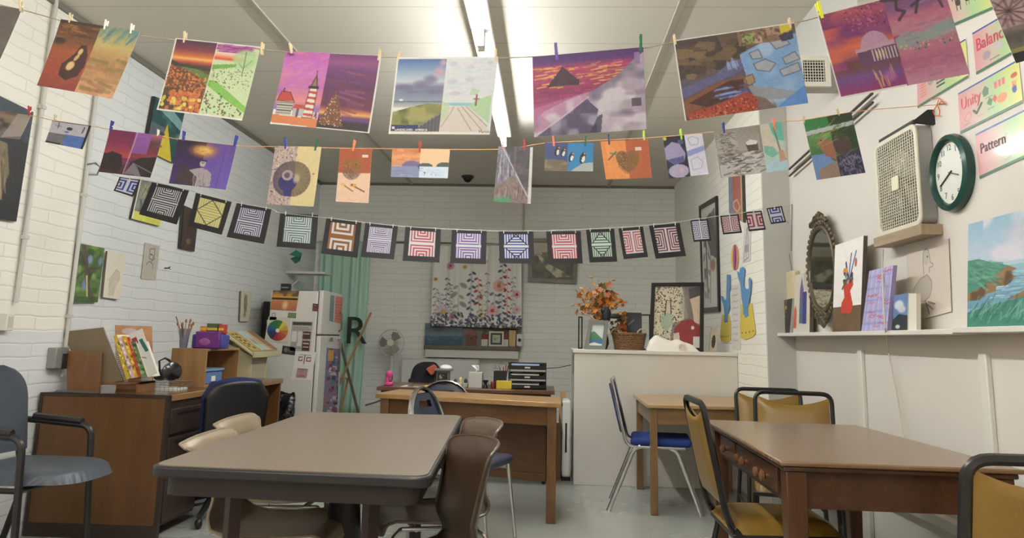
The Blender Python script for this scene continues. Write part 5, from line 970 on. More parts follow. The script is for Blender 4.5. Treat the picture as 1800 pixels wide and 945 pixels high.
cv = Cv(50, 60, (214, 154, 110), 43); cv.ell(.4, .1, .2, .05, (226, 200, 206)); cv.poly([(.7, .9), (.6, .5), (.75, .3), (.8, .42), (.95, .4), (.9, .7), (1, .9)], (232, 226, 214)); cv.noise(.03, 8, 8, 3)
wallart('art_card', cv, [onY(202, 571, yb+.24), onY(267, 573, yb+.24), onD(270, yb+.24), onD(204, yb+.24)], 'large peach card with white flowers standing behind the book row', 'card', None, .004, (200, 160, 120))
C = [stY(96, DY0+.03, DZ), stY(173, DY0+.03, DZ), stY(172, DY0+.11, DZ), stY(100, DY0+.11, DZ)]
slabm(C, (0, 0, .006), M('grey_metal', (120, 118, 112), .4, metal=.5), 'metal_ruler', 'flat grey metal strip on the front left corner of the left desk', 'ruler')
hy = DY0+.42; P = onD(292, hy); wire = M('wire_chrome', (170, 170, 170), .3, metal=1)
t = thing('wire_basket', 'low wire basket with white papers on the left desk beside the books', 'basket', P, local=False)
MB().box(P.x-.1, P.x+.08, hy-.05, hy+.12, DZ, DZ+.012).build('papers', M('paper_white', (220, 218, 214), .7), t)
for zz in (.02, .05): MB().tube([P+V(-.12, -.06, zz), P+V(.10, -.06, zz), P+V(.10, .14, zz), P+V(-.12, .14, zz)], .0018, 5, closed=True).build('wire_ring', wire, t)
g = MB()
for k in range(9): g.tube([P+V(-.12+k*.0275, -.06, .0), P+V(-.12+k*.0275, -.06, .05)], .0014, 5)
for k in range(6): g.tube([P+V(.10, -.06+k*.04, 0), P+V(.10, -.06+k*.04, .05)], .0014, 5)
g.build('wire_uprights', wire, t)
t = thing('headphones', 'black headphones lying in the wire basket on the left desk', 'headphones', P+V(0, .03, .02), local=False)
gl = M('black_gloss', (18, 18, 24), .15)
c0 = onY(303, 653, hy); MB().lathe([(.0, 0), (.052, .004), (.06, .02), (.055, .04), (.0, .05)], c0+V(0, -.01, 0), 20, ax=(.5, -.8, .1)).build('ear_cup', gl, t)
c1 = onY(283, 662, hy+.05); MB().lathe([(.0, 0), (.045, .004), (.052, .02), (.0, .035)], c1, 20, ax=(.2, -.5, .8)).build('ear_cup', gl, t)
h0, h1, h2, h3 = onY(281, 655, hy+.02), onY(280, 634, hy+.02), onY(290, 629, hy+.02), onY(304, 640, hy+.0)
MB().tube([h0, h1, h2, (h2+h3)/2+V(0, 0, .006), h3], .009, 8, flat=.6).build('headband', gl, t)
# cubby
cy = DY0+.72; a0, a1 = onD(296, cy).x, onD(358, cy).x; zt_ = onY(330, 612, cy).z; cy1 = a1/((412-963.3)/1350)*1.02
oakc = WOOD('cubby_oak', (142, 106, 66), (166, 128, 86), 'Z', 5, .4)
t = thing('cubby', 'light oak open-sided cubby on the left desk holding a blue box', 'cubby', ((a0+a1)/2, (cy+cy1)/2, DZ), local=False)
for nm, bb in (('side_panel', (a0, a1, cy, cy+.016, DZ, zt_)), ('side_panel', (a0, a1, cy1-.016, cy1, DZ, zt_)), ('top_panel', (a0, a1, cy+.016, cy1-.016, zt_-.016, zt_)), ('bottom_panel', (a0, a1, cy+.016, cy1-.016, DZ, DZ+.014)), ('back_panel', (a0, a0+.01, cy+.016, cy1-.016, DZ+.014, zt_-.016))):
    MB().box(*bb).build(nm, oakc, t, bevel=.001)
bl = M('clear_blue_plastic', (92, 124, 178), .3)
yq0, yq1 = cy+.03, cy+.03+(cy1-cy)*.55
t = thing('storage_box', 'small blue plastic box inside the oak cubby', 'box', (a1-.1, (yq0+yq1)/2, DZ+.014), local=False)
MB().prism([(a1-.19, yq0+.01, DZ+.014), (a1-.02, yq0+.01, DZ+.014), (a1-.02, yq1-.01, DZ+.014), (a1-.19, yq1-.01, DZ+.014)], (0, 0, .085)).build('tub', bl, t, bevel=.008)
MB().box(a1-.2, a1-.01, yq0, yq1, DZ+.099, DZ+.115).build('lid', M('pale_blue_plastic', (120, 150, 190), .35), t, bevel=.003)
MB().box(a1-.021, a1-.018, (yq0+yq1)/2-.03, (yq0+yq1)/2+.03, DZ+.03, DZ+.065).build('label_sticker', M('page_white', (222, 216, 200), .8), t)
ct = zt_
P = onD(322, cy+.08); P.z = ct; P.x = stY(322, cy+.08, ct).x
t = thing('brush_jar', 'clear grey tumbler of paintbrushes on top of the oak cubby', 'jar', P, local=False)
MB().lathe([(.024, 0), (.036, .13), (.034, .13), (.022, .006)], P, 18).build('tumbler', M('smoky_plastic', (120, 122, 140), .25), t)
rr = random.Random(4)
for k in range(9):
    a = rr.uniform(0, 2*PI); q = P+V(.015*math.cos(a), .015*math.sin(a), .02); e_ = P+V(.05*math.cos(a), .05*math.sin(a), rr.uniform(.15, .19))
    b_ = MB().tube([q, e_], [.003, .004], 6).build('brush', M('brush_wood_%d' % (k % 3), [(170, 110, 70), (110, 60, 60), (190, 160, 110)][k % 3], .5), t); MB().ball(tuple(e_), (.007, .007, .014), 8, 6).build('bristles', M('bristle', (150, 110, 80), .9), b_)
e_ = P+V(-.07, 0, .21); b_ = MB().tube([P+V(.01, 0, .02), e_], [.003, .004], 6).build('brush', M('brush_wood_1', (110, 60, 60), .5), t)
pu = cy+.05; x0, x1 = stY(333, pu, ct).x, stY(388, pu, ct).x; zz = onY(360, 582, pu).z
t = thing('pencil_bin', 'translucent purple bin full of art supplies on top of the oak cubby', 'bin', ((x0+x1)/2, pu+.05, ct), local=False)
MB().box(x0+.03, x1-.015, pu, pu+.12, ct, zz).build('purple_tray', M('purple_plastic', (106, 42, 124), .3), t, bevel=.01)
MB().box(x0, x1, pu+.02, pu+.14, ct, zz-.02).build('blue_tray', M('blue_violet_plastic', (62, 66, 140), .3), t, bevel=.01)
MB().ball((x0+.1, pu-.001, ct+.045), (.04, .004, .025)).build('pink_print', M('pink_print', (160, 84, 150), .5), t)
for k, (pa, pb, ya, yb2, col, lab) in enumerate(((352, 364, 573, 583, (214, 96, 60), 'orange pencil packet sticking out of the purple bin'), (364, 384, 568, 583, (64, 90, 50), 'green and yellow crayon box on the purple bin'), (383, 393, 570, 584, (176, 60, 56), 'red crayon box at the right end of the purple bin'))):
    A_, B_ = onY(pa, ya, pu+.03), onY(pb, yb2, pu+.03); t = thing('crayon_box', lab, 'box', (A_.x, pu+.03, B_.z), local=False)
    MB().box(A_.x, B_.x, pu+.03, pu+.09, zz-.01, A_.z).build('carton', M('crayon_%d' % k, col, .5), t, bevel=.002)
    MB().box(A_.x, B_.x, pu+.028, pu+.03, zz+.008, zz+.025).build('yellow_band', M('crayon_band', (214, 180, 60), .5), t)
# lectern
cream = M('cream_paint', (196, 186, 146), .45, noise=.03); creamd = M('cream_paint_shaded', (176, 164, 140), .5)  # second cream is darker: shade of the right-hand face put into the colour
t = thing('lectern', 'cream painted lectern with slanted top between the left desk and the fridge', 'lectern', (-2.62, 6.63, 0), local=False)
MB().prism([(-2.80, 6.44, 0), (-2.47, 6.44, 0), (-2.47, 6.44, .95), (-2.80, 6.44, 1.10)], (0, .018, 0)).build('side_panel', cream, t)
MB().prism([(-2.80, 6.78, 0), (-2.47, 6.78, 0), (-2.47, 6.78, .95), (-2.80, 6.78, 1.10)], (0, .018, 0)).build('side_panel', cream, t)
MB().box(-2.80, -2.785, 6.458, 6.78, 0, 1.08).build('front_panel', cream, t); MB().box(-2.785, -2.485, 6.458, 6.78, .5, .52).build('shelf', creamd, t)
MB().box(-2.485, -2.475, 6.458, 6.78, .02, .94).build('back_panel', creamd, t)
hA, lA = onY(392, 581, 6.36), onY(448, 622, 6.36)
top = [V(hA.x, 6.34, hA.z), V(lA.x, 6.34, lA.z), V(lA.x, 6.98, lA.z), V(hA.x, 6.98, hA.z)]
MB().prism(top, (0, 0, -.022)).build('slanted_top', cream, t, bevel=.004)
MB().box(lA.x-.012, lA.x+.006, 6.34, 6.98, lA.z-.03, lA.z+.018).build('ledge', cream, t, bevel=.003)
nrm = (top[1]-top[0]).cross(top[3]-top[0]).normalized(); nrm = nrm if nrm.z > 0 else -nrm
mm_ = lambda u, v: top[0]*(1-u)*(1-v)+top[1]*u*(1-v)+top[2]*u*v+top[3]*(1-u)*v
cv = Cv(60, 60, (206, 178, 120), 44); cv.rect(0, .0, 1, .4, (150, 110, 84)); cv.grad(.0, .5, 1, 1, [(0, (214, 170, 130)), (.5, (176, 206, 206)), (1, (150, 200, 196))]); cv.rect(.4, .5, .7, 1, (206, 150, 110), .7); cv.ell(.6, .85, .2, .1, (80, 170, 160), .8, .5); cv.noise(.04, 10, 10, 3)
wallart('art_book', cv, [mm_(.05, .97)+nrm*.014, mm_(.9, .97)+nrm*.014, mm_(.9, .4)+nrm*.014, mm_(.05, .4)+nrm*.014], 'beach coloured picture book lying on the slanted lectern top', 'book', None, .010, (220, 210, 190))
cv = Cv(60, 30, (206, 176, 90), 45)
for k in range(5): cv.rect(.1+k*.17, .2+.1*(k % 2), .2+k*.17, .45+.1*(k % 2), (60, 50, 34)); cv.rect(.12+k*.15, .6, .2+k*.15, .85, (60, 50, 34))
wallart('stencil', cv, [mm_(.05, .36)+nrm*.006, mm_(.9, .36)+nrm*.006, mm_(.9, .06)+nrm*.006, mm_(.05, .06)+nrm*.006], 'mustard yellow stencil sheet on the near side of the lectern top', 'stencil', None, .003, (150, 120, 60))
# paper stack and bin
g = thing('paper_stack', 'stack of white papers beside the lectern foot', 'papers', (-2.38, 6.5, 0), local=False)
for k in range(9): MB().box(-2.43+.004*(k % 3), -2.30+.003*(k % 2), 6.42, 6.62, .40+k*.022, .418+k*.022).build('paper_bundle', M('paper_white', (220, 218, 214), .7), g)
MB().box(-2.44, -2.29, 6.41, 6.63, 0, .40).build('carton', kraft, g)
bag = M('black_bin_bag', (20, 20, 22), .22, noise=.1, scale=30, bump=.9, bscale=18)
bx, byy = -2.45, 7.0; zt_ = onY(488, 691, byy).z
t = thing('trash_can', 'black rubbish bin with a shiny black bag in front of the fridge', 'bin', (bx, byy, 0), local=False)
MB().lathe([(.12, 0), (.15, zt_-.06), (.14, zt_-.06), (.11, .01)], (bx, byy, 0), 24).build('bin', blk, t)
def bg(u, v):
    a = 2*PI*u; r_ = .158+.012*math.sin(a*7+v*5)+.01*math.sin(a*13+v*9)+(.02*math.sin(v*PI)); z = zt_-.22*v+.012*math.sin(a*5)*(1-v); return V(bx+r_*math.cos(a), byy+r_*math.sin(a)*.9, z)
MB().grid(bg, 60, 12).build('bag', bag, t, solid=.004)
MB().grid(lambda u, v: V(bx+(.158-.03*v)*math.cos(2*PI*u), byy+(.142-.03*v)*math.sin(2*PI*u), zt_-.12*v+.012*math.sin(10*PI*u)*(1-v)), 40, 4).build('bag_inside', bag, t, solid=.003)
# ---- fridge
fy = 7.32; fx0, fx1 = onY(470, 600, fy).x, onY(554, 600, fy).x; fxd = onY(563, 600, fy).x; fz = onY(520, 509, fy).z; fy1 = 8.02
fw_ = M('fridge_white', (214, 211, 203), .35, noise=.02)
t = thing('fridge', 'white top freezer fridge covered in flyers, in the back left corner', 'fridge', ((fx0+fx1)/2, (fy+fy1)/2, 0), local=False)
MB().box(fx0, fx1, fy, fy1, .03, fz-.01).build('body', fw_, t, bevel=.008)
zs_ = onX(585, 589, fxd).z
d1 = MB().box(fx1+.008, fxd, fy, fy1, zs_+.006, fz).build('freezer_door', fw_, t, bevel=.008); d2 = MB().box(fx1+.008, fxd, fy, fy1, .08, zs_-.006).build('fridge_door', fw_, t, bevel=.008)
MB().box(fx1-.002, fx1+.01, fy+.01, fy1-.01, .08, fz-.01).build('door_gasket', M('dark_gasket', (70, 68, 64), .6), t)
MB().box(fx1-.02, fxd-.01, fy+.01, fy1-.01, zs_-.007, zs_+.007).build('hinge_gap', M('dark_gasket', (70, 68, 64), .6), t)
MB().tube([(fxd+.002, fy1-.08, zs_+.04), (fxd+.03, fy1-.08, zs_+.06), (fxd+.03, fy1-.08, zs_+.22), (fxd+.002, fy1-.08, zs_+.24)], .009, 8).build('handle', M('grey_metal', (120, 118, 112), .4, metal=.5), d1)
MB().tube([(fxd+.002, fy1-.08, zs_-.04), (fxd+.03, fy1-.08, zs_-.06), (fxd+.03, fy1-.08, zs_-.36), (fxd+.002, fy1-.08, zs_-.38)], .009, 8).build('handle', M('grey_metal', (120, 118, 112), .4, metal=.5), d2)
F = lambda *q: qY(fy-.003, *q)
def mag(cv, q, lab, name='flyer', cat='flyer'): return wallart(name, cv, F(*q), lab, cat, 'flyers on the fridge side', .0015, (225, 222, 215), ARTMAT('painted_paper'))
c = Cv(56, 40, (80, 70, 60), 51); c.grad(0, 0, 1, .42, [(0, (110, 96, 84)), (.5, (190, 130, 50)), (1, (236, 170, 50))]); c.tint((60, 56, 60), .7, 5, 3, 4, c.V < .3); c.rect(0, .38, 1, .48, (50, 34, 24)); c.grad(0, .48, 1, 1, [(0, (206, 130, 70)), (1, (176, 100, 70))]); c.ell(.55, .75, .15, .3, (240, 200, 150), .9, .7)
mag(c, ((480, 510), (526, 511), (520.5, 546.5), (475, 544)), 'orange sunset photo on the fridge side, topmost', 'photo_print', 'photo')
c = Cv(44, 50, (206, 200, 176), 52)
mag(c, ((472, 556), (511, 558), (506, 603), (464.5, 600)), 'cream sheet behind the colour wheel on the fridge side')
c = Cv(46, 46, (206, 200, 176), 53); X = (c.U-.5)*2; Y = (c.V-.5)*2; a_ = (np.degrees(np.arctan2(X, -Y)) % 360); rd = np.hypot(X, Y); hs = [(70, 120, 50), (206, 200, 60), (206, 160, 60), (196, 110, 50), (190, 80, 50), (190, 50, 40), (150, 40, 44), (60, 40, 80), (30, 50, 110), (30, 80, 140), (30, 110, 90), (40, 120, 60)]
for k in range(12): c.put((rd < .96) & (a_ >= k*30) & (a_ < k*30+30), hs[k])
c.put(rd < .18, (225, 222, 215))
pw = F((469.5, 562), (507.5, 562), (507.5, 600), (469.5, 600)); cwh = sum(pw, V(0, 0, 0))/4; rw = (pw[1]-pw[0]).length/2
g = MB(); 
o = picture('colour_wheel', soft(c), [p+V(0, -.004, 0) for p in pw], .001, None, ARTMAT('painted_paper'), None, (206, 200, 176), (206, 200, 176)); tag(o, 'round twelve part colour wheel chart on the fridge side', 'chart', 'flyers on the fridge side')
def textish(w, h, bg, fg, seed, rows=10, head=None):
    c = Cv(w, h, bg, seed); r = random.Random(seed)
    if head: c.rect(.05, .03, .95, .14, head)
    for k in range(rows): v = .2+k*.75/rows; u = .08; 
    for k in range(rows):
        v = .2+k*.75/rows; u = .08
        while u < .85: l = r.uniform(.04, .14); c.rect(u, v, min(.92, u+l), v+.32/rows, fg, .7); u += l+.04
    return c
c = textish(44, 64, (176, 170, 164), (110, 100, 100), 5, 12, (70, 66, 66)); c.rect(.05, .35, .3, .7, (214, 210, 206)); c.rect(.35, .35, .55, .85, (206, 202, 200)); c.rect(.6, .35, .95, .6, (86, 46, 44)); c.rect(.62, .4, .9, .44, (200, 180, 170)); c.rect(.6, .65, .95, .98, (80, 40, 40)); c.rect(.64, .72, .9, .76, (200, 180, 170)); c.rect(.64, .84, .9, .88, (200, 180, 170))
mag(c, ((513.5, 564), (550.5, 565), (545, 618), (509, 616)), 'black and white notice cluster right of the colour wheel')
c = Cv(34, 20, (50, 46, 44), 54); c.ell(.3, .5, .15, .3, (120, 112, 104)); c.ell(.65, .5, .2, .25, (100, 94, 90))
mag(c, ((497, 607), (520, 610), (518, 624), (495, 621)), 'small dark landscape flyer below the colour wheel')
c = Cv(44, 56, (226, 222, 216), 55); red = (140, 50, 60)
for k in range(3): c.rect(.22+k*.0, .12, .8, .15, red)
c.rect(.22, .12, .44, .15, red); c.rect(.2, .2, .4, .23, red); c.rect(.2, .2, .24, .36, red); c.rect(.2, .33, .4, .36, red); c.rect(.36, .27, .4, .36, red); c.rect(.47, .12, .53, .44, red); c.rect(.6, .2, .82, .23, red); c.rect(.6, .2, .64, .36, red); c.rect(.6, .33, .82, .36, red); c.rect(.78, .26, .82, .36, red)
X = np.abs((c.U-.5)/.27); Y = np.abs((c.V-.78)/.17); d = np.maximum(X, Y); c.put((d < 1) & (((d*8).astype(int)) % 2 == 0), (150, 80, 90)); c.put((d < 1) & (((d*8).astype(int)) % 2 == 1), (206, 170, 176))
mag(c, ((520, 616), (556, 619), (547, 668), (511, 666)), 'white sheet with two dark red block patterns, lowest on the fridge side')
mag(textish(22, 22, (96, 40, 44), (206, 170, 160), 7, 4), ((550, 533), (560, 534), (559, 547), (549, 546)), 'small dark red magnet near the top right of the fridge side', 'magnet', 'magnet')
mag(textish(30, 20, (96, 122, 70), (170, 190, 140), 8, 3), ((507, 549), (521, 550), (520, 559), (505, 558)), 'small green magnet under the sunset photo', 'magnet', 'magnet')
c = Cv(30, 36, (206, 204, 198), 56); c.line([(.3, .2), (.7, .15), (.75, .6), (.35, .7)], .05, (80, 80, 84), closed=True); c.line([(.5, .7), (.6, .95)], .05, (80, 80, 84))
mag(c, ((476, 547), (488, 548), (485, 564), (473, 562)), 'tiny outline drawing at the left of the fridge side', 'magnet', 'magnet')
G = lambda *q: qX(fxd+.003, *q)
def dmag(cv, q, lab, name='flyer'): return wallart(name, cv, G(*q), lab, name.replace('_', ' '), None, .0015, (225, 222, 215), ARTMAT('painted_paper'))
dmag(textish(20, 50, (226, 130, 116), (170, 80, 80), 9, 7), ((590, 520), (603, 522), (600, 569), (587.5, 566)), 'pink note on the freezer door')
dmag(textish(20, 50, (130, 146, 150), (90, 104, 112), 10, 7), ((581, 518), (588, 519.5), (586, 566), (578.5, 563)), 'grey blue note beside the pink one on the freezer door')
c = Cv(50, 120, (140, 120, 150), 57); r = random.Random(8)
for k in range(70): u, v = r.random(), r.random(); c.rect(u, v, u+r.uniform(.08, .3), v+r.uniform(.02, .08), r.choice([(206, 110, 60), (60, 70, 130), (200, 190, 200), (90, 80, 90), (70, 140, 150), (150, 60, 90), (40, 40, 50)]))
c.rect(.15, .03, .5, .2, (226, 170, 60)); c.rect(0, 0, .06, 1, (80, 120, 180)); c.rect(.92, 0, 1, 1, (200, 210, 214)); c.rect(0, 0, 1, .01, (80, 120, 180))
dmag(c, ((574.5, 611), (599, 613), (595, 727), (567, 727)), 'tall colourful collage poster on the lower fridge door', 'poster')
P = G((578, 600))[0]; lettering('LARK', P+V(.002, 0, 0), (0, 1, 0), (0, 0, 1), .06, M('dark_teal_ink', (40, 70, 70), .6), d2)
P = onY(502, 507, fy+.3); P.z = fz; t = thing('black_box', 'small black box on top of the fridge', 'box', P, local=False); MB().box(P.x-.045, P.x+.045, fy+.28, fy+.34, fz, fz+.075).build('box', blk, t, bevel=.003); MB().box(P.x-.035, P.x+.035, fy+.279, fy+.28, fz+.03, fz+.042).build('label_strip', M('grey_print', (140, 140, 140), .6), t)
wp = onY(500, 478, 8.45)
t = thing('corner_shelf', 'narrow white shelf board sticking out of the left wall above the fridge', 'shelf', (XL, 8.6, wp.z), local=False)
MB().box(XL, onY(578, 480, 8.6).x, 8.45, 8.75, wp.z-.012, wp.z+.012).build('board', trim_white, t, bevel=.002); MB().bar((XL+.005, 8.6, wp.z-.16), (XL+.16, 8.6, wp.z-.012), .012).build('bracket', trim_white, t)
X = onY(536, 450, 9.3).x; tag(MB().cyl((X, 9.38, 0), (X, 9.38, onY(541, 345, 9.38).z), .025, seg=12).build('corner_pipe', M('black_pipe', (36, 34, 34), .5)), 'black vertical pipe in the back left corner behind the fridge', 'pipe')
P = onY(519, 449, 8.2); t = thing('paper_ornament', 'teal folded paper ornament hanging above the fridge', 'ornament', P, local=False)
te = M('teal_card', (40, 120, 96), .5)
MB().prism([P+V(-.07, 0, .01), P+V(.0, 0, .06), P+V(.07, 0, .03), P+V(.04, 0, -.02)], (0, .01, 0)).build('upper_fold', te, t); MB().prism([P+V(-.06, .02, -.03), P+V(.06, .02, .02), P+V(.05, .02, -.05), P+V(.0, .02, -.085)], (0, .01, 0)).build('lower_fold', M('teal_card_dark', (30, 92, 84), .5), t); MB().cyl(P+V(0, .01, .05), (P.x, P.y+.01, ZC), .0012, seg=5).build('thread', cordW, t)
xb = onY(470, 560, 7.75).x; t = thing('folded_stool', 'folded black metal stool squeezed between the left wall and the fridge', 'stool', (XL+.06, 7.85, 0), local=False)
xx = onY(463, 560, 7.2).x
MB().box(XL+.03, XL+.09, 7.75, 7.95, .75, onY(463, 530, 7.85).z).build('seat', blk, t, bevel=.01)
for yy in (7.77, 7.93): MB().cyl((XL+.06, yy, 0), (XL+.06, yy, 1.3), .012, seg=8).build('leg', M('black_tube', (32, 30, 30), .35), t)
# ---- green curtain
gc = M('green_curtain', (190, 224, 206), .75, noise=.05, scale=60)
yc_ = YB-.07; a0, a1 = onY(552, 600, yc_).x, onY(641, 600, yc_).x; z1_ = onY(600, 425, yc_).z
t = thing('green_curtain', 'mint green curtain hanging in the back left corner', 'curtain', ((a0+a1)/2, yc_, .2), local=False)
MB().grid(lambda u, v: V(a0+(a1-a0)*u*(1-.03*v)+.01*math.sin(v*3), yc_+.028*math.sin(u*34+v*.8)+.018*math.sin(u*13+1), z1_-(z1_-.18)*v), 110, 14).build('cloth', gc, t, solid=.003, angle=180)
MB().cyl((a0-.03, yc_, z1_+.005), (a1+.03, yc_, z1_+.005), .01, seg=8).build('rod', pipe, t)
P = onY(604, 603, yc_-.11); o = None
t = thing('letter_sign', 'black block letter R hanging in front of the green curtain', 'letter', P, local=False); hR = onY(604, 551, yc_-.11).z-P.z
lettering('R', P, (1, 0, 0), (0, 0, 1), hR*1.32, M('black_letter', (44, 50, 46), .6), t, 'letter', .01)
MB().cyl(P+V(.08, .0, hR), V(P.x+.08, yc_-.0, z1_), .0012, seg=5).build('thread', cordW, t)
t = thing('easel', 'leaning brown wooden easel poles beside the green curtain', 'easel', onY(615, 700, 8.8), local=False)
ye = 8.75; p0, p1 = onY(652, 549, ye), onY(605, 655, ye); q0 = stY(629, ye, 0.0)
MB().bar(p0, p1+(p1-p0)*1.0, .03, .02).build('pole', WOOD('pole_wood', (170, 128, 88), (188, 146, 104), 'Z', 4, .5), t); p2, p3 = onY(597, 596, ye+.05), onY(630, 726, ye+.05); MB().bar(p2, p2+(p3-p2)*1.9, .045, .02).build('plank', WOOD('plank_wood', (96, 84, 66), (116, 102, 82), 'Z', 4, .6), t)
r0, r1 = onY(612, 664, ye+.1), onY(599, 722, ye+.1); MB().bar(r0, r0+(r1-r0)*1.8, .022, .02).build('rear_leg', M('plywood_edge', (190, 150, 100), .5), t); MB().bar(onY(596, 665, ye+.08), onY(614, 665, ye+.08), .035, .02).build('cross_bar', M('plywood_edge', (190, 150, 100), .5), t)
# ---- fan on the back wall side
P = onY(688, 602, 9.15); fb = M('pale_grey_plastic', (206, 204, 196), .4)
t = thing('pedestal_fan', 'white pedestal fan with grey blades against the back wall', 'fan', (P.x, 9.15, 0), local=False); R_f = .155
g = MB()
for k in range(36): a = 2*PI*k/36; g.tube([P+V(.03*math.cos(a), -.06, .03*math.sin(a)), P+V(.1*math.cos(a), -.055, .1*math.sin(a)), P+V(R_f*math.cos(a), -.01, R_f*math.sin(a))], .0011, 4)
g.build('guard', fb, t)
for q, y in ((R_f, -.01), (R_f*.97, .02)): MB().tube([P+V(q*math.cos(2*PI*k/40), y, q*math.sin(2*PI*k/40)) for k in range(40)], .004, 6, closed=True).build('guard_ring', fb, t)
for k in range(3):
    a0_ = 2*PI*k/3+.9; pts = [(.03, -.3), (.13, -.45), (.14, .1), (.13, .55), (.09, .7), (.03, .4)]
    MB().prism([P+V(r_*math.cos(a0_+a), -.025+.02*a, r_*math.sin(a0_+a)) for r_, a in pts], (0, .003, 0)).build('blade', M('fan_blade', (140, 136, 126), .4), t)
MB().lathe([(.0, .0), (.035, .003), (.042, .012), (.04, .02)], P+V(0, -.045, 0), 24, ax=(0, -1, 0)).build('hub', M('cream_hub', (226, 220, 190), .4), t)
MB().box(P.x-.05, P.x+.05, 9.16, 9.3, P.z-.05, P.z+.05).build('motor', fb, t, bevel=.02, seg=3)
MB().cyl((P.x, 9.2, .03), (P.x, 9.2, P.z-.04), .02).build('pole', fb, t); MB().lathe([(.18, 0), (.18, .015), (.05, .03), (.02, .05)], (P.x, 9.2, 0), 28).build('base', fb, t)
# ---- whiteboard
yw = 9.36; a0, a1 = onY(704, 650, yw), onY(842, 650, yw); zt_ = onY(770, 630, yw).z
t = thing('whiteboard', 'whiteboard leaning on the back wall behind the dark desk', 'whiteboard', ((a0.x+a1.x)/2, yw, .25), local=False)
MB().box(a0.x, a1.x, yw, yw+.015, .25, zt_).build('board', M('whiteboard_white', (222, 224, 222), .2), t)
g4 = lambda i: [(a0.x+i, yw-.004, .25+i), (a1.x-i, yw-.004, .25+i), (a1.x-i, yw-.004, zt_-i), (a0.x+i, yw-.004, zt_-i)]
MB().frame(g4(0), g4(.02), (0, .022, 0)).build('frame', M('alu_frame', (190, 190, 186), .35, metal=.6), t)
MB().box(a0.x+.1, a0.x+.3, yw, yw+.05, 0, .25).build('foot_block', kraft, t); MB().box(a1.x-.3, a1.x-.1, yw, yw+.05, 0, .25).build('foot_block', kraft, t)
# ---- desk chair with coat (behind dark desk)
cyy = 7.45; P = onY(752, 655, cyy)
t = thing('desk_chair', 'black desk chair behind the dark desk, mostly under a coat', 'chair', (P.x, cyy, 0), local=False)
MB().box(P.x-.2, P.x+.2, cyy-.05, cyy+.4-.05, .42, .5).build('seat', blk, t, bevel=.03, seg=3); MB().box(P.x-.17, P.x+.15, cyy-.1, cyy-.055, .52, onY(745, 664, cyy).z).build('backrest', blk, t, bevel=.02, seg=3)
MB().cyl((P.x, cyy+.12, .08), (P.x, cyy+.12, .42), .025).build('column', blk, t)
for k in range(5): a = 2*PI*k/5; MB().tube([(P.x, cyy+.12, .1), (P.x+.27*math.cos(a), cyy+.12+.27*math.sin(a), .03)], .018, 8).build('base_arm', blk, t)
coat = M('black_cloth', (20, 22, 30), .85, noise=.1, scale=30, bump=.5, bscale=20)
L0, L1 = onY(718, 672, cyy), onY(786, 672, cyy); zt_ = onY(750, 638, cyy).z; w_ = L1.x-L0.x
def ct_(u, v):
    a = u*2*PI; th = v*PI*.5; bul = 1+.06*math.sin(a*5+v*4)+.04*math.sin(a*9+2)
    rr_ = math.cos(th)**.55; return V((L0.x+L1.x)/2+w_/2*math.cos(a)*rr_*bul, cyy+.0+.13*math.sin(a)*rr_*bul, L0.z-.25+(zt_-L0.z+.25)*math.sin(th)**.8+.015*math.sin(a*3+v*6))
t = thing('coat', 'black coat with a coral lining draped over the chair behind the dark desk', 'coat', ((L0.x+L1.x)/2, cyy, L0.z-.25), local=False)
MB().grid(ct_, 40, 14).build('cloth', coat, t, angle=180)
C = qY(cyy-.16, (748, 648), (762, 640), (768, 645), (762, 658), (757, 660)); MB().prism(C, (0, .05, 0)).build('coral_lining', M('coral_cloth', (190, 92, 76), .8), t, bevel=.01)
# ---- dark desk things
dy = WY0+.14; sy_ = lambda px, Y=dy: stY(px, Y, WZ)
def db(px0, px1, pyt, Y, d): a = sy_(px0, Y); b_ = sy_(px1, Y); return a.x, b_.x, Y, Y+d, WZ, onY((px0+px1)/2, pyt, Y).z
x0, x1, ya, yb_, z0, z1 = db(762, 792, 648, dy, .13)
gm = M('grey_plastic', (112, 112, 110), .45)
t = thing('waste_basket', 'grey plastic bin with a black picture panel standing on the dark desk', 'bin', ((x0+x1)/2, dy+.06, WZ), local=False); w2 = (x1-x0)/2
MB().frame([(x0+.02, ya+.01, z0), (x1-.02, ya+.01, z0), (x1-.02, yb_-.01, z0), (x0+.02, yb_-.01, z0)], [(x0+.03, ya+.02, z0), (x1-.03, ya+.02, z0), (x1-.03, yb_-.02, z0), (x0+.03, yb_-.02, z0)], (0, 0, z1-z0)).build('tub', gm, t, bevel=.004)
MB().frame([(x0, ya-.008, z1-.016), (x1, ya-.008, z1-.016), (x1, yb_+.008, z1-.016), (x0, yb_+.008, z1-.016)], [(x0+.03, ya+.02, z1-.016), (x1-.03, ya+.02, z1-.016), (x1-.03, yb_-.02, z1-.016), (x0+.03, yb_-.02, z1-.016)], (0, 0, .016)).build('rim', gm, t, bevel=.003)
c = Cv(40, 34, (26, 24, 24), 61); c.strokes(12, (.2, .15, .6, .5), (.1, .3), .05, .4, [(196, 186, 150), (150, 140, 110)], 4, .8, .5); c.rect(.15, .7, .85, .78, (170, 160, 130)); picture('picture_panel', c, [V(x0+.028, ya+.004, z1-.03), V(x1-.03, ya+.004, z1-.03), V(x1-.03, ya+.004, z0+.02), V(x0+.028, ya+.004, z0+.02)], .004, None, ARTMAT('painted_paper'), t, (26, 24, 24), (26, 24, 24))
MB().ball(((x0+x1)/2+.02, dy+.06, z1+.005), (.055, .045, .03), 10, 6).build('crumpled_paper', M('paper_white', (220, 218, 214), .7), t)
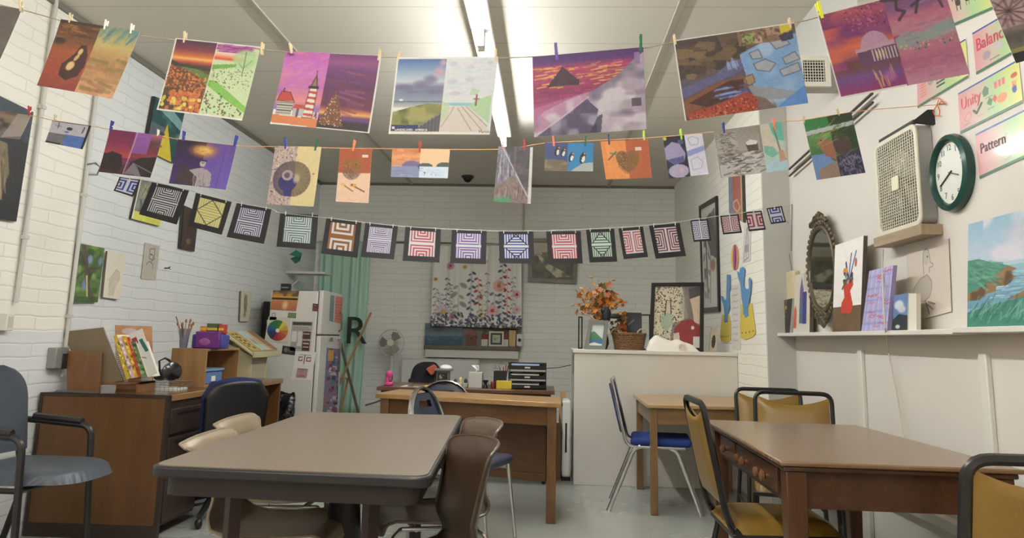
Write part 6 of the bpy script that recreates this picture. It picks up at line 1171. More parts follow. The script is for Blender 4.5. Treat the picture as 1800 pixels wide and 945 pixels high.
for k, (pa, pb, col, zz_) in enumerate((((704), (770), (214, 212, 206), 0), ((728), (756), (214, 206, 120), .004), ((716), (745), (120, 96, 80), .008))):
    a, b_ = sy_(pa, WY0+.05), sy_(pb, WY0+.05); slabm([V(a.x, WY0+.05, WZ+zz_), V(b_.x, WY0+.05, WZ+zz_), V(b_.x-.01, WY0+.22, WZ+zz_), V(a.x+.01, WY0+.24, WZ+zz_)], (0, 0, .004), M('sheet_%d' % k, col, .8), 'paper_pile', ('white paper pile on the dark desk in front of the coat', 'yellow pad lying on the white papers on the dark desk', 'brown folder lying on the yellow pad')[k], 'papers')
P = sy_(683); pk = M('pink_plastic', (214, 70, 140), .35)
t = thing('pink_ornament', 'pink plastic head-shaped ornament on the left end of the dark desk', 'ornament', P, local=False); hh = onY(683, 651, dy).z-WZ
MB().box(P.x-.035, P.x+.035, dy-.02, dy+.03, WZ, WZ+hh*.25).build('base', pk, t, bevel=.01); MB().tube([P+V(-.01, 0, hh*.2), P+V(-.014, 0, hh*.45), P+V(-.004, 0, hh*.8)], [.02, .016, .024], 10).build('neck', pk, t); MB().ball((P.x, dy, WZ+hh*.75), (.028, .024, hh*.26)).build('head', pk, t)
MB().tube([P+V(.012+.016*math.cos(a), 0, hh*.55+hh*.25*math.sin(a)) for a in [2*PI*k/14 for k in range(14)]], .006, 6, closed=True).build('ring', M('dark_pink', (130, 30, 84), .4), t)
xx0, xx1, ya, yb_, z0, z1 = db(823, 847, 654, dy, .12)
t = thing('tissue_box', 'pale grey cube tissue box with a tissue sticking out, on the dark desk', 'tissue box', ((xx0+xx1)/2, dy+.06, WZ), local=False)
MB().box(xx0, xx1, ya, yb_, z0, z1).build('carton', M('tissue_carton', (190, 186, 180), .6, noise=.06, scale=40), t, bevel=.003)
MB().grid(lambda u, v: V((xx0+xx1)/2+(u-.5)*.05*(.4+v)+.01*math.sin(v*5), dy+.06+.012*math.sin(u*9+v*4), z1+.055*v), 10, 6).build('tissue', M('tissue_white', (236, 236, 236), .9), t, solid=.001)
P = sy_(853); tag(MB().lathe([(.022, 0), (.022, .012), (.012, .025), (.012, .04), (.024, .055), (.024, .065), (.0, .066)], P, 16).build('ink_stamp', blk), 'small black hourglass-shaped stamp beside the tissue box', 'stamp')
xx0, xx1, ya, yb_, z0, z1 = db(867, 889, 652, dy+.08, .1)
t = thing('pen_cup', 'black mesh pen cup with scissors on the dark desk', 'pen cup', ((xx0+xx1)/2, dy+.12, WZ), local=False)
MB().frame([(xx0, ya, WZ), (xx1, ya, WZ), (xx1, yb_, WZ), (xx0, yb_, WZ)], [(xx0+.004, ya+.004, WZ), (xx1-.004, ya+.004, WZ), (xx1-.004, yb_-.004, WZ), (xx0+.004, yb_-.004, WZ)], (0, 0, z1-WZ)).build('cup', blk, t)
for k, (dx, h_, col) in enumerate(((-.03, .07, (190, 190, 190)), (.0, .05, (190, 70, 60)), (.02, .06, (150, 60, 50)), (.035, .09, (160, 50, 40)), (.045, .075, (90, 60, 50)))):
    MB().cyl((xx0+.05+dx, ya+.05, WZ+.02), (xx0+.05+dx*1.5, ya+.05, z1+h_*.6), .004, seg=6).build('pen', M('pen_%d' % k, col, .4), t)
sc = MB()
for s_ in (-1, 1): sc.tube([V(xx0+.015+s_*.014+.014*math.cos(a), ya+.04, z1+.035+.018*math.sin(a)) for a in [2*PI*k/12 for k in range(12)]], .003, 6, closed=True)
sc.build('scissor_handles', M('scissor_grey', (150, 150, 140), .4), t)
xx0, xx1, ya, yb_, z0, z1 = db(872, 899, 669, dy-.04, .06); slabm([(xx0, ya, WZ), (xx1, ya, WZ), (xx1, yb_, WZ), (xx0, yb_, WZ)], (0, 0, z1-WZ), M('yellow_carton', (206, 178, 50), .5, noise=.1, scale=40), 'yellow_box', 'yellow carton in front of the black letter trays', 'box', None, .003)
xx0, xx1, ya, yb_, z0, z1 = db(861, 871, 670, dy-.04, .05); tag(MB().lathe([(.018, 0), (.02, .01), (.02, .05), (.014, .058), (.0, .06)], ((xx0+xx1)/2, ya+.02, WZ), 16).build('red_jar', M('dark_red_glass', (110, 36, 30), .25)), 'small dark red jar left of the yellow carton', 'jar')
for k, (px, hh_, col, lab) in enumerate(((799, .07, (150, 146, 110), 'olive trinket box left of the tissue box'), (808, .085, (200, 190, 150), 'cream figurine with yellow top beside the tissue box'), (817, .075, (170, 166, 156), 'grey trinket closest to the tissue box'))):
    P = sy_(px); t = thing('trinket', lab, 'trinket', P, local=False, group='trinkets on the dark desk')
    m_ = M('trinket_%d' % k, col, .5); MB().box(P.x-.02, P.x+.02, dy, dy+.035, WZ, WZ+hh_*.5).build('base', m_, t, bevel=.005); MB().ball((P.x+.004, dy+.017, WZ+hh_*.7), (.015, .014, hh_*.3), 10, 8).build('top', M('trinket_dark', (70, 66, 60), .5) if k != 1 else M('pale_yellow', (214, 206, 140), .5), t)
x0, x1, ya, yb_, z0, z1 = db(893, 960, 638, dy-.02, .26); z1 = onY(925, 637, dy).z; H_ = z1-WZ
t = thing('letter_trays', 'three tier black letter trays with papers at the right end of the dark desk', 'letter tray', ((x0+x1)/2, dy+.1, WZ), local=False); tb = M('black_tray', (24, 24, 26), .3)
for k in range(3):
    zb = WZ+.004+k*H_*.36
    tr = MB().box(x0, x1, ya, yb_, zb, zb+.004).box(x0, x1, ya, ya+.005, zb, zb+.032).box(x0, x0+.005, ya, yb_, zb, zb+.05).box(x1-.005, x1, ya, yb_, zb, zb+.05).box(x0, x1, yb_-.005, yb_, zb, zb+.05).build('tray', tb, t)
    MB().prism([(x0, ya, zb+.03), (x0+.03, ya, zb+.03), (x0, ya, zb+.062)], (0, .006, 0)).prism([(x1, ya, zb+.03), (x1-.03, ya, zb+.03), (x1, ya, zb+.062)], (0, .006, 0)).build('corner_lug', tb, t)
    MB().box((x0+x1)/2-.022, (x0+x1)/2+.022, ya-.002, ya, zb+.01, zb+.022).build('label_slip', M('page_white', (222, 216, 200), .8), t)
    MB().box(x0+.02, x1-.06, ya+.02, yb_-.03, zb+.005, zb+.04).build('papers', M('tray_paper_%d' % k, [(196, 196, 200), (210, 206, 190), (150, 170, 206)][k], .7), t)
for xx in (x0+.003, x1-.003):
    for yy in (ya+.01, yb_-.01): MB().cyl((xx, yy, WZ), (xx, yy, WZ+H_*.76), .003, seg=6).build('riser', tb, t)
pa, pb = onY(960, 647, WY0+.4), onY(1004, 641, KY+.2); tag(MB().tube([pa, (pa+pb)/2+V(0, 0, -.008), pb], .003, 6).build('black_cable', blk), 'black cable running from the letter trays to the white counter', 'cable')
# ---- window ledge at the back wall
yl = YB-.17
A_ = onY(747, 616, yl); B_ = onY(911, 620, yl); zl = (onY(745, 604, yl).z+onY(912, 611, yl).z)/2; xa, xb = onY(745, 604, yl).x, onY(914, 608, yl).x
zb = onY(830, 629, yl).z
struct('trim_9', MB().box(A_.x+.0, B_.x, yl+.02, YB, zb, zl-.045), trim_white, bevel=.004)
tag(MB().grid(lambda u, v: V(xa+(xb-xa)*u, yl+.035-.035*math.cos(2*PI*v)+.11*(math.cos(2*PI*v) < -.2), zl-.03+.03*math.sin(2*PI*v)+.003*math.sin(u*60+v*9)), 90, 12).build('mantel_log', M('grey_bark', (110, 104, 92), .8, noise=.2, scale=14, bump=1, bscale=30)) if False else MB().box(xa, xb, yl, YB, zl-.05, zl).build('window_ledge', M('grey_bark', (112, 106, 94), .8, noise=.2, scale=14, bump=1, bscale=30), bevel=.012, seg=3), 'rough grey wooden ledge under the flowered curtain', 'ledge')
struct('window_1', MB().box(onY(765, 440, YB-.02).x, onY(912, 440, YB-.02).x, YB-.02, YB-.001, zl, onY(840, 432, YB).z), M('dim_window', (120, 116, 106), .4))
def lb(px0, px1, pyt, d=.02, Y=yl+.03): a = stY(px0, Y, zl); b_ = stY(px1, Y, zl); return a.x, b_.x, Y, Y+d, zl, onY((px0+px1)/2, pyt, Y).z
def lpic(cv, px0, px1, pyt, lab, name='canvas', cat='picture', Y=yl+.03, th=.014, edge=(60, 70, 80)):
    x0, x1, y0_, y1_, z0, z1 = lb(px0, px1, pyt, .02, Y); return wallart(name, cv, [V(x0, Y, z1), V(x1, Y, z1), V(x1, Y, z0), V(x0, Y, z0)], lab, cat, None, th, edge)
c = Cv(90, 46, (70, 90, 104), 71); c.grad(0, 0, 1, 1, [(0, (80, 120, 150)), (.3, (84, 92, 100)), (.55, (110, 130, 136)), (.62, (50, 96, 120)), (1, (44, 84, 110))]); c.ell(.35, .25, .25, .18, (60, 62, 66), .8, .6); c.strokes(20, (.05, .6, .9, .9), (.05, .2), .02, .2, [(130, 170, 190), (70, 130, 150)], 4, .6, .3); c.noise(.04, 20, 10, 3)
lpic(c, 746, 812, 568, 'stormy blue seascape canvas standing at the left end of the window ledge')
c = Cv(40, 40, (120, 118, 112), 72); c.ell(.2, .8, .3, .2, (96, 130, 120), .8, .5); c.ell(.5, .85, .2, .15, (140, 116, 130), .7, .5)
lpic(c, 806, 848, 571, 'plain grey canvas standing behind the little birdhouse', Y=yl+.07)
c = Cv(60, 40, (120, 112, 90), 73); c.tint((150, 136, 100), .8, 6, 5, 3); c.tint((84, 78, 66), .8, 7, 5, 6)
lpic(c, 845, 911, 571, 'brown patchwork panel behind the small framed picture on the ledge', Y=yl+.10)
x0, x1, y0_, y1_, z0, z1 = lb(818, 838, 576); xc = (x0+x1)/2; w2 = (x1-x0)/2; zr = z0+(z1-z0)*.56
t = thing('birdhouse', 'tiny brown birdhouse with a speckled red roof on the window ledge', 'birdhouse', (xc, y0_, zl), local=False); br = M('birdhouse_brown', (110, 70, 50), .6)
MB().box(xc-w2*.85, xc+w2*.85, y0_-.01, y0_+.035, z0, zr).build('walls', br, t)
MB().prism([(xc-w2*1.15, y0_-.015, zr), (xc+w2*1.15, y0_-.015, zr), (xc, y0_-.015, z1)], (0, .055, 0)).build('roof', M('speckled_roof', (140, 80, 74), .6, noise=.6, scale=140), t)
MB().lathe([(.0, 0), (.012, 0), (.012, .002), (0, .002)], (xc, y0_-.01, zr-.03), 14, ax=(0, -1, 0)).build('entry_hole', M('vent_dark', (30, 28, 26), .8), t)
x0, x1, y0_, y1_, z0, z1 = lb(859, 885, 582, .02, yl+.015)
t = thing('framed_miniature', 'small cream framed picture with a dark mat on the window ledge', 'picture frame', ((x0+x1)/2, y0_, zl), local=False)
q4 = lambda i, y: [(x0+i, y, z0+i), (x1-i, y, z0+i), (x1-i, y, z1-i), (x0+i, y, z1-i)]
MB().frame(q4(0, y0_), q4(.02, y0_), (0, .015, 0)).build('frame', M('cream_frame', (214, 206, 186), .5), t, bevel=.002); MB().frame(q4(.018, y0_+.004), q4(.042, y0_+.004), (0, .006, 0)).build('mat', M('slate_mat', (74, 78, 92), .7), t)
c = Cv(30, 30, (176, 190, 160), 74); c.strokes(6, (.2, .3, .6, .7), (.1, .3), .04, .3, [(70, 80, 70)], 4, .8, .5); picture('print', c, [V(*p)+V(0, 0, 0) for p in (q4(.04, y0_+.008)[3], q4(.04, y0_+.008)[2], q4(.04, y0_+.008)[1], q4(.04, y0_+.008)[0])], .002, None, ARTMAT('painted_paper'), t)
for pa, pb, lab in ((846, 857, 'red topped white block left of the small framed picture'), (885, 893, 'red topped white block right of the small framed picture')):
    x0, x1, y0_, y1_, z0, z1 = lb(pa, pb, 586); t = thing('painted_block', lab, 'block', ((x0+x1)/2, y0_, zl), local=False); zm = z0+(z1-z0)*.55
    MB().box(x0, x1, y0_, y0_+.04, z0, zm).build('white_half', M('chalk_white', (206, 202, 192), .7), t, bevel=.002); MB().box(x0, x1, y0_, y0_+.04, zm, z1).build('red_half', M('brick_red_paint', (130, 44, 38), .6), t, bevel=.002)
x0, x1, y0_, y1_, z0, z1 = lb(894, 906, 580); tag(MB().box(x0, x1, y0_, y0_+.05, z0, z1).build('wooden_block', WOOD('pale_block', (180, 150, 100), (206, 176, 120), 'Z', 5), bevel=.006), 'pale wooden block at the right end of the window ledge', 'block')
x0, x1, y0_, y1_, z0, z1 = lb(908, 918, 587, .03); t = thing('speaker_socket', 'white square socket with a black round opening at the right end of the ledge', 'socket', ((x0+x1)/2, y0_, zl), local=False)
MB().box(x0, x1, y0_-.01, y0_+.03, z0+.01, z1).build('body', M('outlet_white', (225, 224, 218), .4), t, bevel=.003); MB().lathe([(0, 0), (.021, 0), (.021, .003), (0, .003)], ((x0+x1)/2, y0_-.01, (z0+z1)/2+.005), 18, ax=(0, -1, 0)).build('opening', blk, t)
# flowered curtain
yc_ = YB-.19; C = qY(yc_, (763, 431), (917, 431), (917, 577), (757, 572))
c = Cv(200, 190, (232, 231, 226), 75); r = random.Random(12)
def flower(u, v, q, col, mid, n=7):
    q *= 1.3
    for k in range(n): a = 2*PI*k/n; c.ell(u+q*.8*math.cos(a)/c.asp, v+q*.8*math.sin(a), q*.62/c.asp, q*.62, col, .75, .4)
    c.ell(u, v, q*.4/c.asp, q*.4, mid)
def sprig(u, v0, v1, col, n, q, jit=.0):
    q *= 1.3
    c.line([(u, v0), (u+jit, v1)], .004, col, .6)
    for k in range(n): t_ = k/(n-1); uu = u+jit*t_; vv = v0+(v1-v0)*t_; s_ = 1 if k % 2 else -1; c.ell(uu+s_*q*.8, vv, q*.85, q*.5, col, .85, .3, s_*.6); c.ell(uu-s_*q*.5, vv+q*.4, q*.6, q*.35, col, .7, .3, -s_*.6)
gry, nvy, rd_, bei = (120, 118, 122), (70, 78, 110), (186, 50, 64), (160, 148, 136)
sprig(.06, .95, .55, bei, 9, .022, -.01); sprig(.155, .8, .42, (96, 104, 104), 7, .02, .02); sprig(.21, .92, .5, (120, 130, 124), 12, .014, .0); sprig(.3, .85, .5, bei, 4, .05, .0); sprig(.44, .95, .35, nvy, 8, .028, .0); sprig(.52, .72, .42, rd_, 5, .026, .0); sprig(.53, .9, .62, (80, 76, 84), 4, .022, 0); sprig(.62, .8, .35, gry, 5, .018, .0); sprig(.78, .9, .1, nvy, 12, .026, .01); sprig(.84, .9, .3, rd_, 8, .022, .0); sprig(.57, .9, .5, (200, 196, 150), 8, .018, 0); sprig(.9, .98, .4, bei, 12, .018, .01); sprig(.1, .98, .62, (170, 150, 160), 8, .018, 0); sprig(.7, .8, .6, gry, 3, .03, 0)
flower(.2, .26, .03, (206, 130, 160), (150, 70, 110)); flower(.36, .27, .02, (214, 190, 140), (130, 100, 70)); flower(.46, .2, .02, (224, 200, 90), (150, 120, 50)); flower(.37, .1, .022, (206, 190, 150), (140, 120, 80)); flower(.6, .2, .016, (226, 180, 160), (190, 110, 90)); flower(.04, .43, .018, (214, 180, 90), (50, 34, 30)); flower(.75, .5, .045, (226, 170, 150), (200, 130, 90)); flower(.68, .8, .045, (226, 180, 196), (214, 90, 70)); flower(.13, .83, .05, (222, 196, 206), (216, 180, 80)); flower(.24, .89, .022, (186, 120, 160), (130, 60, 90)); flower(.95, .6, .03, (226, 170, 190), (140, 70, 90)); flower(.55, .85, .03, (226, 214, 170), (206, 170, 90)); flower(.95, .78, .03, (222, 190, 200), (200, 150, 120))
for k in range(230): u, v = r.random(), 1-r.random()**1.6*.16; a = r.uniform(.2, 1.2)*r.choice((-1, 1)); c.ell(u, v, .012, .02, r.choice([nvy, (84, 84, 90), (110, 110, 118), (150, 146, 150), (60, 64, 80)]), .8, .2, a)
fold = lambda u, v: .022*np.sin(u*2*PI*4.5+.6)+.009*np.sin(u*2*PI*11+v*2)
t = thing('flowered_curtain', 'white curtain printed with wildflowers hanging in front of the back window', 'curtain', sum(C, V(0, 0, 0))/4, local=False)
picture('cloth', c, C, .002, fold, ARTMAT('curtain_cloth', .85), t, (200, 198, 192), (200, 198, 192)); MB().cyl(C[0]+V(-.04, .0, .012), C[1]+V(.04, 0, .012), .007, seg=8).build('rod', pipe, t)
def framed(C, fwid, fth, fm, cv, name, label, out, matm=None, matw=0, group=None, rough=.4):
    """C: four outer corners tl tr br bl; out: unit vector towards the room"""
    C = [Vector(p) for p in C]; out = Vector(out); t = thing(name, label, 'picture frame', (C[2]+C[3])/2, local=False, group=group)
    def ins(d):
        r_ = []; 
        for i in range(4): p = C[i]; a = C[i-1]; b_ = C[(i+1) % 4]; r_.append(p+(a-p).normalized()*d+(b_-p).normalized()*d)
        return r_
    MB().frame(C, ins(fwid), out*fth).build('frame', fm, t, bevel=.002); I = ins(fwid-.002)
    if matm: MB().frame([p+out*.003 for p in I], [p+out*.003 for p in ins(fwid+matw)], out*.003).build('mat', matm, t); I = ins(fwid+matw-.002)
    picture('print', soft(cv), [p+out*fth*.35 if not matm else p+out*.003 for p in I], .003, None, ARTMAT('framed_print', rough), t); return t
c = Cv(90, 76, (110, 110, 76), 76); c.grad(0, 0, 1, .36, [(0, (186, 184, 166)), (1, (170, 160, 130))]); c.rect(.25, .28, .8, .38, (120, 96, 72), .8); c.grad(0, .36, 1, 1, [(0, (110, 108, 76)), (1, (84, 86, 54))]); c.poly([(.12, .38), (.2, .36), (.4, .6), (.75, .78), (1, .92), (.6, .96), (.35, .72)], (190, 182, 150)); c.tint((60, 60, 44), .7, 8, 6, 6, c.V > .4); c.noise(.05, 20, 16, 3)
framed(qY(YB-.03, (929, 419), (1017, 419.5), (1013, 499), (928, 495)), .05, .02, WOOD('grey_brown_frame', (96, 84, 68), (124, 110, 92), 'X', 5), c, 'framed_landscape', 'brown framed landscape with a pale winding road on the back wall', (0, -1, 0))
# ---- on the white counter
KK = lambda px, Y: stY(px, Y, KZ)
ky = KY+.12
c = Cv(110, 130, (150, 140, 120), 77); c.rect(0, 0, .66, 1, (206, 196, 166)); c.dots(420, (0, 0, .62, .98), (.006, .014), [(60, 44, 44), (110, 90, 84), (84, 70, 66)], 4); c.poly([(.26, .26), (.34, .24), (.38, .5), (.36, .7), (.24, .7)], (206, 186, 160)); c.poly([(.18, .45), (.38, .45), (.42, .62), (.3, .75), (.16, .66)], (150, 176, 150), .8); c.line([(.27, .24), (.25, .48)], .018, (70, 56, 52)); c.line([(.36, .24), (.38, .46)], .018, (70, 56, 52))
c.poly([(.6, 0), (1, 0), (1, 1), (.35, 1), (.42, .62), (.75, .52)], (110, 104, 104), .75); c.ell(.66, .3, .12, .3, (150, 140, 130), .5, .6); c.poly([(.78, .2), (1, .1), (1, .62), (.88, .6), (.84, .4)], (206, 182, 154)); c.poly([(.75, .05), (1, .0), (1, .16), (.78, .22)], (84, 76, 80)); c.poly([(.45, .7), (.6, .58), (.82, .54), (1, .66), (1, 1), (.5, 1)], (150, 52, 56)); c.rect(.86, .82, 1, 1, (214, 206, 200)); c.ell(.85, .68, .03, .03, (214, 206, 200)); c.poly([(.44, .78), (.56, .76), (.6, 1), (.46, 1)], (206, 190, 170)); c.noise(.03, 20, 20, 3)
yp = KY+.2
framed([onY(1145, 497, yp), onY(1237, 496, yp), V(KK(1236, yp).x, yp, KZ), V(KK(1140, yp).x, yp, KZ)], .032, .02, M('black_frame', (28, 27, 27), .35), c, 'framed_painting', 'large black framed painting of a person in a red jersey on the counter', (0, -1, 0))
yq = KY+.07; gf = M('grey_frame', (122, 126, 122), .5)
c = Cv(40, 56, (214, 220, 220), 78); c.poly([(0, .4), (.3, .35), (1, .7), (1, .8), (0, .75)], (84, 140, 96)); c.rect(0, .72, 1, .92, (74, 124, 170)); c.poly([(0, .92), (.4, .86), (1, .95), (1, 1), (0, 1)], (226, 226, 220))
framed([onY(1035, 562, yq), onY(1070, 563, yq), V(KK(1064, yq).x, yq, KZ), V(KK(1027, yq).x, yq, KZ)], .034, .018, gf, c, 'grey_framed_picture', 'small grey framed green coast picture at the left end of the counter', (0, -1, 0))
for k, (pa, pb, pt, yy, lab, cat_) in enumerate(((1016, 1024, 556, KY+.3, 'thin black frame edge behind the grey framed picture', 'picture frame'), (1092, 1128, 549, KY+.32, 'dark slate card standing behind the wicker basket', 'card'), (1126, 1144, 552, KY+.4, 'black frame edge between the slate card and the large painting', 'picture frame'))):
    a, b_ = KK(pa, yy), KK(pb, yy); zt_ = onY((pa+pb)/2, pt, yy).z
    if k == 1:
        c = Cv(40, 50, (74, 76, 82), 79); c.grad(0, 0, 1, 1, [(0, (60, 60, 66)), (1, (104, 110, 112))]); c.line([(.35, .35), (.65, .2)], .03, (140, 150, 140)); wallart('slate_card', c, [V(a.x, yy, zt_), V(b_.x, yy, zt_), V(b_.x, yy, KZ), V(a.x, yy, KZ)], lab, cat_, None, .012, (50, 50, 56))
    else: tag(MB().frame([(a.x, yy, KZ), (b_.x, yy, KZ), (b_.x, yy, zt_), (a.x, yy, zt_)], [(a.x+.012, yy, KZ+.012), (b_.x-.012, yy, KZ+.012), (b_.x-.012, yy, zt_-.012), (a.x+.012, yy, zt_-.012)], (0, .02, 0)).build('thin_frame', M('black_frame', (28, 27, 27), .35)), lab, cat_)
# wicker basket
yy = KY+.1; a, b_ = KK(1078, yy), KK(1138, yy); xc = (a.x+b_.x)/2; w2 = (b_.x-a.x)/2; hB = onY(1108, 586, yy).z-KZ; wk = M('wicker', (124, 92, 58), .7, noise=.35, scale=60)
t = thing('wicker_basket', 'brown wicker basket with two loop handles on the counter', 'basket', (xc, yy+.1, KZ), local=False)
for k in range(9): z = KZ+.006+hB*k/9; f = .82+.18*k/9; MB().tube([V(xc+w2*f*math.cos(2*PI*j/48), yy+.1+.1*f*math.sin(2*PI*j/48)+(.004 if (j+k) % 2 else -.0), z+(.003 if (j+k) % 2 else -.003)) for j in range(48)], hB/18*1.05, 6, closed=True).build('weave', wk, t)
g = MB()
for j in range(24): a_ = 2*PI*j/24; g.tube([V(xc+w2*.82*math.cos(a_), yy+.1+.082*math.sin(a_), KZ), V(xc+w2*math.cos(a_)*1.01, yy+.1+.101*math.sin(a_), KZ+hB)], .003, 5)
g.build('stakes', wk, t); MB().tube([V(xc+w2*1.02*math.cos(2*PI*j/40), yy+.1+.103*math.sin(2*PI*j/40), KZ+hB) for j in range(40)], .007, 8, closed=True).build('rim', wk, t)
MB().lathe([(0, 0), (.8*w2, 0), (.8*w2, .006), (0, .006)], (xc, yy+.1, KZ), 30, sy=.1/w2).build('base', wk, t)
for s_ in (-1, 1): MB().tube([V(xc+s_*w2*.78+.045*math.cos(a_), yy+.1-.05, KZ+hB+.045*math.sin(a_)*.9) for a_ in [PI*j/10 for j in range(11)]], .006, 8).build('handle', M('pale_wicker', (190, 168, 140), .6), t)
# white towel, folded and rolled
yy = KY+.04; a, b_ = KK(1137, yy), KK(1231, yy); tw = M('white_towel', (232, 226, 214), .95, noise=.03, scale=80, bump=.4, bscale=120); L_ = b_.x-a.x
t = thing('towel', 'folded white towel with a rolled end lying on the counter', 'towel', ((a.x+b_.x)/2, yy+.08, KZ), local=False)
def twf(u, v): h_ = .05+.075*math.exp(-((u-.22)/.18)**2)+.045*math.exp(-((u-.6)/.2)**2); q = math.sin(PI*v)**.45; return V(a.x+L_*(.0+u), yy+.0+.15*v, KZ+h_*q*min(1, u*12+.1)*min(1, (1-u)*9+.1)+.003*math.sin(u*30+v*5)*q)
MB().grid(twf, 50, 16).build('folds', tw, t, angle=180); rc = V(a.x+L_*.66, yy-.005, KZ+.034)
MB().lathe([(.0, .0), (.034, .0), (.036, .01), (.034, .13), (0, .13)], rc+V(0, .13, 0), 24, ax=(0, -1, 0)).build('rolled_end', tw, t)
for q in (.022, .011): MB().tube([rc+V(q*math.cos(2*PI*k/20), -.001, q*math.sin(2*PI*k/20)) for k in range(20)], .003, 6, closed=True).build('roll_edge', M('towel_shade', (200, 190, 172), .95), t)
c = Cv(20, 50, (206, 196, 170), 80); c.ell(.55, .6, .28, .26, (84, 60, 52)); yy = KY+.3
wallart('oval_card', c, [onY(1250, 575, yy), onY(1262, 573, yy), V(KK(1259, yy).x, yy, KZ), V(KK(1246, yy).x, yy, KZ)], 'narrow cream card with a dark oval at the right end of the counter', 'card', None, .01, (40, 36, 34))
# bouquet
yy = KY+.2; P = KK(1055, yy); rb = random.Random(21)
t = thing('dried_bouquet', 'orange autumn bouquet with a dark bow in a brown vase on the counter', 'bouquet', P, local=False)
MB().lathe([(.035, 0), (.055, .05), (.05, .1), (.03, .15), (.038, .17)], P+V(.02, 0, 0), 20).build('vase', M('brown_vase', (70, 52, 40), .5), t)
top0 = onY(1052, 545, yy); orange = [M('leaf_orange', (196, 112, 44), .6), M('leaf_amber', (206, 140, 60), .6), M('leaf_rust', (160, 76, 36), .6), M('leaf_olive', (120, 96, 50), .7)]
fl = [MB() for _ in range(4)]; stems = MB()
for k in range(230):
    px = rb.gauss(1055, 19); py = rb.gauss(533, 14) if k < 180 else rb.uniform(555, 600)
    if k >= 180: px = rb.gauss(1092, 8)
    px = min(1098, max(1014, px)); py = max(500, py); q = onY(px, py, yy+rb.uniform(-.07, .08)); r_ = rb.uniform(.018, .036); u_ = V(rb.uniform(-1, 1), rb.uniform(-1, 0), rb.uniform(-.6, 1)).normalized(); a_ = u_.orthogonal().normalized(); b2 = u_.cross(a_)
    mb = fl[rb.choice((0, 0, 1, 1, 2, 3)) if k < 180 else rb.choice((2, 3, 3))]
    for j in range(5): th = 2*PI*j/5; d = a_*math.cos(th)+b2*math.sin(th); e2 = a_*math.cos(th+.6)+b2*math.sin(th+.6); e3 = a_*math.cos(th-.6)+b2*math.sin(th-.6); mb.prism([q, q+e3*r_*.6+u_*.003, q+d*r_+u_*.006, q+e2*r_*.6+u_*.003], u_*.001)
    if k % 3 == 0 and k < 180: stems.tube([P+V(.02, 0, .16), (P+V(.02, 0, .2)+q)/2+V(0, 0, .03), q], .0016, 5)
for k, mb in enumerate(fl): mb.build('leaves', orange[k], t, smooth=False)
for e in ((1040, 485), (1052, 490), (1075, 492), (1003, 535), (1020, 515), (1080, 505)): stems.tube([P+V(.02, 0, .16), onY(1052, 530, yy), onY(*e, yy)], .002, 5)
for e in ((1040, 487), (1078, 492), (1006, 536)): stems.ball(tuple(onY(*e, yy)), (.02, .008, .008), 8, 6)
stems.build('stems', M('dry_stem', (150, 130, 80), .7), t)
B0 = onY(1066, 553, yy-.1); db_ = M('navy_ribbon', (22, 24, 34), .6)
MB().ball(tuple(B0), (.04, .03, .07)).ball(tuple(B0+V(.07, 0, -.01)), (.06, .025, .022)).ball(tuple(B0+V(-.02, 0, .035)), (.03, .025, .03)).build('ribbon_bow', db_, t)
# ---- right brick wall
XR = XB-.004
c = Cv(40, 150, (206, 200, 190), 81); c.poly([(.35, .12), (.6, .08), (.95, .3), (.95, .55), (.6, .5), (.4, .35)], (60, 58, 58), .85); c.poly([(.55, .1), (.9, .05), (.95, .5), (.75, .52)], (84, 84, 82), .8); c.line([(.3, .35), (.35, .9)], .02, (90, 84, 80)); c.strokes(24, (.15, .3, .45, .9), (.03, .08), .02, 1.4, [(70, 66, 64), (150, 146, 140)], 4, .7, .5); c.ell(.72, .6, .17, .07, (150, 96, 70), .9, .3); c.line([(.6, .35), (.5, .95)], .012, (110, 100, 96)); c.noise(.02, 6, 20, 4)
framed(qX(XR, (1231.5, 362), (1262, 344), (1267, 547), (1237, 549.5)), .045, .02, M('black_frame', (28, 27, 27), .35), c, 'tall_framed_drawing', 'tall narrow black framed drawing on the right brick wall', (-1, 0, 0))
c = Cv(40, 100, (120, 130, 150), 82); c.rect(.3, 0, 1, 1, (170, 110, 96)); c.ell(.62, .4, .34, .5, (176, 96, 84)); c.line([(.35, .78), (.6, .72), (.8, .82), (.6, .9), (.35, .86)], .02, (206, 196, 150), closed=True); c.rect(.88, 0, .96, 1, (196, 180, 130)); c.rect(.96, 0, 1, 1, (60, 50, 44)); c.noise(.03, 6, 14, 4)
wallart('canvas', c, qX(XR-.016, (1279.5, 268), (1304, 262), (1307.5, 391), (1281.5, 377)), 'tall canvas of a rust red vase on the right brick wall')
def cutout(pts, col, name, label, cat, parent=None, th=.003, x=XR):
    C = [onX(px, py, x) for px, py in pts]; o = MB().prism(C, (-th, 0, 0)).build(name, M('card_'+name+'_%d_%d_%d' % col, col, .6, noise=.05), parent); 
    if parent is None: tag(o, label, cat)
    return o
zx = lambda X_, Y_: (1210+X_/3.257, 330+Y_/3.257)
def cactus(lab, blue_pts, cup, marks):
    C = [onX(*zx(*p), XR) for p in cup]; t = thing('paper_cactus', lab, 'paper cutout', C[0], local=False)
    MB().prism(C, (-.002, 0, 0)).build('yellow_pot', M('yellow_card', (214, 192, 84), .6, noise=.06, scale=30), t); MB().prism([onX(*zx(*p), XR-.003) for p in blue_pts], (-.003, 0, 0)).build('blue_cactus', M('blue_card', (94, 144, 190), .6, noise=.05), t)
    g = MB()
    for (u, v) in marks: q = onX(*zx(u, v), XR-.003); g.box(q.x-.001, q.x, q.y-.012, q.y+.012, q.z-.006, q.z+.006)
    g.build('pot_dots', M('brown_ink', (110, 90, 40), .6), t)
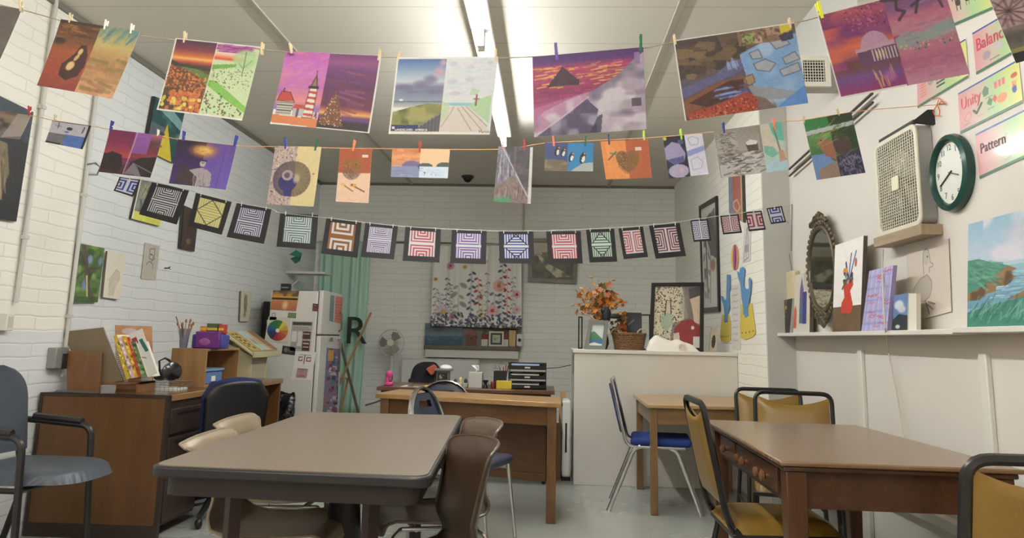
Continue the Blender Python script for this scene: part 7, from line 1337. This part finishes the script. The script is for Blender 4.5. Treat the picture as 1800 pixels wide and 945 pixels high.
cactus('paper cutout of a blue cactus in a yellow pot, the left one', [(222, 495), (240, 498), (242, 575), (234, 600), (238, 690), (226, 720), (224, 765), (206, 770), (208, 720), (202, 670), (190, 640), (188, 618), (198, 620), (208, 645), (218, 640), (220, 560)], [(196, 725), (230, 720), (242, 765), (243, 870), (222, 888), (190, 880), (182, 855), (188, 760)], [(192, 850), (205, 852), (217, 850), (230, 848)])
cactus('paper cutout of a blue cactus in a yellow pot, the right one', [(300, 458), (316, 452), (326, 470), (320, 520), (318, 560), (334, 580), (348, 575), (346, 525), (352, 512), (362, 530), (358, 600), (350, 650), (342, 690), (344, 730), (328, 742), (316, 720), (316, 690), (306, 630), (302, 560), (286, 510), (280, 476), (292, 488)], [(304, 668), (364, 660), (378, 760), (386, 830), (372, 852), (330, 868), (302, 858), (297, 800), (300, 730)], [(308, 830), (330, 828), (350, 824), (372, 818)])
t_ = thing('paper_balloon', 'small multicoloured paper balloon on the right brick wall', 'paper cutout', onX(*zx(267, 475), XR), local=False)
for k, (lo, hi, col) in enumerate(((-1, -.5, (222, 200, 90)), (-.5, 0, (206, 90, 120)), (0, .5, (90, 60, 160)), (.5, 1, (226, 150, 90)))):
    pts = []
    for j in range(13): th = -PI/2+PI*j/12; pts.append((267+21*lo*math.cos(th), 398+76*math.sin(th)))
    for j in range(12, -1, -1): th = -PI/2+PI*j/12; pts.append((267+21*hi*math.cos(th), 398+76*math.sin(th)))
    MB().prism([onX(*zx(*p), XR) for p in pts[1:12]+pts[14:25]], (-.003, 0, 0)).build('balloon_panel', M('balloon_%d' % k, col, .6), t_)
c = Cv(26, 120, (218, 213, 204), 83); rs = random.Random(3)
for k in range(9):
    v = .06+k*.1; c.line([(.12, v+.01), (.3, v-.008), (.5, v+.008), (.75, v-.004)], .008, (110, 100, 120), .7)
wallart('note_strip', c, qX(XR, *[zx(*p) for p in ((246, 560), (298, 548), (298, 925), (250, 925))]), 'tall strip of handwritten white paper between the two cactus cutouts', 'note', None, .0015, (220, 216, 206), ARTMAT('painted_paper'))
c = Cv(30, 60, (214, 208, 200), 84); c.line([(.2, .95), (.35, .4), (.45, .1), (.55, .1), (.7, .4), (.8, .9), (.2, .97)], .02, (80, 76, 84), closed=True); c.line([(.5, .1), (.5, .9)], .015, (90, 86, 96)); c.rect(.25, .55, .75, .75, (110, 104, 120), .5)
wallart('tower_drawing', c, qX(XR, (1308, 396), (1320, 392), (1319, 458), (1305, 462)), 'small pencil drawing of a lattice tower on the right brick wall', 'drawing', None, .0015, (220, 216, 206), ARTMAT('painted_paper'))
# ---- right board wall: things on the shelf
def shp(cv, top, bot, X, lab, th=.02, edge=(214, 210, 200), name='canvas', mat=None, cat='picture'):
    z_ = SH if top[0][0] < 1690 else SH+.006
    C = [onX(*top[0], X), onX(*top[1], X), stX(bot[1], X, z_), stX(bot[0], X, z_)]
    return wallart(name, cv, C, lab, cat, None, -th if False else th, edge, mat)
c = Cv(40, 70, (98, 78, 66), 91); c.rect(.55, 0, 1, 1, (50, 46, 44)); c.ell(.5, .25, .08, .05, (206, 170, 40)); c.ell(.5, .36, .1, .05, (150, 80, 50)); c.ell(.45, .5, .06, .04, (200, 190, 180)); c.tint((30, 30, 30), .6, 4, 5, 3, c.U > .5)
shp(c, ((1374, 528), (1393, 524)), (1366, 1388), XW-.07, 'dark brown canvas with a yellow spot under the wall phone')
c = Cv(60, 90, (206, 198, 184), 92); c.poly([(.36, .3), (.48, .06), (.62, .3), (.62, .84), (.36, .84)], (104, 86, 150)); c.rect(.36, .45, .5, .82, (60, 120, 110), .9); c.rect(.56, .32, .82, .86, (52, 56, 130)); c.poly([(0.02, .62), (.1, .52), (.2, .62), (.2, .92), (.02, .92)], (206, 96, 70)); c.rect(.88, .7, .95, .85, (206, 200, 110)); c.rect(.6, 0, 1, .3, (170, 156, 140), .5)
shp(c, ((1398, 484), (1424, 476)), (1394, 1423), XW-.06, 'pale canvas of fat coloured pencils between the phone and the mirror', .025, (90, 80, 70))
c = Cv(90, 150, (236, 232, 226), 93); c.rect(0, .72, 1, 1, (112, 86, 60)); c.tint((84, 64, 44), .6, 5, 7, 3, c.V > .72); c.poly([(.42, .42), (.7, .4), (.72, .5), (.62, .56), (.66, .62), (.72, .7), (.7, .78), (.6, .8), (.4, .8), (.3, .78), (.32, .68), (.42, .62), (.38, .52)], (214, 62, 44)); c.line([(.55, .4), (.62, .15)], .02, (60, 60, 140)); c.line([(.6, .4), (.78, .14)], .02, (60, 60, 150)); c.line([(.52, .4), (.44, .24)], .03, (56, 50, 130)); c.ell(.42, .33, .08, .04, (226, 140, 50)); c.ell(.78, .26, .04, .05, (206, 90, 60)); c.dots(40, (.36, .36, .7, .46), (.01, .022), [(40, 100, 90), (50, 50, 110), (60, 40, 50), (130, 160, 150)], 5); c.line([(.45, .44), (.34, .52)], .03, (110, 84, 50)); c.noise(.02, 12, 20, 4)
shp(c, ((1468, 431), (1518, 414)), (1463, 1512), XW-.085, 'white canvas of a red vase with flowers on a brown table', .022, (90, 80, 72))
c = Cv(70, 120, (176, 166, 212), 94)
for k in range(5): c.rect(.08+k*.2, 0, .14+k*.2, 1, (150, 160, 214), .7); c.rect(0, .1+k*.19, 1, .14+k*.19, (130, 140, 206), .6); c.rect(.17+k*.2, 0, .19+k*.2, 1, (226, 222, 236), .8)
rr = random.Random(6)
for k in range(22): u, v = rr.uniform(0, .8), rr.uniform(.04, .96); c.line([(u, v), (u+.08, v-.015), (u+.16, v+.01), (u+.24, v-.012)], .012, rr.choice([(206, 60, 70), (190, 70, 90), (226, 90, 90)]), .9)
c.noise(.02, 14, 20, 4)
shp(c, ((1528, 476), (1570, 466)), (1514, 1559), XW-.105, 'lilac plaid canvas with red squiggles, front of the shelf row', .02, (160, 150, 200))
c = Cv(50, 60, (96, 130, 180), 95); c.ell(.4, .3, .4, .16, (216, 220, 226), .95, .4); c.ell(.6, .42, .35, .12, (200, 206, 216), .9, .4); c.poly([(0, .7), (.4, .55), (1, .6), (1, 1), (0, 1)], (44, 54, 60)); c.ell(.35, .9, .2, .07, (200, 214, 206), .9, .4); c.noise(.03, 10, 12, 3)
shp(c, ((1571, 519), (1596, 515)), (1569, 1595), XW-.09, 'small canvas of white clouds over a dark hill on the shelf', .025, (214, 208, 196))
shp(Cv(20, 60, (222, 216, 204), 96), ((1597, 516), (1611, 515)), (1596, 1611), XW-.085, 'blank cream board edge right of the small cloud canvas', .02, (206, 198, 184), 'blank_board', None, 'board')
c = Cv(110, 130, (214, 202, 188), 97); c.rect(0, .93, 1, 1, (222, 214, 200)); K_ = (96, 88, 84); c.ell(.48, .14, .07, .12, (196, 186, 174)); c.line([(.42, .38), (.41, .2), (.42, .08), (.48, .03), (.55, .07), (.57, .16), (.58, .24), (.65, .28), (.63, .31), (.56, .31), (.55, .38)], .01, K_, .8); c.ell(.52, .15, .018, .014, (50, 44, 44)); c.poly([(.12, .66), (.18, .52), (.35, .42), (.5, .4), (.6, .5), (.6, .62), (.54, .72), (.4, .77), (.26, .72), (.2, .68)], (186, 176, 164)); c.line([(.12, .66), (.18, .52), (.35, .42), (.5, .4), (.6, .5), (.6, .62), (.54, .72), (.4, .77), (.26, .72), (.2, .68)], .012, K_, .6, closed=True); c.line([(.44, .76), (.52, .95)], .022, K_, .8); c.line([(.48, .82), (.6, .9)], .018, K_, .8); c.line([(.5, .78), (.66, .84)], .018, K_, .8); c.rect(.0, .0, .01, 1, (190, 180, 168))
o = wallart('duck_drawing', c, qX(XW-.006, (1594, 446), (1667, 419), (1672, 547), (1597, 567)), 'pencil drawing of a duckling in a clear sleeve under the box fan', 'drawing', None, .002, (200, 190, 176), ARTMAT('glossy_sleeve', .3, .6))
c = Cv(130, 190, (130, 170, 196), 98); c.grad(0, 0, 1, .5, [(0, (140, 182, 206)), (.6, (176, 196, 214)), (1, (170, 200, 210))]); c.tint((214, 208, 220), .95, 4, 5, 3, (c.V < .42) & (c.U > .2), .35); c.ell(.75, .18, .35, .14, (196, 190, 206), .8, .6); c.grad(0, .46, 1, .82, [(0, (140, 186, 200)), (1, (96, 146, 176))]); c.strokes(80, (.25, .5, .9, .76), (.05, .16), .008, .02, [(190, 214, 222), (90, 140, 170)], 4, .6, .05)
c.poly([(0, .36), (.15, .36), (.35, .42), (.5, .46), (.42, .54), (.3, .6), (.18, .68), (0, .72)], (74, 144, 122)); c.poly([(.5, .46), (.6, .5), (.5, .53), (.6, .57), (.48, .59), (.5, .63), (.36, .64), (.36, .68), (.2, .7), (.16, .75), (0, .75), (0, .68), (.2, .62), (.34, .54), (.42, .5)], (150, 116, 76)); c.tint((90, 66, 44), .8, 9, 12, 5, c.inp([(.5, .46), (.6, .5), (.6, .57), (.5, .63), (.36, .68), (.16, .75), (0, .75), (0, .68), (.2, .62), (.42, .5)])); c.poly([(1, .48), (.85, .58), (.72, .68), (.48, .76), (.6, .76), (.85, .7), (1, .62)], (150, 112, 70)); c.poly([(0, .86), (.3, .8), (.6, .76), (1, .64), (1, 1), (0, 1)], (60, 132, 112)); c.strokes(80, (0, .82, .95, .97), (.06, .16), .01, -1.1, [(120, 180, 160), (40, 104, 90)], 6, .6, .4); c.strokes(50, (0, .38, .35, .62), (.05, .12), .02, .5, [(54, 120, 104), (110, 170, 140)], 7, .5, .4); c.noise(.02, 20, 30, 4)
shp(c, ((1702, 394), (1860, 352)), (1700, 1860), XW-.08, 'big bright seaside canvas of green cliffs and blue water at the right edge', .03, (206, 200, 190))
# mirror
mx_ = XW-.05; mc = onX(1447, 470, mx_); fr_ = M('antique_brass', (92, 82, 62), .45, metal=.4, noise=.3, scale=40, bump=.6, bscale=60)
e0, e1 = onX(1428, 470, mx_), onX(1463, 462, mx_); ry = abs(e0.y-e1.y)/2*1.3; t0, t1 = onX(1446, 398, mx_), onX(1450, 547, mx_); rz = (t0.z-t1.z)/2; mc = V(mx_, (e0.y+e1.y)/2, (t0.z+t1.z)/2)
t = thing('ornate_mirror', 'oval mirror in a carved dark brass frame standing against the right wall', 'mirror', (mx_, mc.y, mc.z-rz), local=False)
ell_ = lambda k, n, f=1.0, dx=0: V(mx_+dx, mc.y+ry*f*math.cos(2*PI*k/n), mc.z+rz*f*math.sin(2*PI*k/n))
MB().prism([ell_(k, 48, .9, -.004) for k in range(48)], (.008, 0, 0)).build('glass', M('mirror_glass', (205, 208, 205), .04, metal=1), t)
MB().tube([ell_(k, 60) for k in range(60)], .017, 8, closed=True).build('inner_frame', fr_, t)
g = MB(); rm = random.Random(5)
for k in range(44): p = ell_(k, 44, 1.13); g.ball((p.x-.004, p.y+rm.uniform(-.004, .004), p.z), (.012, .013+rm.uniform(0, .005), .017), 8, 6)
g.build('beaded_edge', fr_, t)
def carv(name, z0_, h_, wmax, up=1):
    g = MB()
    for k in range(26): f = k/25; w_ = wmax*(1-f)**.6*(1 if f > .15 else .8); yy = rm.uniform(-w_, w_); g.ball((mx_-.006, mc.y+yy, z0_+up*h_*f), (.014, rm.uniform(.012, .024), rm.uniform(.014, .026)), 8, 6)
    for s_ in (-1, 1): g.tube([V(mx_-.01, mc.y+s_*wmax*1.0, z0_), V(mx_-.014, mc.y+s_*wmax*.9, z0_+up*h_*.3), V(mx_-.014, mc.y+s_*wmax*.4, z0_+up*h_*.5), V(mx_-.012, mc.y+s_*wmax*.45, z0_+up*h_*.85), V(mx_-.01, mc.y, z0_+up*h_)], [.012, .014, .011, .012, .008], 8)
    g.build(name, fr_, t)
carv('crest', t0.z+.02, onX(1446, 372, mx_).z-t0.z-.03, ry*.62); carv('lower_carving', t1.z-.01, .07, ry*.5, -1)
bz = mc.z-rz-.09; 
# wall phone
pxx = XW-.03; c0, c1 = onX(1372, 478, pxx), onX(1401, 528, pxx); ym = (c0.y+c1.y)/2; cr_ = M('cream_phone', (212, 200, 168), .35)
yA = onX(1400, 500, pxx).y; yB = onX(1384, 500, pxx).y; zT_, zB_ = onX(1392, 476, pxx).z, onX(1392, 528, pxx).z
t = thing('wall_phone', 'cream wall phone hanging above the left end of the shelf', 'telephone', (XW, (yA+yB)/2, zB_), local=False)
MB().box(XW-.05, XW, yA, yB+.02, zB_, zT_).build('body', M('cream_phone_body', (198, 184, 148), .35), t, bevel=.015, seg=4)
yh = yB+.0; MB().tube(arcpts([(XW-.045, yB+.0, zT_-.02), (XW-.115, yB+.0, zT_-.02), (XW-.115, yB+.0, zB_+.03), (XW-.045, yB+.0, zB_+.03)], .03, 5), .017, 10).build('handset', cr_, t)
g = MB(); g.tube([V(XW-.045+.007*math.cos(k*1.1), yB-.01+.007*math.sin(k*1.1), zB_-k*.0014) for k in range(110)], .0018, 5); g.build('coiled_cord', M('dark_coil', (50, 46, 44), .5), t)
for px0, px1, px2, lab in ((1373, 1366, 1373, 'left of two thin wires hanging down to the wall phone'), (1374, 1385, 1392, 'right of two thin wires hanging down to the wall phone')):
    X = XW-.02; tag(MB().tube([onX(1372, 310, X), onX((px0+px1)/2, 350, X), onX(px1, 390, X), onX((px1+px2)/2-4, 430, X), onX(px2, 476, X)], .0028, 6).build('phone_wire', M('grey_wire', (120, 114, 104), .5)), lab, 'wire')
X = XW-.006; tag(MB().bar(onX(1392, 359, X), onX(1391, 441, X), .004, .006).build('wall_wire', M('grey_wire', (120, 114, 104), .5)), 'short straight wire where the striped row is tied to the right wall', 'wire')
# box fan on its ledge
XF = XW-.08
fe = [onX(1533, 262, XF), onX(1612, 206, XF), onX(1614, 394, XF), onX(1546, 418, XF)]
y1_, y0_ = (fe[0].y+fe[3].y)/2, (fe[1].y+fe[2].y)/2; zt_ = (fe[0].z+fe[1].z)/2; zb_ = (fe[2].z+fe[3].z)/2
ivory = M('ivory_plastic', (214, 208, 190), .4, noise=.03); shell = M('grey_steel', (150, 148, 144), .4)
t = thing('box_fan', 'ivory box fan with a square mesh grille on a ledge high on the right wall', 'fan', ((XF+XW)/2, (y0_+y1_)/2, zb_), local=False)
def rr_(i, X, r_=.05): return rounded([V(X, y0_+i, zb_+i), V(X, y1_-i, zb_+i), V(X, y1_-i, zt_-i), V(X, y0_+i, zt_-i)], max(.01, r_-i*.5), 6)
MB().frame(rr_(.004, XF+.012), rr_(.02, XF+.012), (.064, 0, 0)).build('housing', shell, t)
MB().frame(rr_(0, XF), rr_(.024, XF), (.014, 0, 0)).build('front_rim', ivory, t, bevel=.005)
g = MB(); W_f, H_f = y1_-y0_-.04, zt_-zb_-.04; nv, nh = 18, 30
for k in range(nv+1): y = y0_+.02+W_f*k/nv; g.box(XF+.002, XF+.006, y-.0017, y+.0017, zb_+.02, zt_-.02)
for k in range(nh+1): z = zb_+.02+H_f*k/nh; g.box(XF+.004, XF+.008, y0_+.02, y1_-.02, z-.0014, z+.0014)
g.build('grille', ivory, t)
cc_ = V(XF, (y0_+y1_)/2, (zb_+zt_)/2); MB().box(XF-.006, XF+.004, cc_.y-.035, cc_.y+.035, cc_.z-.04, cc_.z+.03).build('centre_badge', M('cream_hub', (226, 220, 190), .4), t, bevel=.004)
for k in range(5):
    a0_ = 2*PI*k/5; MB().prism([V(XF+.03+.02*(a/.7), cc_.y+r_*math.cos(a0_+a), cc_.z+r_*math.sin(a0_+a)) for r_, a in ((.03, -.2), (.15, -.3), (.17, .1), (.15, .6), (.03, .5))], (.003, 0, 0)).build('blade', M('clear_blade', (150, 144, 128), .4), t)
MB().cyl(cc_+V(.02, 0, 0), cc_+V(.07, 0, 0), .04).build('motor', M('motor_grey', (120, 116, 108), .4), t)
g = MB()
for k in range(1, 18): y = y0_+.02+W_f*k/18; g.box(XF+.066, XF+.07, y-.0035, y+.0035, zb_+.02, zt_-.02)
for k in range(1, 30): z = zb_+.02+H_f*k/30; g.box(XF+.066, XF+.07, y0_+.02, y1_-.02, z-.003, z+.003)
g.build('rear_shade_bars', M('fan_rear_shade', (96, 92, 84), .5), t)  # dense dark bars added so the holes of the front grille look shaded
MB().frame(rr_(.01, XF+.072), rr_(.03, XF+.072), (.004, 0, 0)).build('rear_rim', shell, t)
yk0, yk1 = onX(1650, 405, XW-.02).y, onX(1538, 440, XF-.01).y
tag(MB().box(XF-.015, XW, yk0, yk1, zb_-.05, zb_-.001).build('fan_ledge', WOOD('raw_batten', (150, 130, 104), (172, 152, 124), 'Y', 5, .6), bevel=.003), 'raw wooden ledge carrying the box fan', 'ledge')
t = thing('fan_bracket', 'black bracket above the back of the box fan', 'bracket', (XW, y0_, zt_+.03), local=False)
MB().prism([V(XW, y0_-.03, zt_-.02), V(XW-.09, y0_+.0, zt_+.0), V(XW-.03, y0_-.03, zt_+.05), V(XW, y0_-.03, zt_+.05)], (0, .02, 0)).build('plate', blk, t); MB().bar(V(XF+.02, y0_+.03, zt_+.012), V(XF+.02, y1_-.05, zt_+.012), .02, .015).build('top_strap', blk, t)
X = XF-.02; pts = [onX(1552, 438, X), onX(1551, 470, X), onX(1553, 530, XW-.135), onX(1556, 576, XW-.14), onX(1562, 620, XW-.04), onX(1578, 700, XW-.03), onX(1590, 770, XW-.03)]
tag(MB().tube(pts, .004, 6).build('power_cord', M('white_wire_cord', (196, 190, 176), .5)), 'pale power cord dropping from the box fan past the shelf', 'cord')
# clock
XC = XW-.045; cl = [onX(1662, 233, XC), onX(1662, 373, XC)]; rzc = (cl[0].z-cl[1].z)/2; yA, yB = onX(1697, 300, XC).y, onX(1628, 306, XC).y; ryc = (yB-yA)/2; cm = V(XC, (yA+yB)/2, (cl[0].z+cl[1].z)/2); rc_ = (rzc+ryc)/2
rc_ = rzc
t = thing('wall_clock', 'round wall clock with a dark green rim, right of the box fan', 'clock', cm-V(0, 0, rc_), local=False); green = M('dark_green_plastic', (30, 70, 62), .25); dsy = ryc/rc_
S_ = lambda p: V(p[0], cm.y+(p[1]-cm.y)*dsy, p[2])
g = MB(); prof = [(rc_*.97, .0), (rc_*1.0, -.015), (rc_*.97, -.035), (rc_*.86, -.045), (rc_*.80, -.035), (rc_*.79, -.02)]
g.lathe([(r_, -z) for r_, z in prof], (XW, cm.y, cm.z), 56, ax=(-1, 0, 0), caps=False); g.v = [tuple(S_(p)) for p in g.v]; g.build('rim', green, t)
g = MB().lathe([(rc_*.8, 0), (rc_*.8, .004)], (XW-.016, cm.y, cm.z), 48, ax=(-1, 0, 0)); g.v = [tuple(S_(p)) for p in g.v]; g.build('dial', M('dial_white', (220, 222, 212), .3, coat=.8), t)
hand = M('hand_black', (30, 36, 34), .4)
def hnd(nm, ang, l, w_):
    d = V(0, -math.sin(ang)*dsy, math.cos(ang)); p = V(XW-.023, cm.y, cm.z); MB().bar(p-d*l*.15, p+d*l, .003, w_, up=(1, 0, 0)).build(nm, hand, t)
hnd('hour_hand', math.radians(108), rc_*.42, .009); hnd('minute_hand', math.radians(245), rc_*.6, .007)
for k in range(1, 13):
    a = 2*PI*k/12; p = V(XW-.0205, cm.y-math.sin(a)*rc_*.64*dsy+.010*dsy*(1 if k < 10 else 2), cm.z+math.cos(a)*rc_*.64-.010); lettering(str(k), p, (0, -dsy, 0), (0, 0, 1), .038, hand, t, 'numeral')
# posters
PR = lambda *q: qX(XW-.004, *q)
def poster(word, q, lab, col_word, extra, wpos, wsize, seed):
    c = Cv(120, 90, (200, 210, 150), seed); c.grad(0, 0, 1, 1, [(0, (222, 150, 156)), (.35, (206, 180, 166)), (.6, (170, 206, 150)), (1, (222, 222, 120))], True); c.rect(0, 0, 1, .05, (52, 84, 170)); c.rect(0, .94, 1, 1, (64, 120, 90)); extra(c)
    C = PR(*q); t = thing('art_poster', lab, 'poster', C[3], local=False, group='laminated art word posters')
    picture('sheet', soft(c), C, .0015, None, ARTMAT('laminated', .25, .5), t)
    if word:
        r_ = (C[1]-C[0]); u_ = (C[0]-C[3]); o = C[3]+r_*wpos[0]+u_*wpos[1]+V(-.0015, 0, 0); lettering(word, o, r_, u_, wsize, M('poster_ink_%d_%d_%d' % col_word, col_word, .5), t)
def ex_bal(c): c.ell(.25, .7, .08, .1, (170, 150, 170)); c.ell(.5, .62, .07, .09, (196, 180, 190)); c.ell(.75, .5, .08, .1, (236, 150, 80)); c.rect(.3, .85, .5, .87, (120, 120, 110))
def ex_uni(c):
    c.line([(.1, .72), (.13, .62), (.2, .6), (.22, .72), (.16, .8), (.11, .78)], .02, (206, 120, 120), closed=True); c.line([(.26, .62), (.31, .72), (.4, .54)], .05, (50, 84, 70)); c.poly([(.42, .3), (.47, .18), (.53, .28), (.52, .42), (.44, .44)], (100, 130, 100)); c.poly([(.48, .62), (.53, .5), (.58, .6), (.55, .72)], (80, 140, 80)); c.poly([(.57, .58), (.62, .5), (.65, .6), (.62, .7)], (206, 90, 70))
    for k in range(3): c.rect(.62+k*.06, .22, .665+k*.06, .38, (226, 110, 130))
    c.ell(.72, .66, .08, .11, (232, 140, 90)); c.ell(.92, .3, .05, .06, (206, 90, 80)); c.ell(.91, .6, .035, .1, (60, 90, 170)); c.rect(.885, .42, .905, .55, (236, 120, 110)); c.rect(.92, .42, .94, .55, (236, 150, 110))
    for u, v in ((.08, .85), (.3, .8), (.48, .76), (.46, .48)): c.rect(u, v, u+.12, v+.015, (130, 140, 120))
def ex_pro(c):
    for u, s_ in ((.35, 1.2), (.53, .9), (.68, .7), (.8, .5)): c.ell(u, .55, .045*s_, .06*s_, (50, 50, 46)); c.rect(u-.035*s_, .58, u-.02*s_, .58+.12*s_, (50, 50, 46)); c.rect(u+.02*s_, .58, u+.035*s_, .58+.12*s_, (50, 50, 46)); c.rect(u-.045*s_, .55-.16*s_, u-.03*s_, .56, (50, 50, 46))
    c.rect(.1, .7, .2, .88, (170, 70, 60))
def ex_rhy(c):
    for k in range(5): c.rect(.42, .4+k*.09, .58, .44+k*.09, (70, 70, 66)); c.rect(.08, .5+k*.07, .2, .53+k*.07, (226, 130, 90))
    c.ell(.3, .55, .07, .1, (150, 150, 146), .9, .3); c.rect(.66, .5, .78, .68, (230, 230, 220)); c.ell(.72, .6, .04, .05, (40, 60, 44)); c.ell(.85, .8, .03, .04, (90, 110, 70))
def ex_pat(c): c.ell(.6, .6, .3, .25, (190, 206, 170), .7, .6); c.strokes(20, (.3, .3, .9, .9), (.05, .15), .03, .3, [(200, 120, 110), (120, 160, 120), (214, 170, 150)], 4, .5, .6)
poster('Proportion', ((1648, -26), (1735, -60), (1755, 12), (1660, 53)), 'green laminated poster of dwindling animal shapes at the upper right edge', (60, 60, 56), ex_pro, (.02, .60), .062, 101)
poster('', ((1611, 118), (1697, 68), (1702, 136), (1613, 190)), 'laminated poster mostly hidden behind the domed building picture', (60, 60, 56), ex_rhy, (0, 0), .05, 102)
poster('Balance', ((1709, 58), (1800, 5), (1806, 80), (1716, 131)), 'laminated poster with large pink lettering and three pale discs', (206, 60, 96), ex_bal, (.05, .52), .075, 103)
poster('Unity', ((1684, 164), (1790, 104), (1798, 180), (1688, 235)), 'laminated poster with rows of small motifs above the clock', (226, 110, 120), ex_uni, (.04, .55), .07, 104)
poster('Pattern', ((1714, 236), (1830, 178), (1834, 262), (1722, 314)), 'laminated poster with glare, lowest of the word posters', (110, 84, 96), ex_pat, (.06, .52), .06, 105)
Q_ = onX(1662, 183, XW); t = thing('string_knot', 'orange string loop knotted around a nail on the right wall', 'string', Q_, local=False); oc = M('orange_string', (214, 110, 60), .8)
MB().cyl(Q_, Q_+V(-.03, 0, 0), .003, seg=8).build('nail', hand, t); lp = [onX(*p, XW-.012) for p in ((1650, 176), (1646, 186), (1640, 196), (1644, 204), (1651, 203), (1652, 195), (1648, 185), (1654, 178), (1662, 183))]; MB().tube(lp, .0022, 6).build('loop', oc, t); MB().tube([onX(1636, 175, XW-.012), onX(1650, 172, XW-.012), onX(1662, 183, XW-.012)], .0022, 6).build('knot_tail', oc, t)
# ---- floor things by the counter
hy_ = 6.62; a, b_ = stY(986, hy_, 0), stY(1008, hy_, 0); zt_ = onY(1000, 704, hy_).z
t = thing('panel_heater', 'slim white panel heater standing on the floor left of the counter', 'heater', ((a.x+b_.x)/2, hy_, 0), local=False); hw = M('heater_white', (226, 224, 218), .35)
xh0, xh1 = a.x, min(b_.x, KX0-.02)
MB().box(xh0+.005, xh1, hy_, hy_+.3, .03, zt_).build('body', hw, t, bevel=.02, seg=4)
MB().box((xh0+xh1)/2-.008, (xh0+xh1)/2+.008, hy_-.003, hy_+.02, zt_*.35, zt_*.72).build('grip_slot', blk, t, bevel=.004); MB().box(xh0, xh0+.03, hy_+.01, hy_+.05, zt_-.05, zt_-.02).build('control_knob', blk, t, bevel=.006); MB().box(xh0, xh1, hy_+.02, hy_+.28, 0, .03).build('foot', blk, t)
a, b_ = stY(976, 6.75, 0), stY(988, 6.75, 0); zt_ = onY(983, 747, 6.75).z; tag(MB().box(a.x-.02, b_.x-.012, 6.75, 6.95, 0, zt_).build('cardboard_box', M('cardboard', (150, 118, 84), .8), bevel=.003), 'tall brown cardboard box on the floor behind the oak table', 'box')
a = stY(1000, 7.15, 0); tag(MB().bar((a.x-.09, 7.0, 0), (a.x-.06, 7.1, onY(998, 688, 7.1).z), .05, .02).build('wood_offcut', M('plywood_edge', (190, 150, 100), .5)), 'pale wooden offcut sticking up behind the panel heater', 'offcut')
tag(MB().tube([onY(642, 712, 9.3), onY(662, 706, 9.3), onY(700, 690, 9.35), onY(720, 684, 9.4)], .01, 8).build('floor_cable', M('grey_wire', (120, 114, 104), .5)), 'grey cable along the foot of the back wall left of the oak table', 'cable')
# ------------------------------------------------------------------ finishing
rename_clean()
w = bpy.data.worlds.new('world'); SC.world = w; w.use_nodes = True
w.node_tree.nodes['Background'].inputs[0].default_value = (.9, .92, 1, 1); w.node_tree.nodes['Background'].inputs[1].default_value = .02
SC.view_settings.view_transform = 'Standard'; SC.view_settings.look = 'None'; SC.view_settings.gamma = 1; SC.view_settings.exposure = .84; SC.view_settings.use_curve_mapping = False
